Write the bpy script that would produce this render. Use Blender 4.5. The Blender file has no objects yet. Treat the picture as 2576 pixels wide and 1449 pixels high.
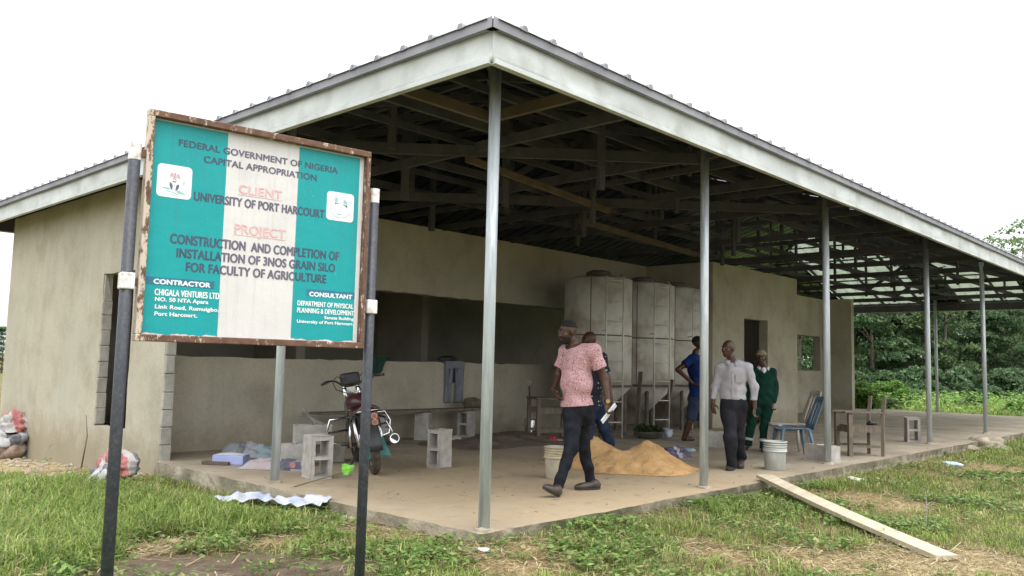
import bpy, math, random
import numpy as np
from mathutils import Vector, Matrix

random.seed(7)
RNG = np.random.default_rng(11)
S = bpy.context.scene
COL = S.collection
R_ = math.radians

# ------------------------------------------------------------------ camera
CX, CY, FPX = 1288.0, 724.5, 2085.0          # image centre and focal length, in px of a 2576 px wide print
CAM_X = Vector((0.682, -0.731, 0.024))
AX = Vector((0.68243, -0.08309, -0.72621)); AY = Vector((-0.73050, -0.04499, -0.68144))
AX.normalize(); AY = (AY - AX * AX.dot(AY)).normalized(); AZ = AX.cross(AY)
RM = Matrix((AX, AY, AZ))                     # camera space -> world space
CP = Vector((-4.604, -4.604, 1.29))
cam_d = bpy.data.cameras.new('camera'); cam = bpy.data.objects.new('camera', cam_d); COL.objects.link(cam)
cam.matrix_world = Matrix.Translation(CP) @ RM.to_4x4()
cam_d.sensor_width = 36.0; cam_d.lens = FPX / 2576.0 * 36.0
cam_d.clip_start = 0.05; cam_d.clip_end = 2000.0
S.camera = cam

# ------------------------------------------------------------------ sky, sun, exposure
CLOUD0, CLOUD1 = 4.2, 13.0                  # overcast radiance at the horizon and overhead, in sky texture units
SUN_EL, SUN_AZ = R_(70), R_(205)              # azimuth measured like the sky texture's rotation
w = bpy.data.worlds.new('World'); S.world = w; w.use_nodes = True
nt = w.node_tree; nt.nodes.clear()
sk = nt.nodes.new('ShaderNodeTexSky'); sk.sky_type = 'NISHITA'; sk.sun_disc = False
sk.sun_elevation = SUN_EL; sk.sun_rotation = SUN_AZ; sk.dust_density = 4.0; sk.air_density = 1.0; sk.ozone_density = 1.0
hs = nt.nodes.new('ShaderNodeHueSaturation'); hs.inputs['Saturation'].default_value = 0.22; hs.inputs['Value'].default_value = 1.0
bg = nt.nodes.new('ShaderNodeBackground'); bg.inputs['Strength'].default_value = 0.15
wo = nt.nodes.new('ShaderNodeOutputWorld')
# an even overcast deck in front of the clear sky, brighter overhead than at the horizon
cd = nt.nodes.new('ShaderNodeTexCoord'); sx = nt.nodes.new('ShaderNodeSeparateXYZ'); nt.links.new(cd.outputs['Generated'], sx.inputs[0])
rm = nt.nodes.new('ShaderNodeMapRange'); rm.inputs['From Min'].default_value = 0.0; rm.inputs['From Max'].default_value = 1.0; rm.inputs['To Min'].default_value = CLOUD0; rm.inputs['To Max'].default_value = CLOUD1
nt.links.new(sx.outputs[2], rm.inputs['Value'])
cl = nt.nodes.new('ShaderNodeMix'); cl.data_type = 'RGBA'; cl.blend_type = 'MULTIPLY'; cl.inputs[0].default_value = 1.0; cl.inputs[6].default_value = (0.955, 0.98, 1.0, 1)
nt.links.new(rm.outputs[0], cl.inputs[7])
mxs = nt.nodes.new('ShaderNodeMix'); mxs.data_type = 'RGBA'; mxs.inputs[0].default_value = 0.85
nt.links.new(sk.outputs[0], hs.inputs['Color']); nt.links.new(hs.outputs[0], mxs.inputs[6]); nt.links.new(cl.outputs[2], mxs.inputs[7])
nt.links.new(mxs.outputs[2], bg.inputs['Color']); nt.links.new(bg.outputs[0], wo.inputs['Surface'])
sl = bpy.data.lights.new('sun', 'SUN'); sl.energy = 0.8; sl.angle = R_(25); sl.color = (1.0, 0.965, 0.91)
so = bpy.data.objects.new('sun', sl); COL.objects.link(so)
sd_ = Vector((math.sin(SUN_AZ) * math.cos(SUN_EL), math.cos(SUN_AZ) * math.cos(SUN_EL), math.sin(SUN_EL)))
so.rotation_euler = sd_.to_track_quat('Z', 'Y').to_euler(); so.location = (0, 0, 30)
vs = S.view_settings; vs.view_transform = 'Standard'; vs.look = 'None'; vs.exposure = 1.0; vs.gamma = 1.0; vs.use_curve_mapping = False
S.cycles.max_bounces = 8; S.cycles.diffuse_bounces = 2; S.cycles.glossy_bounces = 3; S.cycles.use_denoising = True

# ------------------------------------------------------------------ measuring helpers (print position -> place on a plane)
FW = (RM @ Vector((0, 0, -1))); FWH = Vector((FW.x, FW.y, 0)).normalized()
RT = Vector((FWH.y, -FWH.x, 0)); UP = Vector((0, 0, 1))
def ray(u, v): return (RM @ Vector((u - CX, -(v - CY), -FPX))).normalized()
def onz(u, v, z=0.0):
    r = ray(u, v); return CP + r * ((z - CP.z) / r.z)
def ony(u, v, y):
    r = ray(u, v); return CP + r * ((y - CP.y) / r.y)
def onx(u, v, x):
    r = ray(u, v); return CP + r * ((x - CP.x) / r.x)
def onv(u, v, p):
    r = ray(u, v); return CP + r * ((Vector(p) - CP).dot(FWH) / r.dot(FWH))

# ------------------------------------------------------------------ scene helpers
def tag(o, label=None, cat=None, group=None, kind=None):
    if label: o['label'] = label
    if cat: o['category'] = cat
    if group: o['group'] = group
    if kind: o['kind'] = kind
    return o
def thing(name, label, cat, loc=(0, 0, 0), rz=0.0, group=None):
    o = bpy.data.objects.new(name, None); COL.objects.link(o); o.empty_display_size = 0.2
    o.location = loc; o.rotation_euler = (0, 0, rz)
    return tag(o, label, cat, group)
def kids(o): return [c for c in bpy.data.objects if c.parent is o]
def copy_tree(o, parent=None):
    ch = kids(o)
    c = o.copy(); COL.objects.link(c)
    if parent is not None: c.parent = parent
    for k in ch: copy_tree(k, c)
    return c

def noise3(p, sc, seed=0):
    """cheap smooth pseudo noise in -1..1 for numpy points (n,3)"""
    rs = np.random.default_rng(seed); out = 0; amp = 0
    for k in range(6):
        d = rs.normal(size=3); d /= np.linalg.norm(d); ph = rs.uniform(0, 6.28); f = sc * rs.uniform(0.6, 1.7)
        out = out + np.sin((p @ d) * f + ph); amp += 1
    return out / 3.0

class MB:
    def __init__(s): s.v = []; s.f = []
    def add(s, vs, fs):
        o = len(s.v); s.v += [tuple(v) for v in vs]; s.f += [tuple(i + o for i in f) for f in fs]; return s
    def box(s, c, size, rot=None):
        hx, hy, hz = size[0] / 2, size[1] / 2, size[2] / 2; c = Vector(c)
        vs = [Vector((x, y, z)) for x in (-hx, hx) for y in (-hy, hy) for z in (-hz, hz)]
        if rot is not None: vs = [rot @ v for v in vs]
        return s.add([v + c for v in vs], [(0, 1, 3, 2), (4, 6, 7, 5), (0, 4, 5, 1), (2, 3, 7, 6), (0, 2, 6, 4), (1, 5, 7, 3)])
    def bb(s, a, b):
        return s.box([(a[i] + b[i]) / 2 for i in range(3)], [abs(b[i] - a[i]) for i in range(3)])
    def beam(s, a, b, wd, ht, up=(0, 0, 1)):
        a = Vector(a); b = Vector(b); d = b - a; L = d.length; d.normalize(); u = Vector(up)
        if abs(d.dot(u)) > 0.95: u = Vector((1, 0, 0))
        sd = d.cross(u).normalized(); u = sd.cross(d)
        return s.box((a + b) / 2, (wd, L, ht), Matrix((sd, d, u)).transposed())
    def tube(s, pts, r, n=10, cap=True):
        pts = [Vector(p) for p in pts]; m = len(pts); rs = r if isinstance(r, (list, tuple)) else [r] * m
        o = []; prev = None
        for i, p in enumerate(pts):
            t = (pts[min(i + 1, m - 1)] - pts[max(i - 1, 0)]).normalized()
            if prev is None:
                u = Vector((0, 0, 1)) if abs(t.z) < 0.9 else Vector((1, 0, 0)); u = (u - t * u.dot(t)).normalized()
            else: u = (prev - t * prev.dot(t)).normalized()
            prev = u; sd = t.cross(u)
            o += [p + (u * math.cos(a) + sd * math.sin(a)) * rs[i] for a in (2 * math.pi * k / n for k in range(n))]
        fs = [(i * n + k, i * n + (k + 1) % n, (i + 1) * n + (k + 1) % n, (i + 1) * n + k) for i in range(m - 1) for k in range(n)]
        if cap: fs += [tuple(range(n - 1, -1, -1)), tuple((m - 1) * n + k for k in range(n))]
        return s.add(o, fs)
    def lathe(s, prof, n=24, c=(0, 0, 0), cap0=True, cap1=True):
        c = Vector(c); m = len(prof)
        vs = [c + Vector((r * math.cos(2 * math.pi * k / n), r * math.sin(2 * math.pi * k / n), z)) for r, z in prof for k in range(n)]
        fs = [(i * n + k, i * n + (k + 1) % n, (i + 1) * n + (k + 1) % n, (i + 1) * n + k) for i in range(m - 1) for k in range(n)]
        if cap0: fs.append(tuple(range(n - 1, -1, -1)))
        if cap1: fs.append(tuple((m - 1) * n + k for k in range(n)))
        return s.add(vs, fs)
    def ell(s, c, r, nu=14, nv=9, rot=None):
        c = Vector(c); vs = []; fs = []
        for j in range(nv + 1):
            th = math.pi * j / nv
            for i in range(nu):
                ph = 2 * math.pi * i / nu
                p = Vector((r[0] * math.sin(th) * math.cos(ph), r[1] * math.sin(th) * math.sin(ph), r[2] * math.cos(th)))
                vs.append(c + (rot @ p if rot is not None else p))
        for j in range(nv):
            for i in range(nu):
                a, b, cc, d = j * nu + i, j * nu + (i + 1) % nu, (j + 1) * nu + (i + 1) % nu, (j + 1) * nu + i
                fs.append((a, d, cc, b))
        return s.add(vs, fs)
    def prism(s, poly, y0, y1):
        """polygon in x,z pulled from y0 (front) to y1"""
        n = len(poly)
        vs = [(x, y0, z) for x, z in poly] + [(x, y1, z) for x, z in poly]
        return s.add(vs, [tuple(range(n)), tuple(range(2 * n - 1, n - 1, -1))] + [(i, i + n, (i + 1) % n + n, (i + 1) % n) for i in range(n)])
    def sheet(s, nx, ny, fn):
        vs = [fn(i / nx, j / ny) for j in range(ny + 1) for i in range(nx + 1)]
        return s.add(vs, [(j * (nx + 1) + i, j * (nx + 1) + i + 1, (j + 1) * (nx + 1) + i + 1, (j + 1) * (nx + 1) + i) for j in range(ny) for i in range(nx)])
    def build(s, name, mat, parent=None, smooth=False, bevel=0.0, off=(0, 0, 0), solid=0.0, seg=2, jitter=0.0):
        me = bpy.data.meshes.new(name)
        v = np.array(s.v, dtype=np.float64) - np.array(off)
        if jitter: v = v + RNG.normal(size=v.shape) * jitter
        me.from_pydata(v.tolist(), [], s.f); me.update()
        return finish(me, name, mat, parent, smooth, bevel, solid, seg)
def finish(me, name, mat, parent=None, smooth=False, bevel=0.0, solid=0.0, seg=2):
    if isinstance(mat, (list, tuple)):
        for m in mat: me.materials.append(m)
    elif mat: me.materials.append(mat)
    if smooth: me.polygons.foreach_set('use_smooth', [True] * len(me.polygons))
    o = bpy.data.objects.new(name, me); COL.objects.link(o)
    if parent is not None: o.parent = parent
    if solid:
        m = o.modifiers.new('solid', 'SOLIDIFY'); m.thickness = solid; m.offset = 0
    if bevel:
        m = o.modifiers.new('bevel', 'BEVEL'); m.width = bevel; m.segments = seg; m.limit_method = 'ANGLE'
    return o
def np_mesh(name, V, F, mat, parent=None, smooth=False, cols=None):
    """V (n,3), F (m,k) arrays, all faces with k corners"""
    me = bpy.data.meshes.new(name); n, (m, k) = len(V), F.shape
    me.vertices.add(n); me.vertices.foreach_set('co', np.ascontiguousarray(V, dtype=np.float32).ravel())
    me.loops.add(m * k); me.loops.foreach_set('vertex_index', np.ascontiguousarray(F, dtype=np.int32).ravel())
    me.polygons.add(m); me.polygons.foreach_set('loop_start', np.arange(0, m * k, k, dtype=np.int32))
    me.polygons.foreach_set('loop_total', np.full(m, k, dtype=np.int32)) if hasattr(me.polygons[0], 'loop_total') and False else None
    me.update(calc_edges=True)
    if cols is not None:
        at = me.color_attributes.new('tint', 'FLOAT_COLOR', 'POINT'); at.data.foreach_set('color', np.ascontiguousarray(cols, dtype=np.float32).ravel())
    return finish(me, name, mat, parent, smooth)

# ------------------------------------------------------------------ materials
def nodes(name):
    m = bpy.data.materials.new(name); m.use_nodes = True; t = m.node_tree
    return m, t, t.nodes['Principled BSDF']
def L(t, a, b): t.links.new(a, b)
def tex_co(t, kind='Object', scale=(1, 1, 1)):
    c = t.nodes.new('ShaderNodeTexCoord'); mp = t.nodes.new('ShaderNodeMapping'); mp.inputs['Scale'].default_value = scale
    L(t, c.outputs[kind], mp.inputs[0]); return mp.outputs[0]
def noise(t, co, sc, det=4.0, rough=0.55, dist=0.0):
    n = t.nodes.new('ShaderNodeTexNoise'); n.inputs['Scale'].default_value = sc; n.inputs['Detail'].default_value = det
    n.inputs['Roughness'].default_value = rough; n.inputs['Distortion'].default_value = dist
    if co is not None: L(t, co, n.inputs['Vector'])
    return n.outputs['Fac']
def ramp(t, fac, stops, interp='LINEAR'):
    r = t.nodes.new('ShaderNodeValToRGB'); r.color_ramp.interpolation = interp; e = r.color_ramp.elements
    while len(e) < len(stops): e.new(0.5)
    for i, (p, c) in enumerate(stops):
        e[i].position = p; e[i].color = (c, c, c, 1) if not isinstance(c, (tuple, list)) else (*c, 1)
    if fac is not None: L(t, fac, r.inputs[0])
    return r.outputs[0]
def mix(t, fac, a, b, mode='MIX'):
    m = t.nodes.new('ShaderNodeMix'); m.data_type = 'RGBA'; m.blend_type = mode
    for sock, val in ((m.inputs[0], fac), (m.inputs[6], a), (m.inputs[7], b)):
        if hasattr(val, 'is_linked') or hasattr(val, 'links'): L(t, val, sock)
        elif isinstance(val, (int, float)): sock.default_value = val
        else: sock.default_value = (*val, 1)
    return m.outputs[2]
def bump(t, b, h, strength=0.3, dist=0.01):
    n = t.nodes.new('ShaderNodeBump'); n.inputs['Strength'].default_value = strength; n.inputs['Distance'].default_value = dist
    L(t, h, n.inputs['Height']); L(t, n.outputs[0], b.inputs['Normal'])
def pm(name, c1, c2, sc=6.0, rough=0.7, bs=0.2, bsc=60.0, metal=0.0, stretch=(1, 1, 1), c3=None, sc3=1.2, lo=0.35, hi=0.65, bd=0.01, spec=None):
    """surface with two-tone noise, optional large patches of a third colour, and a fine bump"""
    m, t, b = nodes(name); co = tex_co(t, 'Object', stretch)
    col = ramp(t, noise(t, co, sc, 6), [(lo, c1), (hi, c2)])
    if c3 is not None: col = mix(t, ramp(t, noise(t, co, sc3, 5, 0.6), [(0.48, 0.0), (0.66, 1.0)]), col, c3)
    L(t, col, b.inputs['Base Color']); b.inputs['Roughness'].default_value = rough; b.inputs['Metallic'].default_value = metal
    if spec is not None: b.inputs['Specular IOR Level'].default_value = spec
    if bs: bump(t, b, noise(t, co, bsc, 5), bs, bd)
    return m

def plaster_mat():
    m, t, b = nodes('cement render'); co = tex_co(t)
    base = ramp(t, noise(t, co, 1.3, 8, 0.62), [(0.3, (0.35, 0.315, 0.24)), (0.5, (0.46, 0.42, 0.33)), (0.72, (0.52, 0.485, 0.395))])
    fine = ramp(t, noise(t, co, 22, 6, 0.7), [(0.3, 0.86), (0.7, 1.06)])
    col = mix(t, 1.0, base, fine, 'MULTIPLY')
    st = noise(t, tex_co(t, 'Object', (1.6, 1.6, 0.25)), 2.2, 6, 0.6)
    col = mix(t, ramp(t, st, [(0.5, 0.0), (0.75, 0.32)]), col, (0.25, 0.235, 0.18))
    col = mix(t, ramp(t, noise(t, co, 0.55, 7, 0.7), [(0.5, 0.0), (0.62, 0.4)]), col, (0.40, 0.40, 0.325))
    col = mix(t, ramp(t, noise(t, co, 7.0, 8, 0.8), [(0.60, 0.0), (0.70, 0.35)]), col, (0.27, 0.25, 0.20))
    # damp, stained foot of the wall (a stain with its own ragged upper edge)
    sx = t.nodes.new('ShaderNodeSeparateXYZ'); c = t.nodes.new('ShaderNodeTexCoord'); L(t, c.outputs['Object'], sx.inputs[0])
    ad = t.nodes.new('ShaderNodeMath'); ad.operation = 'MULTIPLY_ADD'; L(t, noise(t, co, 3.0, 6, 0.7), ad.inputs[0]); ad.inputs[1].default_value = 1.1; L(t, sx.outputs[2], ad.inputs[2])
    col = mix(t, ramp(t, ad.outputs[0], [(0.50, 0.70), (1.0, 0.0)]), col, (0.27, 0.225, 0.145))
    L(t, col, b.inputs['Base Color']); b.inputs['Roughness'].default_value = 0.92
    bump(t, b, noise(t, co, 45, 8, 0.7), 0.35, 0.008); return m
def slab_mat():
    m, t, b = nodes('screed floor'); co = tex_co(t)
    base = ramp(t, noise(t, co, 1.1, 8, 0.65), [(0.3, (0.19, 0.152, 0.108)), (0.5, (0.29, 0.242, 0.178)), (0.7, (0.395, 0.342, 0.262))])
    # ochre sand walked across the near part of the floor
    sx = t.nodes.new('ShaderNodeVectorMath'); sx.operation = 'DISTANCE'; c = t.nodes.new('ShaderNodeTexCoord'); L(t, c.outputs['Object'], sx.inputs[0]); sx.inputs[1].default_value = (2.6, 1.4, 0)
    mm = t.nodes.new('ShaderNodeMath'); mm.operation = 'MULTIPLY_ADD'; L(t, noise(t, co, 1.6, 6, 0.7), mm.inputs[0]); mm.inputs[1].default_value = -3.2; L(t, sx.outputs['Value'], mm.inputs[2])
    dn = t.nodes.new('ShaderNodeMath'); dn.operation = 'DIVIDE'; L(t, mm.outputs[0], dn.inputs[0]); dn.inputs[1].default_value = 4.0
    col = mix(t, ramp(t, dn.outputs[0], [(0.0, 0.8), (0.6, 0.0)]), base, (0.40, 0.30, 0.18))
    col = mix(t, ramp(t, noise(t, co, 5.0, 8, 0.7), [(0.56, 0.0), (0.72, 0.75)]), col, (0.125, 0.10, 0.075))
    col = mix(t, ramp(t, noise(t, co, 9.0, 6, 0.7), [(0.62, 0.0), (0.70, 0.7)]), col, (0.46, 0.41, 0.33))
    L(t, col, b.inputs['Base Color']); b.inputs['Roughness'].default_value = 0.9
    bump(t, b, noise(t, co, 30, 8, 0.7), 0.4, 0.01); return m
def island_mat(name, stops, rough=0.6, trans=0.35, spec=0.2, big=None):
    m, t, b = nodes(name); g = t.nodes.new('ShaderNodeNewGeometry')
    col = ramp(t, g.outputs['Random Per Island'], stops)
    if big:
        col = mix(t, ramp(t, noise(t, tex_co(t), big[0], 3), [(0.4, 0.0), (0.62, 1.0)]), col, mix(t, 0.6, col, big[1]))
    L(t, col, b.inputs['Base Color']); b.inputs['Roughness'].default_value = rough; b.inputs['Specular IOR Level'].default_value = spec
    if trans:
        tr = t.nodes.new('ShaderNodeBsdfTranslucent'); L(t, col, tr.inputs['Color']); mx = t.nodes.new('ShaderNodeMixShader'); mx.inputs[0].default_value = trans
        out = t.nodes['Material Output']; L(t, b.outputs[0], mx.inputs[1]); L(t, tr.outputs[0], mx.inputs[2]); L(t, mx.outputs[0], out.inputs[0])
    return m
def tint_mat(name, rough=0.6, trans=0.3):
    m, t, b = nodes(name); a = t.nodes.new('ShaderNodeVertexColor'); a.layer_name = 'tint'
    L(t, a.outputs[0], b.inputs['Base Color']); b.inputs['Roughness'].default_value = rough; b.inputs['Specular IOR Level'].default_value = 0.2
    tr = t.nodes.new('ShaderNodeBsdfTranslucent'); L(t, a.outputs[0], tr.inputs['Color']); mx = t.nodes.new('ShaderNodeMixShader'); mx.inputs[0].default_value = trans
    out = t.nodes['Material Output']; L(t, b.outputs[0], mx.inputs[1]); L(t, tr.outputs[0], mx.inputs[2]); L(t, mx.outputs[0], out.inputs[0]); return m

M = {}
M['plaster'] = plaster_mat()
M['slab'] = slab_mat()
M['slab_edge'] = pm('rough slab edge', (0.24, 0.205, 0.15), (0.42, 0.37, 0.28), 5, 0.95, 0.6, 25, c3=(0.16, 0.145, 0.09), sc3=2.0, bd=0.03)
M['block'] = pm('sandcrete', (0.36, 0.34, 0.31), (0.48, 0.455, 0.42), 9, 0.95, 0.6, 90, bd=0.006, c3=(0.30, 0.28, 0.245), sc3=3)
M['rawblock'] = pm('raw block jamb', (0.30, 0.285, 0.25), (0.44, 0.42, 0.375), 6, 0.95, 0.7, 50, bd=0.01)
M['galv'] = pm('galvanised pipe', (0.36, 0.40, 0.425), (0.53, 0.57, 0.595), 3.0, 0.45, 0.08, 40, metal=0.25, stretch=(6, 6, 0.6), c3=(0.62, 0.65, 0.66), sc3=4)
M['fascia'] = pm('white fascia metal', (0.47, 0.495, 0.49), (0.585, 0.61, 0.605), 1.6, 0.45, 0.3, 3.0, bd=0.05, c3=(0.42, 0.44, 0.42), sc3=2.5)
M['drip'] = pm('grey roof edge', (0.20, 0.205, 0.235), (0.30, 0.30, 0.335), 3, 0.6, 0.1, 20)
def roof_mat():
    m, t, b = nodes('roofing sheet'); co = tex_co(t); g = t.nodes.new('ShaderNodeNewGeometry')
    under = ramp(t, noise(t, co, 2, 5), [(0.35, (0.050, 0.070, 0.115)), (0.65, (0.080, 0.105, 0.16))]); top = ramp(t, noise(t, co, 2, 5), [(0.35, (0.30, 0.31, 0.34)), (0.65, (0.40, 0.41, 0.44))])  # underside carries the cool blue of shade and haze in its colour
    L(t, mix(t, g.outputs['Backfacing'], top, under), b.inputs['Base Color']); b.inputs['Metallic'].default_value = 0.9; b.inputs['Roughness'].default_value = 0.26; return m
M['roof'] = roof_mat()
def rooflight_mat():
    m, t, b = nodes('milky roof light sheet'); co = tex_co(t); col = ramp(t, noise(t, co, 3, 5), [(0.35, (0.30, 0.36, 0.27)), (0.65, (0.42, 0.47, 0.37))])
    L(t, col, b.inputs['Base Color']); b.inputs['Roughness'].default_value = 0.5; tr = t.nodes.new('ShaderNodeBsdfTranslucent'); L(t, col, tr.inputs['Color']); mx = t.nodes.new('ShaderNodeMixShader'); mx.inputs[0].default_value = 0.36
    L(t, b.outputs[0], mx.inputs[1]); L(t, tr.outputs[0], mx.inputs[2]); L(t, mx.outputs[0], t.nodes['Material Output'].inputs[0]); return m
M['rooflight'] = rooflight_mat()
M['timber'] = pm('roof timber', (0.048, 0.047, 0.054), (0.080, 0.077, 0.086), 3, 0.8, 0.2, 40, stretch=(1, 1, 1))  # cool tint puts the bluish haze under the roof into the wood colour
M['timber_light'] = pm('newer timber', (0.085, 0.062, 0.045), (0.135, 0.10, 0.072), 3, 0.8, 0.2, 40)
M['plank'] = pm('sawn plank', (0.42, 0.36, 0.26), (0.56, 0.49, 0.37), 4, 0.75, 0.25, 30, stretch=(1, 8, 8), c3=(0.42, 0.34, 0.23), sc3=2)
M['oldwood'] = pm('weathered wood', (0.115, 0.09, 0.068), (0.20, 0.16, 0.12), 5, 0.8, 0.3, 40, stretch=(4, 4, 1))
M['blackpost'] = pm('black pipe', (0.022, 0.025, 0.033), (0.036, 0.039, 0.049), 14, 0.5, 0.1, 60, c3=(0.06, 0.062, 0.068), sc3=60)
M['white'] = pm('white paint', (0.68, 0.67, 0.65), (0.82, 0.81, 0.80), 20, 0.6, 0.1, 60, c3=(0.45, 0.40, 0.34), sc3=30)
M['sand'] = pm('ochre sand', (0.55, 0.315, 0.125), (0.66, 0.42, 0.195), 7, 0.95, 0.9, 45, bd=0.03, c3=(0.46, 0.25, 0.095), sc3=3)
M['black'] = pm('black plastic', (0.018, 0.018, 0.02), (0.032, 0.032, 0.035), 20, 0.45, 0.05, 50)
M['rubber'] = pm('dusty tyre', (0.04, 0.034, 0.027), (0.11, 0.085, 0.06), 14, 0.9, 0.3, 60)
M['chrome'] = pm('chrome', (0.62, 0.62, 0.62), (0.75, 0.75, 0.76), 10, 0.18, 0.0, 10, metal=1.0)
M['maroon'] = pm('maroon paint', (0.045, 0.013, 0.015), (0.070, 0.022, 0.024), 9, 0.3, 0.0, 10)
M['engine'] = pm('grimy engine', (0.07, 0.062, 0.055), (0.17, 0.15, 0.13), 18, 0.55, 0.3, 60, metal=0.5)
M['silo'] = pm('dull galvanised silo', (0.60, 0.58, 0.52), (0.74, 0.72, 0.66), 2.5, 0.55, 0.10, 30, metal=0.1, c3=(0.44, 0.39, 0.31), sc3=2.0)
M['silo_dark'] = pm('silo seam', (0.10, 0.085, 0.07), (0.18, 0.15, 0.12), 8, 0.8, 0.2, 50)
M['ladder'] = pm('ladder steel', (0.60, 0.57, 0.50), (0.72, 0.69, 0.62), 8, 0.5, 0.1, 50, metal=0.3)
M['rust'] = pm('rusted steel', (0.10, 0.05, 0.035), (0.19, 0.10, 0.06), 12, 0.85, 0.3, 70)

# ================================================================== GROUND
def gz0(x, y):
    z = -0.185 + 0 * x
    z = z + 0.085 * np.exp(-((x / 3.2) ** 2 + (y / 2.2) ** 2)) + 0.03 * np.exp(-((y + .3) / .6) ** 2)
    z = z - 0.045 * np.clip(y - 5.2, 0, 8) * (x < 6)
    z = z - 0.03 * np.clip(-1.0 - y, 0, 6) * np.clip(6 - x, 0, 6) / 6
    return z
def gz(x, y):
    p = np.stack([np.asarray(x, float), np.asarray(y, float), np.zeros_like(np.asarray(x, float))], -1)
    return gz0(np.asarray(x, float), np.asarray(y, float)) + 0.012 * noise3(p, 2.3, 3) + 0.006 * noise3(p, 7.0, 4)
def gz1(x, y): return float(gz(np.array([x]), np.array([y]))[0])
def gpt(u, v, z=-0.2):
    p = onz(u, v, z)
    for _ in range(3): p = onz(u, v, gz1(p.x, p.y))
    return p
def axis(lo, hi, st, far):
    a = list(np.arange(lo, hi + 1e-6, st)); s = st
    while a[-1] < far: s *= 1.35; a.append(a[-1] + s)
    s = st
    while a[0] > -far: s *= 1.35; a.insert(0, a[0] - s)
    return np.array(a)
gx = axis(-7, 30, 0.22, 420); gy = axis(-7, 14, 0.22, 420)
GX, GY = np.meshgrid(gx, gy); GZ = gz(GX, GY)
nx_, ny_ = len(gx), len(gy); ii = np.arange(nx_ * ny_).reshape(ny_, nx_)
GF = np.stack([ii[:-1, :-1].ravel(), ii[:-1, 1:].ravel(), ii[1:, 1:].ravel(), ii[1:, :-1].ravel()], 1)

# bare or dry spots: (print u, v, radius in m, kind)   kind: soil, straw, rubble
SPOTS = [(560, 1446, 0.78, 'soil'), (780, 1450, 0.70, 'soil'), (410, 1455, 0.55, 'soil'),
         (1080, 1340, 0.64, 'straw'), (900, 1330, 0.42, 'straw'), (1250, 1390, 0.47, 'straw'), (420, 1375, 0.30, 'straw'), (700, 1365, 0.30, 'straw'),
         (2230, 1265, 0.64, 'straw'), (2480, 1180, 0.68, 'straw'), (2330, 1430, 0.59, 'sandy'), (2050, 1410, 0.51, 'sandy'), (1830, 1400, 0.42, 'straw'), (2480, 1420, 0.47, 'sandy'),
         (2090, 1250, 0.42, 'straw'), (180, 1172, 1.2, 'rubble'), (330, 1178, 0.9, 'rubble'), (60, 1168, 1.4, 'rubble')]
SP = []
for u, v, r, k in SPOTS:
    q = gpt(u, v); SP.append((q.x, q.y, r, k))
def spot_weight(x, y, kinds):
    wgt = np.zeros_like(x)
    p = np.stack([x, y, np.zeros_like(x)], -1); nz = 0.28 * noise3(p, 4.5, 9) + 0.16 * noise3(p, 12.0, 10)
    for sx, sy, r, k in SP:
        if k in kinds:
            d = np.hypot(x - sx, y - sy) / r + nz
            wgt = np.maximum(wgt, np.clip((1.15 - d) / 0.5, 0, 1))
    if 'rubble' in kinds: wgt = np.maximum(wgt, np.clip((x + 1.35 + 0.5 * nz) / 0.5, 0, 1) * np.clip((y - 5.2 + nz) / 0.5, 0, 1) * (x < 0.2))
    return wgt
def ground_mat():
    m, t, b = nodes('worn ground'); co = tex_co(t)
    soil = ramp(t, noise(t, co, 3.0, 8, 0.65), [(0.3, (0.13, 0.095, 0.05)), (0.55, (0.21, 0.16, 0.085)), (0.75, (0.30, 0.24, 0.14))])
    green = ramp(t, noise(t, co, 6.0, 6, 0.6), [(0.3, (0.06, 0.085, 0.02)), (0.7, (0.12, 0.14, 0.045))])
    col = mix(t, ramp(t, noise(t, co, 0.9, 6, 0.65), [(0.38, 0.0), (0.6, 0.85)]), soil, green)
    tn = t.nodes.new('ShaderNodeVertexColor'); tn.layer_name = 'tint'
    sp = t.nodes.new('ShaderNodeSeparateColor'); L(t, tn.outputs[0], sp.inputs[0])
    grit = ramp(t, noise(t, co, 40, 6, 0.7), [(0.3, 0.8), (0.7, 1.2)])
    straw = mix(t, 1.0, ramp(t, noise(t, co, 14, 6, 0.65), [(0.3, (0.23, 0.165, 0.085)), (0.7, (0.42, 0.32, 0.18))]), grit, 'MULTIPLY')
    dark = mix(t, 1.0, ramp(t, noise(t, co, 5, 7, 0.7), [(0.3, (0.085, 0.062, 0.045)), (0.55, (0.14, 0.105, 0.078)), (0.75, (0.21, 0.165, 0.12))]), grit, 'MULTIPLY')
    sandy = mix(t, 1.0, ramp(t, noise(t, co, 9, 6, 0.7), [(0.3, (0.30, 0.225, 0.12)), (0.7, (0.47, 0.37, 0.22))]), grit, 'MULTIPLY')
    col = mix(t, sp.outputs[0], col, straw); col = mix(t, sp.outputs[1], col, dark); col = mix(t, sp.outputs[2], col, sandy)
    L(t, col, b.inputs['Base Color']); b.inputs['Roughness'].default_value = 0.97; b.inputs['Specular IOR Level'].default_value = 0.1
    bump(t, b, noise(t, co, 18, 9, 0.75), 0.7, 0.03); return m
fx, fy = GX.ravel(), GY.ravel()
gc = np.stack([spot_weight(fx, fy, ('straw',)), spot_weight(fx, fy, ('soil',)), spot_weight(fx, fy, ('sandy', 'rubble')), np.ones_like(fx)], 1)
ground = np_mesh('ground', np.stack([fx, fy, GZ.ravel()], 1), GF, ground_mat(), smooth=True, cols=gc)
tag(ground, 'worn grassy ground with bare soil around the shed', 'ground', kind='structure')

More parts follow.
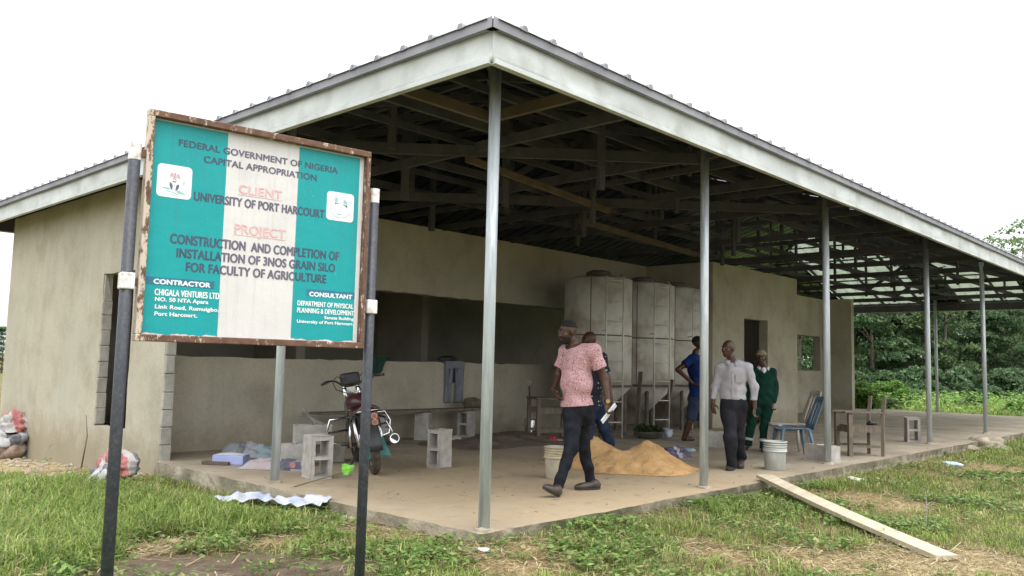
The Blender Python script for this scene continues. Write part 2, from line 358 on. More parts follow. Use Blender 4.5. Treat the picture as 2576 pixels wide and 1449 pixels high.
# slab
SX1 = 26.4; SY1 = 12.0
def edge_pts():
    ps = []
    for a, bq in (((-0.05, -0.07), (SX1, -0.07)), ((SX1, -0.07), (SX1, SY1)), ((SX1, SY1), (0.12, SY1)), ((0.12, SY1), (0.12, 5.60)), ((0.12, 5.60), (-0.05, 5.60)), ((-0.05, 5.60), (-0.05, -0.07))):
        n = max(2, int(math.dist(a, bq) / 0.11))
        for k in range(n):
            f = k / n; ps.append((a[0] + (bq[0] - a[0]) * f, a[1] + (bq[1] - a[1]) * f))
    return ps
mb = MB(); ep = edge_pts(); n = len(ep)
wob = RNG.normal(size=(n, 3)) * np.array([0.007, 0.007, 0.004])
low = RNG.normal(size=(n, 2)) * 0.004
slow = np.sin(np.arange(n) * 0.31) * 0.012
v1 = [(x + wob[i, 0] + slow[i], y + wob[i, 1] + slow[i], min(0, wob[i, 2])) for i, (x, y) in enumerate(ep)]
v2 = [(x + low[i, 0] + wob[i, 0] * 0.3 + (0.02 if y < 0 else 0), y + low[i, 1] + (0.03 if y < 0 else 0), -0.10 + wob[i, 2]) for i, (x, y) in enumerate(ep)]
v3 = [(x + 0.03 + low[i, 1], y + 0.045 + low[i, 0], -0.75) for i, (x, y) in enumerate(ep)]
mb.add(v1, [tuple(range(n))])
slab = mb.build('concrete_slab', M['slab'])
tag(slab, 'dusty concrete floor slab of the open shed', 'floor', kind='structure')
mb = MB(); mb.add(v1 + v2 + v3, [(i, n + i, n + (i + 1) % n, (i + 1) % n) for i in range(n)] + [(n + i, 2 * n + i, 2 * n + (i + 1) % n, n + (i + 1) % n) for i in range(n)])
mb.build('slab_edge', M['slab_edge'], slab)

# ================================================================== SHED
shed = thing('farm_shed', 'long unfinished block shed with steel pipe columns and a broad white edged metal roof', 'shed')
def wall(p0, p1, zb, zt, th, ops, label=None, sub=0.16):
    p0 = Vector((*p0, 0)); p1 = Vector((*p1, 0)); d = p1 - p0; Ln = d.length; d.normalize(); nrm = Vector((-d.y, d.x, 0))
    xs = {0.0, Ln}; zs = {zb, zt}
    for a, b_, c, e in ops: xs |= {a, b_}; zs |= {c, e}
    def fill(s):
        s = sorted(s); out = [s[0]]
        for q in s[1:]:
            k = max(1, int((q - out[-1]) / sub)) if ops else max(1, int((q - out[-1]) / 0.8)); a = out[-1]
            out += [a + (q - a) * (j + 1) / k for j in range(k)]
        return out
    xs, zs = fill(xs), fill(zs)
    def hole(x, z): return any(a < x < b_ and c < z < e for a, b_, c, e in ops)
    nx, nz = len(xs), len(zs)
    cell = [[not hole((xs[i] + xs[i + 1]) / 2, (zs[k] + zs[k + 1]) / 2) for k in range(nz - 1)] for i in range(nx - 1)]
    jit = {}
    for i in range(nx):
        for k in range(nz):
            on = any((abs(xs[i] - a) < 1e-6 or abs(xs[i] - b_) < 1e-6) and c - 1e-6 <= zs[k] <= e + 1e-6 or (abs(zs[k] - c) < 1e-6 or abs(zs[k] - e) < 1e-6) and a - 1e-6 <= xs[i] <= b_ + 1e-6 for a, b_, c, e in ops)
            inner = 0 < i < nx - 1 and 0 < k < nz - 1
            jit[i, k] = (random.uniform(-.009, .009), random.uniform(-.011, .011)) if on and inner else (0, 0)
    mb = MB(); idx = {}
    def V(i, k, s):
        if (i, k, s) not in idx:
            j = jit[i, k]; q = p0 + d * (xs[i] + j[0]) + nrm * (th * s); mb.v.append((q.x, q.y, zs[k] + j[1])); idx[i, k, s] = len(mb.v) - 1
        return idx[i, k, s]
    for i in range(nx - 1):
        for k in range(nz - 1):
            if not cell[i][k]: continue
            mb.f.append((V(i, k, 0), V(i + 1, k, 0), V(i + 1, k + 1, 0), V(i, k + 1, 0)))
            mb.f.append((V(i, k, 1), V(i, k + 1, 1), V(i + 1, k + 1, 1), V(i + 1, k, 1)))
            for di, dk, e in ((-1, 0, ((i, k), (i, k + 1))), (1, 0, ((i + 1, k + 1), (i + 1, k))), (0, -1, ((i + 1, k), (i, k))), (0, 1, ((i, k + 1), (i + 1, k + 1)))):
                a, c = i + di, k + dk
                if not (0 <= a < nx - 1 and 0 <= c < nz - 1) or not cell[a][c]:
                    (a0, c0), (a1, c1) = e
                    mb.f.append((V(a0, c0, 0), V(a0, c0, 1), V(a1, c1, 1), V(a1, c1, 0)))
    o = mb.build('wall', M['plaster'], shed)
    if label: o['label'] = label
    return o
WT = 3.66
wall((0, 11.95), (0, 5.6), -0.9, WT, 0.13, [(4.25, 5.3, 0.30, 2.43)], 'rendered outer wall with a bare window opening')
YB = 6.4
wall((0.13, YB), (11.75, YB), -0.05, WT, 0.23, [(0.12, 9.3, 1.29, 2.46)], 'back wall with a long dark opening over a parapet')
wall((11.75, YB), (11.75, 4.87), -0.05, WT, 0.22, [])
YF = 4.65
d0, d1 = ony(1872, 810, YF).x, ony(1931, 810, YF).x
wall((11.75, YF), (16.05, YF), -0.05, WT, 0.22, [(d0 - 11.75, d1 - 11.75, -0.02, 2.49)], 'pale front wall of the store room with a dark doorway')
wall((16.05, 4.87), (16.05, 6.6), -0.05, WT, 0.22, [])
YW = 6.6; w0, w1 = ony(1990, 880, YW).x, ony(2099, 880, YW).x
wall((16.05, YW), (22.45, YW), -0.05, WT, 0.22, [(0.10, min(6.1, w1 - 16.05), 1.31, 2.42)], 'wall with a window opening to the greenery')
wall((22.45, 11.95), (22.45, 5.7), -0.05, WT, 0.22, [(1.8, 5.0, 1.25, 2.5)])
wall((22.45, 11.95), (0.13, 11.95), -0.9, WT, 0.23, [])
for xx in (4.4, 7.6): wall((xx, 11.2), (xx, 9.6), -0.05, WT, 0.2, [])
# raw block courses showing at the wall end and in the window reveal
def jamb(y, z0, z1, nm):
    mb = MB(); z = z0
    while z < z1:
        h = min(random.choice((0.222, 0.215, 0.228)), z1 - z)
        mb.box((0.066 + random.uniform(-.004, .004), y - 0.010 + random.uniform(-.005, .005), z + h / 2), (0.134 + random.uniform(-.012, .006), 0.045, h - 0.008), Matrix.Rotation(random.uniform(-.03, .03), 3, 'Z')); z += h
    mb.build(nm, M['rawblock'], shed, bevel=0.010, jitter=0.003)
    MB().bb((0.012, y - 0.020, z0), (0.118, y + 0.004, z1)).build('mortar_bed', M['slab_edge'], shed)
jamb(5.6, -0.45, 3.64, 'block_jamb'); jamb(7.70, 0.31, 2.05, 'block_jamb')
MB().prism([(0.01, 2.05), (0.125, 2.05), (0.03, 2.42), (0.01, 2.42)], 7.665, 7.695).build('lintel_board', M['rawblock'], shed)

# columns
for (x, y) in ((0.07, 0.02), (3.56, 0.12), (7.09, 0.2), (12.16, 0.36), (16.33, 0.42), (21.3, 0.40), (0.16, 3.2), (26.2, 1.42), (26.2, 4.25), (26.2, 7.6)):
    mb = MB(); mb.lathe([(0.047, 0.0), (0.047, 1.9), (0.0475, 3.86)], 20, (x, y, -0.01))
    o = mb.build('column', M['galv'], shed, smooth=True)
    MB().lathe([(0.085, 0.0), (0.075, 0.018), (0.05, 0.03)], 9, (x, y, -0.004), cap0=False).build('grout_collar', M['slab_edge'], o, jitter=0.004)

# roof
EX0, EX1, EY0, EY1, ZE, TAN = -0.42, 26.85, -0.42, 12.62, 3.79, 0.29
HALF = (EY1 - EY0) / 2
def roofz(x, y): return ZE + TAN * max(0, min(x - EX0, EX1 - x, y - EY0, EY1 - y))
def slope(a0, a1, put, flip=False, lights=(), gaps=None):
    prof = []; a = a0
    while a < a1:
        for da, h in ((0, 0), (0.195, 0), (0.25, 0), (0.266, 0.034), (0.296, 0.034), (0.312, 0)):
            if a + da <= a1: prof.append((a + da, h))
        a += 0.34
    prof.append((a1, 0)); mb = MB(); mb.m = []; rr = random.Random(17)
    z_ = lambda q, b_, h: put(q, b_, ZE + TAN * b_ + h + 0.035)
    lim = lambda q: max(0.0, min(q - a0, a1 - q, HALF))
    for i in range(len(prof) - 1):
        (q0, h0), (q1, h1) = prof[i], prof[i + 1]; l0, l1 = lim(q0), lim(q1)
        mat_i = 1 if any(s < (q0 + q1) / 2 < e for s, e in lights) else 0
        cuts = [(-0.07, 1.0)]
        if gaps and i % 6 == 1 and gaps[0] < q0 < gaps[1]:                # slits added to show as bright glints along the ribs
            b_ = 1.2
            while b_ < min(l0, l1) - 0.8:
                b_ += rr.uniform(0.15, 0.8); e = b_ + rr.uniform(0.10, 0.30)
                if rr.random() < 0.75 and e < min(l0, l1) - 0.2: cuts.append((b_, e)); b_ = e
        segs = []; s = -0.07
        for (c, e) in cuts[1:]: segs.append((s, c)); s = e
        segs.append((s, None))
        for (s, e) in segs:
            k = len(mb.v); e0, e1 = (l0, l1) if e is None else (e, e)
            mb.v += [z_(q0, s, h0), z_(q1, s, h1), z_(q1, e1, h1), z_(q0, e0, h0)]; mb.f.append((k, k + 1, k + 2, k + 3) if not flip else (k + 3, k + 2, k + 1, k)); mb.m.append(mat_i)
    return mb
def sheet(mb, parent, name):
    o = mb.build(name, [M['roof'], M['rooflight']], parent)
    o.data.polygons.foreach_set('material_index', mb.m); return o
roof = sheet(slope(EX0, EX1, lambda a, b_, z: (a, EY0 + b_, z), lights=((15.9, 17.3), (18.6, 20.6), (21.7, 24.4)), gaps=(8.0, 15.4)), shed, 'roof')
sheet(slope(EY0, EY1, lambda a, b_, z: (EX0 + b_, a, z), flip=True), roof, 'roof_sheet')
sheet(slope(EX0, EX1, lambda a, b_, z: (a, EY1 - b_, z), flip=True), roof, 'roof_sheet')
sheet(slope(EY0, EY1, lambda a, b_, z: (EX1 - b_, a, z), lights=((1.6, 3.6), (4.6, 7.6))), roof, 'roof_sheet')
for (ax, ay, sx, sy) in ((EX0, EY0, 1, 1), (EX0, EY1, 1, -1), (EX1, EY0, -1, 1), (EX1, EY1, -1, -1)):
    mb = MB(); mb.tube([(ax + 0.04 * sx, ay + 0.04 * sy, ZE + 0.03), (ax + HALF * sx, ay + HALF * sy, ZE + TAN * HALF + 0.05)], [0.035, 0.06], 8)
    mb.build('ridge_cap', M['drip'], roof)
MB().tube([(EX0 + HALF, EY0 + HALF, ZE + TAN * HALF + 0.06), (EX1 - HALF, EY0 + HALF, ZE + TAN * HALF + 0.06)], 0.07, 8).build('ridge_cap', M['drip'], roof)
# fascia, its lower batten and the dark drip edge above it, one run per side
def fascia(fn, Ln, lab, rev=False):
    nx = int(Ln / 0.16); rs = np.random.default_rng(int(Ln * 10)); nzx = rs.normal(size=(nx + 2,)); nzx = np.convolve(nzx, [.25, .5, .25], 'same')
    def f(i, j):
        k = int(i * nx); out = 0.008 * nzx[k] * math.sin(math.pi * j) * 1.5 + 0.006 * math.sin(i * Ln * 2.1 + j * 2)
        return fn(i * Ln, 0.0 + out, 3.50 + 0.245 * j)
    o = MB().sheet(nx, 5, f).build('fascia', M['fascia'], roof, smooth=True, solid=0.012); o['label'] = lab
    mb = MB()
    m = max(2, int(Ln / 3.1)); c = 0.012
    for k in range(m):
        a, b_ = k * Ln / m + (0.012 if k == 0 else 0.001), (k + 1) * Ln / m - (0.012 if k == m - 1 else 0.001)
        dz = random.uniform(-.004, .004)
        q = [fn(a, 0.026, 3.487 + dz), fn(b_, 0.026, 3.487 + dz), fn(b_, 0.026, 3.525 + dz), fn(a, 0.026, 3.525 + dz), fn(a, -0.03, 3.487 + dz), fn(b_, -0.03, 3.487 + dz), fn(b_, -0.03, 3.525 + dz), fn(a, -0.03, 3.525 + dz)]
        mb.add(q, [(0, 1, 2, 3), (7, 6, 5, 4), (0, 4, 5, 1), (1, 5, 6, 2), (2, 6, 7, 3), (3, 7, 4, 0)])
    mb.build('batten', M['fascia'], roof, bevel=0.003)
    mb = MB(); c_ = [(0.06, 3.505), (Ln - 0.06, 3.505), (Ln - 0.06, 3.735), (0.06, 3.735)]
    mb.add([fn(a, -0.030, z) for a, z in c_] + [fn(a, -0.055, z) for a, z in c_], [(0, 1, 2, 3), (7, 6, 5, 4), (0, 4, 5, 1), (1, 5, 6, 2), (2, 6, 7, 3), (3, 7, 4, 0)]); mb.build('eaves_board', M['timber'], roof)
    mb = MB(); mb.add([fn(-0.05, 0.055, 3.735), fn(Ln + 0.05, 0.055, 3.735), fn(Ln + 0.05, 0.055, 3.82), fn(-0.05, 0.055, 3.82), fn(-0.05, -0.02, 3.735), fn(Ln + 0.05, -0.02, 3.735)], [(0, 1, 2, 3), (4, 5, 1, 0)])
    a = 0.0
    while a + 0.32 < Ln:                                     # closed rib ends along the eave
        pr_ = ((0.244, 3.80), (0.318, 3.80), (0.300, 3.844), (0.262, 3.844)); pos = (lambda q_: Ln - a - q_) if rev else (lambda q_: a + q_)
        mb.add([fn(pos(q_), 0.0725, z_) for q_, z_ in pr_] + [fn(pos(q_), 0.03, z_) for q_, z_ in pr_], [(0, 1, 2, 3), (0, 3, 7, 4), (3, 2, 6, 7), (2, 1, 5, 6)])
        a += 0.34
    mb.build('drip_edge', M['drip'], roof)
fascia(lambda a, o, z: (EX0 + a, EY0 - o, z), EX1 - EX0, 'long white fascia facing the grass')
fascia(lambda a, o, z: (EX0 - o, EY1 - a, z), EY1 - EY0, 'white fascia along the short side', True)
fascia(lambda a, o, z: (EX1 + o, EY0 + a, z), EY1 - EY0, 'white fascia at the far end')
fascia(lambda a, o, z: (EX1 - a, EY1 + o, z), EX1 - EX0, 'white fascia at the rear', True)
# timber frame
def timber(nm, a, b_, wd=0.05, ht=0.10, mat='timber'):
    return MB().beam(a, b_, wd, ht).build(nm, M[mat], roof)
TX = [1.75, 3.56, 5.3, 7.09, 9.6, 12.16, 14.2, 16.33, 18.9, 21.3, 23.8]
for x in TX: timber('tie_beam', (x, -0.36, 3.70), (x, 6.55, 3.70), 0.05, 0.11)
for y in (0.1, 1.55, 3.2, 4.75): timber('tie_beam', (-0.36, y, 3.80), (26.6, y, 3.80), 0.05, 0.10)
timber('tie_beam', (3.6, 0.16, 3.66), (0.1, 3.58, 3.66), 0.05, 0.12)
timber('tie_beam', (7.1, 0.3, 3.63), (0.9, 6.35, 3.63), 0.05, 0.12)
timber('hip_rafter', (-0.38, -0.38, 3.74), (5.9, 5.9, 3.74 + TAN * 6.28), 0.06, 0.13)
timber('tie_beam', (-0.36, 0.93, 3.655), (0.955, 0.93, 3.655), 0.05, 0.1, 'timber_light')
timber('tie_beam', (0.93, -0.36, 3.655), (0.93, 0.905, 3.655), 0.05, 0.1, 'timber_light')
rt = random.Random(3)
for x in TX:
    for y in (1.55, 3.2, 4.75):
        z1 = roofz(x, y) - 0.06; z0 = 3.62 - (rt.choice((0, 0, 0, 0.15, 0.35)) if x < 11 else 0)
        if z1 - z0 > 0.3: timber('strut', (x + 0.055, y + 0.06, z0), (x + 0.055, y + 0.06, z1), 0.05, 0.09)
for (x, y) in ((0.9, 2.4), (2.6, 0.85), (2.7, 2.4), (4.4, 2.35), (4.4, 4.0), (6.2, 2.4), (6.2, 4.1), (8.3, 2.3), (8.3, 3.9), (2.6, 4.1), (0.85, 4.4)):
    z1 = roofz(x, y) - 0.05; timber('strut', (x, y, 3.58 - rt.choice((0, 0, .1, .35))), (x, y, z1), 0.045, 0.085)
for (a, b_) in (((1.75, 1.55, 3.72), (3.5, 1.55, 4.38)), ((3.62, 1.6, 3.74), (3.62, 3.2, 4.8)), ((5.35, 1.6, 3.74), (5.35, 3.2, 4.8)), ((7.14, 1.6, 3.74), (7.14, 3.2, 4.8)), ((3.6, 3.26, 3.84), (5.3, 3.26, 4.8)), ((5.35, 3.26, 4.8), (7.0, 3.26, 3.84)), ((9.66, 1.6, 3.74), (9.66, 3.2, 4.8)),
                ((16.4, 1.6, 3.74), (16.4, 3.2, 4.8)), ((18.96, 1.6, 3.74), (18.96, 3.2, 4.8)), ((21.36, 3.2, 4.8), (21.36, 4.8, 3.8)), ((23.86, 3.2, 4.8), (23.86, 4.8, 3.8))):
    timber('brace', a, b_, 0.04, 0.09)
for x in (4.4, 6.2, 8.4, 10.8, 13.2):
    timber('tie_beam', (x, -0.36, 3.78), (x, 6.5, 3.78), 0.04, 0.075)
    for y in (0.85, 2.35, 4.0): timber('strut', (x + .05, y, 3.72), (x + .05, y, roofz(x, y) - .05), 0.035, 0.06)
for y in (0.85, 2.4, 4.0): timber('tie_beam', (-0.3, y, 3.88), (15.5, y, 3.88), 0.04, 0.075)
timber('brace', onz(1174, 399, 3.62), onz(1533, 531, 3.5), 0.05, 0.08, 'timber_light')
timber('brace', onz(1460, 555, 3.52), onz(1750, 640, 3.52), 0.05, 0.09, 'timber_light')
for k in range(11):                                             # purlins under the front and the left slopes
    b_ = 0.05 + 0.58 * k
    z = ZE + TAN * b_ - 0.012
    timber('purlin', (EX0 + b_, EY0 + b_, z), (EX1 - b_, EY0 + b_, z), 0.05, 0.045)
    timber('purlin', (EX0 + b_, EY0 + b_, z), (EX0 + b_, EY1 - b_, z), 0.05, 0.045)
    timber('purlin', (EX1 - b_, EY0 + b_, z), (EX1 - b_, EY1 - b_, z), 0.05, 0.045)
for x in np.arange(1.0, 26.4, 1.27):
    b_ = min(x - EX0, EX1 - x, HALF); timber('rafter', (x, EY0 + 0.03, ZE - 0.08), (x, EY0 + b_, ZE + TAN * b_ - 0.09), 0.045, 0.09)
for y in np.arange(1.0, 11.5, 1.27):
    b_ = min(y - EY0, EY1 - y, HALF); timber('rafter', (EX0 + 0.03, y, ZE - 0.08), (EX0 + b_, y, ZE + TAN * b_ - 0.09), 0.045, 0.09)
    timber('rafter', (EX1 - 0.03, y, ZE - 0.08), (EX1 - b_, y, ZE + TAN * b_ - 0.09), 0.045, 0.09)

# ================================================================== SIGN BOARD
SA = Vector((-2.827, -0.307, 1.362)); SEX = Vector((0.989, -0.148, 0)).normalized()
gs = -0.26
sign = thing('sign_board', 'green and white project sign board in a rusty frame on two black pipe posts', 'sign', (SA.x, SA.y, gs), math.atan2(SEX.y, SEX.x))
T0 = SA.z - gs
SW, SH = 1.305, 1.215
def rustframe():
    m, t, b = nodes('rust with worn cream paint'); co = tex_co(t)
    rust = ramp(t, noise(t, co, 18, 6, 0.7), [(0.3, (0.085, 0.04, 0.03)), (0.7, (0.20, 0.105, 0.065))])
    g = t.nodes.new('ShaderNodeSeparateXYZ'); L(t, co, g.inputs[0])
    side = ramp(t, g.outputs[0], [(0.0, 0.16), (0.05, 0.0)])       # the left bar kept more of its paint
    ad = t.nodes.new('ShaderNodeMath'); ad.operation = 'ADD'; L(t, noise(t, tex_co(t, 'Object', (1, 1, 0.45)), 26, 6, 0.75), ad.inputs[0]); L(t, side, ad.inputs[1])
    col = mix(t, ramp(t, ad.outputs[0], [(0.57, 0.0), (0.63, 1.0)]), rust, (0.56, 0.47, 0.38))
    L(t, col, b.inputs['Base Color']); b.inputs['Roughness'].default_value = 0.8; bump(t, b, noise(t, co, 60, 6, 0.7), 0.4, 0.004); return m
M['rustframe'] = rustframe()
def vinyl(name, c, fade):
    m, t, b = nodes(name); co = tex_co(t)
    col = ramp(t, noise(t, co, 3.0, 6, 0.6), [(0.3, c), (0.7, tuple(x * fade for x in c))])
    st = noise(t, tex_co(t, 'Object', (9, 1, 0.6)), 3.5, 6, 0.7)
    col = mix(t, ramp(t, st, [(0.5, 0.0), (0.72, 0.45)]), col, tuple(0.62 * x + 0.03 for x in c))
    col = mix(t, ramp(t, noise(t, tex_co(t, 'Object', (3, 1, 1)), 42, 4, 0.75), [(0.66, 0.0), (0.72, 0.55)]), col, (0.45, 0.62, 0.62))
    L(t, col, b.inputs['Base Color']); b.inputs['Roughness'].default_value = 0.45; b.inputs['Specular IOR Level'].default_value = 0.35
    bump(t, b, noise(t, co, 9, 5, 0.6), 0.15, 0.02); return m
M['vgreen'] = vinyl('teal green vinyl', (0.005, 0.33, 0.345), 0.88)
M['vwhite'] = vinyl('grubby white vinyl', (0.68, 0.66, 0.645), 0.88)
M['ink'] = pm('faded dark print', (0.03, 0.06, 0.11), (0.05, 0.09, 0.135), 30, 0.5, 0)
M['inkgrey'] = pm('sun faded grey print', (0.10, 0.09, 0.14), (0.15, 0.135, 0.185), 30, 0.5, 0)
M['inkred'] = pm('sun faded red print', (0.66, 0.34, 0.345), (0.72, 0.47, 0.47), 30, 0.5, 0)
M['inkbar'] = pm('blue band print', (0.015, 0.14, 0.23), (0.02, 0.18, 0.27), 20, 0.5, 0)
M['inkwhite'] = pm('white print', (0.72, 0.76, 0.76), (0.82, 0.84, 0.84), 30, 0.5, 0)
M['inkpink'] = pm('faded pink print', (0.50, 0.33, 0.38), (0.58, 0.42, 0.46), 30, 0.5, 0)
M['inkteal'] = pm('faded teal print', (0.22, 0.50, 0.50), (0.30, 0.56, 0.55), 30, 0.5, 0)
b1, b2 = 0.428, 0.850
panel = MB().bb((0.030, 0.030, T0 + 0.02), (SW - 0.03, 0.040, T0 + SH - 0.02)).build('panel', M['vwhite'], sign)
fb = 0.036
mb = MB(); zt = T0 + SH
mb.bb((0, -0.008, T0 + fb), (fb * 0.9, 0.052, zt - fb)).bb((SW - fb * 0.75, -0.008, T0 + fb), (SW, 0.052, zt - fb))
mb.bb((0, -0.01, T0), (SW, 0.054, T0 + fb)).bb((0, -0.01, zt - fb), (SW, 0.054, zt))
mb.build('frame', M['rustframe'], sign, bevel=0.004)
def stripe(s0, s1, seed):
    rs = random.Random(seed); pts = []
    k = 26
    for i in range(k + 1): pts.append((s0 + (s1 - s0) * i / k, T0 + 0.038 + 0.008 * rs.random() + 0.004 * math.sin(i * .6)))
    pts += [(s1, zt - 0.045), (s0, zt - 0.045)]
    return MB().prism(pts, 0.0291, 0.0300)
stripe(0.037, b1, 1).build('stripe', M['vgreen'], panel); stripe(b2, SW - 0.058, 2).build('stripe', M['vgreen'], panel)
for (a, c) in ((0.037, 0.398), (0.935, SW - 0.058)): MB().bb((a, 0.0283, T0 + 0.297), (c, 0.0291, T0 + 0.338)).build('label_band', M['inkbar'], panel)
def text_obj(body, s0, s1, tc, h, mat, parent, y=0.0245, bold=0.018, split=None, name='lettering', place=None):
    cu = bpy.data.curves.new('t', 'FONT'); cu.body = body; cu.size = 1.0
    cu.space_character = 1.04
    ob = bpy.data.objects.new('t', cu); COL.objects.link(ob); dg = bpy.context.evaluated_depsgraph_get(); dg.update()
    me = bpy.data.meshes.new_from_object(ob.evaluated_get(dg)); bpy.data.objects.remove(ob); bpy.data.curves.remove(cu)
    co = np.empty(len(me.vertices) * 3); me.vertices.foreach_get('co', co); co = co.reshape(-1, 3)
    cap = 0.70 + 1.4 * bold
    x = (co[:, 0] - co[:, 0].min()) / (co[:, 0].max() - co[:, 0].min()) * (s1 - s0) + s0
    z = co[:, 1] / cap * h + (tc - h / 2); kx = bold * h * 0.9
    F0 = [tuple(q.vertices) for q in me.polygons]; bpy.data.meshes.remove(me); mb = MB()
    for i, (dx, dz) in enumerate(((0, 0), (-1, 0), (1, 0), (0, .7), (0, -.7), (-.6, .5), (.6, -.5))): mb.add([(x[j] + dx * kx, y - 0.00006 * i, z[j] + dz * kx) for j in range(len(x))], F0)
    me = bpy.data.meshes.new(name); me.from_pydata(mb.v, [], mb.f); me.update(); V = mb.v
    me.materials.clear()
    mats = mat if isinstance(mat, (list, tuple)) else [mat]
    for q in mats: me.materials.append(q)
    for p in me.polygons:
        p.material_index = 0
        if split and len(mats) > 1:
            cx_ = sum(V[i][0] for i in p.vertices) / len(p.vertices); p.material_index = 1 if split[0] < cx_ < split[1] else 0
    o = bpy.data.objects.new(name, me); COL.objects.link(o); o.parent = parent; return o
IK = [M['ink'], M['inkgrey']]; SPL = (b1, b2)
TXT = [('FEDERAL GOVERNMENT OF NIGERIA', .167, 1.098, 1.072, .040, IK, .055), ('CAPITAL APPROPRIATION', .303, .964, 1.005, .040, IK, .055),
       ('CLIENT', .505, .754, .870, .050, M['inkred'], .03), ('UNIVERSITY OF PORT HARCOURT', .262, 1.023, .795, .052, IK, .055),
       ('PROJECT', .493, .787, .645, .054, M['inkred'], .03), ('CONSTRUCTION  AND COMPLETION OF', .153, 1.130, .552, .056, IK, .055),
       ('INSTALLATION OF 3NOS GRAIN SILO', .190, 1.108, .479, .054, IK, .055), ('FOR FACULTY OF AGRICULTURE', .243, 1.054, .408, .054, IK, .055),
       ('CONTRACTOR', .083, .374, .317, .029, M['inkwhite'], .085), ('CHIGALA VENTURES LTD.', .091, .433, .261, .036, M['inkwhite'], .045),
       ('NO. 50 NTA Apara', .095, .369, .224, .023, M['inkwhite'], .07), ('Link Road, Rumuigbo,', .097, .429, .185, .023, M['inkwhite'], .07), ('Port Harcourt.', .097, .314, .148, .023, M['inkwhite'], .07),
       ('CONSULTANT', .953, 1.229, .312, .029, M['inkwhite'], .085), ('DEPARTMENT OF PHYSICAL', .882, 1.240, .254, .031, M['inkwhite'], .045), ('PLANNING & DEVELOPMENT', .882, 1.246, .213, .031, M['inkwhite'], .045),
       ('Senate Building', 1.055, 1.246, .178, .020, M['inkwhite'], .07), ('University of Port Harcourt.', .884, 1.246, .148, .020, M['inkwhite'], .07)]
for i, (body, s0, s1, tc, h, mt, bo) in enumerate(TXT):
    text_obj(body, s0, s1, T0 + tc, h, mt, panel, y=0.0277 if mt is M['inkwhite'] else 0.0285, bold=bo, split=SPL)
for (a, c, tz) in ((.500, .758, .834), (.488, .790, .607)): MB().bb((a, 0.0288, T0 + tz), (c, 0.0298, T0 + tz + .004)).build('underline', M['inkred'], panel)
def rrect(s0, s1, z0, z1, r):
    out = []
    for (cx_, cz_, a0) in ((s1 - r, z1 - r, 0), (s0 + r, z1 - r, 90), (s0 + r, z0 + r, 180), (s1 - r, z0 + r, 270)):
        out += [(cx_ + r * math.cos(R_(a0 + k * 18)), cz_ + r * math.sin(R_(a0 + k * 18))) for k in range(6)]
    return out
em1 = MB().prism(rrect(.066, .245, T0 + .766, T0 + .942, .022), 0.0281, 0.0290).build('emblem', M['inkwhite'], panel); em1['label'] = 'white emblem with eagle over black shield'
em2 = MB().prism(rrect(1.037, 1.216, T0 + .764, T0 + .938, .022), 0.0281, 0.0290).build('emblem', M['inkwhite'], panel); em2['label'] = 'white emblem with teal corner marks and curved line'
def flat(parent, mat, polys, ox, oz, k=1.0, nm='print', y=0.0274):
    mb = MB()
    for p in polys: mb.prism([(ox + x * k, oz + z * k) for x, z in p], y, 0.0281)
    return mb.build(nm, M[mat], parent)
def arc(cx_, cz_, r, a0, a1, wd, n=14):
    o = [(cx_ + r * math.cos(R_(a0 + (a1 - a0) * i / n)), cz_ + r * math.sin(R_(a0 + (a1 - a0) * i / n))) for i in range(n + 1)]
    i_ = [(cx_ + (r - wd) * math.cos(R_(a0 + (a1 - a0) * i / n)), cz_ + (r - wd) * math.sin(R_(a0 + (a1 - a0) * i / n))) for i in range(n, -1, -1)]
    return o + i_
ox, oz = 0.156, T0 + 0.852
flat(em1, 'inkpink', [[(-.006, .048), (.004, .052), (.006, .044), (.007, .020), (-.007, .020), (-.006, .040)], [(-.008, .040), (-.014, .051), (-.022, .046), (-.027, .022), (-.017, .030), (-.008, .024)], [(.009, .040), (.015, .049), (.024, .040), (.030, .016), (.019, .024), (.009, .022)], [(-.010, .012), (.010, .010), (.012, .016), (-.010, .018)]], ox, oz)
flat(em1, 'inkgrey', [[(-.024, -.002), (-.013, -.010), (-.008, -.020), (-.010, -.048), (-.020, -.034), (-.026, -.016)], [(.024, -.010), (.013, -.014), (.009, -.022), (.006, -.048), (.018, -.040), (.025, -.024)], [(-.014, .006), (.012, .003), (.004, -.003), (-.006, -.002)]], ox, oz)
flat(em1, 'inkteal', [[(-.062, -.040), (-.052, -.034), (-.030, -.034), (-.014, -.040), (-.030, -.046), (-.046, -.042)], [(.010, -.047), (.026, -.044), (.048, -.052), (.066, -.066), (.044, -.060), (.020, -.060)], [(-.036, -.050), (-.006, -.054), (.024, -.064), (.020, -.068), (-.010, -.058), (-.036, -.055)], [(-.018, -.066), (.008, -.071), (.006, -.074), (-.016, -.070)]], ox, oz)
flat(em1, 'inkpink', [[(.045, .010), (.052, .010), (.050, -.014), (.046, -.012)], [(-.055, .020), (-.046, .022), (-.046, .018), (-.055, .016)]], ox, oz)
ox, oz = 1.126, T0 + 0.852
flat(em2, 'inkteal', [[(-.036, .052), (-.018, .054), (-.018, .026), (-.036, .026)], [(.020, .050), (.046, .036), (.046, .016), (.020, .022)], arc(-.004, -.030, .022, 205, 300, .006)], ox, oz)
flat(em2, 'inkgrey', [[(-.036, .022), (-.012, .019), (-.010, .015), (-.030, .015), (-.035, .004)], [(.012, .016), (.046, .012), (.046, -.006), (.036, .004), (.024, .010)]], ox, oz)
flat(em2, 'inkpink', [arc(0, .006, .076, 215, 325, .004), [(-.072, -.028), (-.066, -.026), (-.066, -.032), (-.072, -.034)], [(.066, -.036), (.072, -.034), (.072, -.040), (.066, -.042)]], ox, oz)
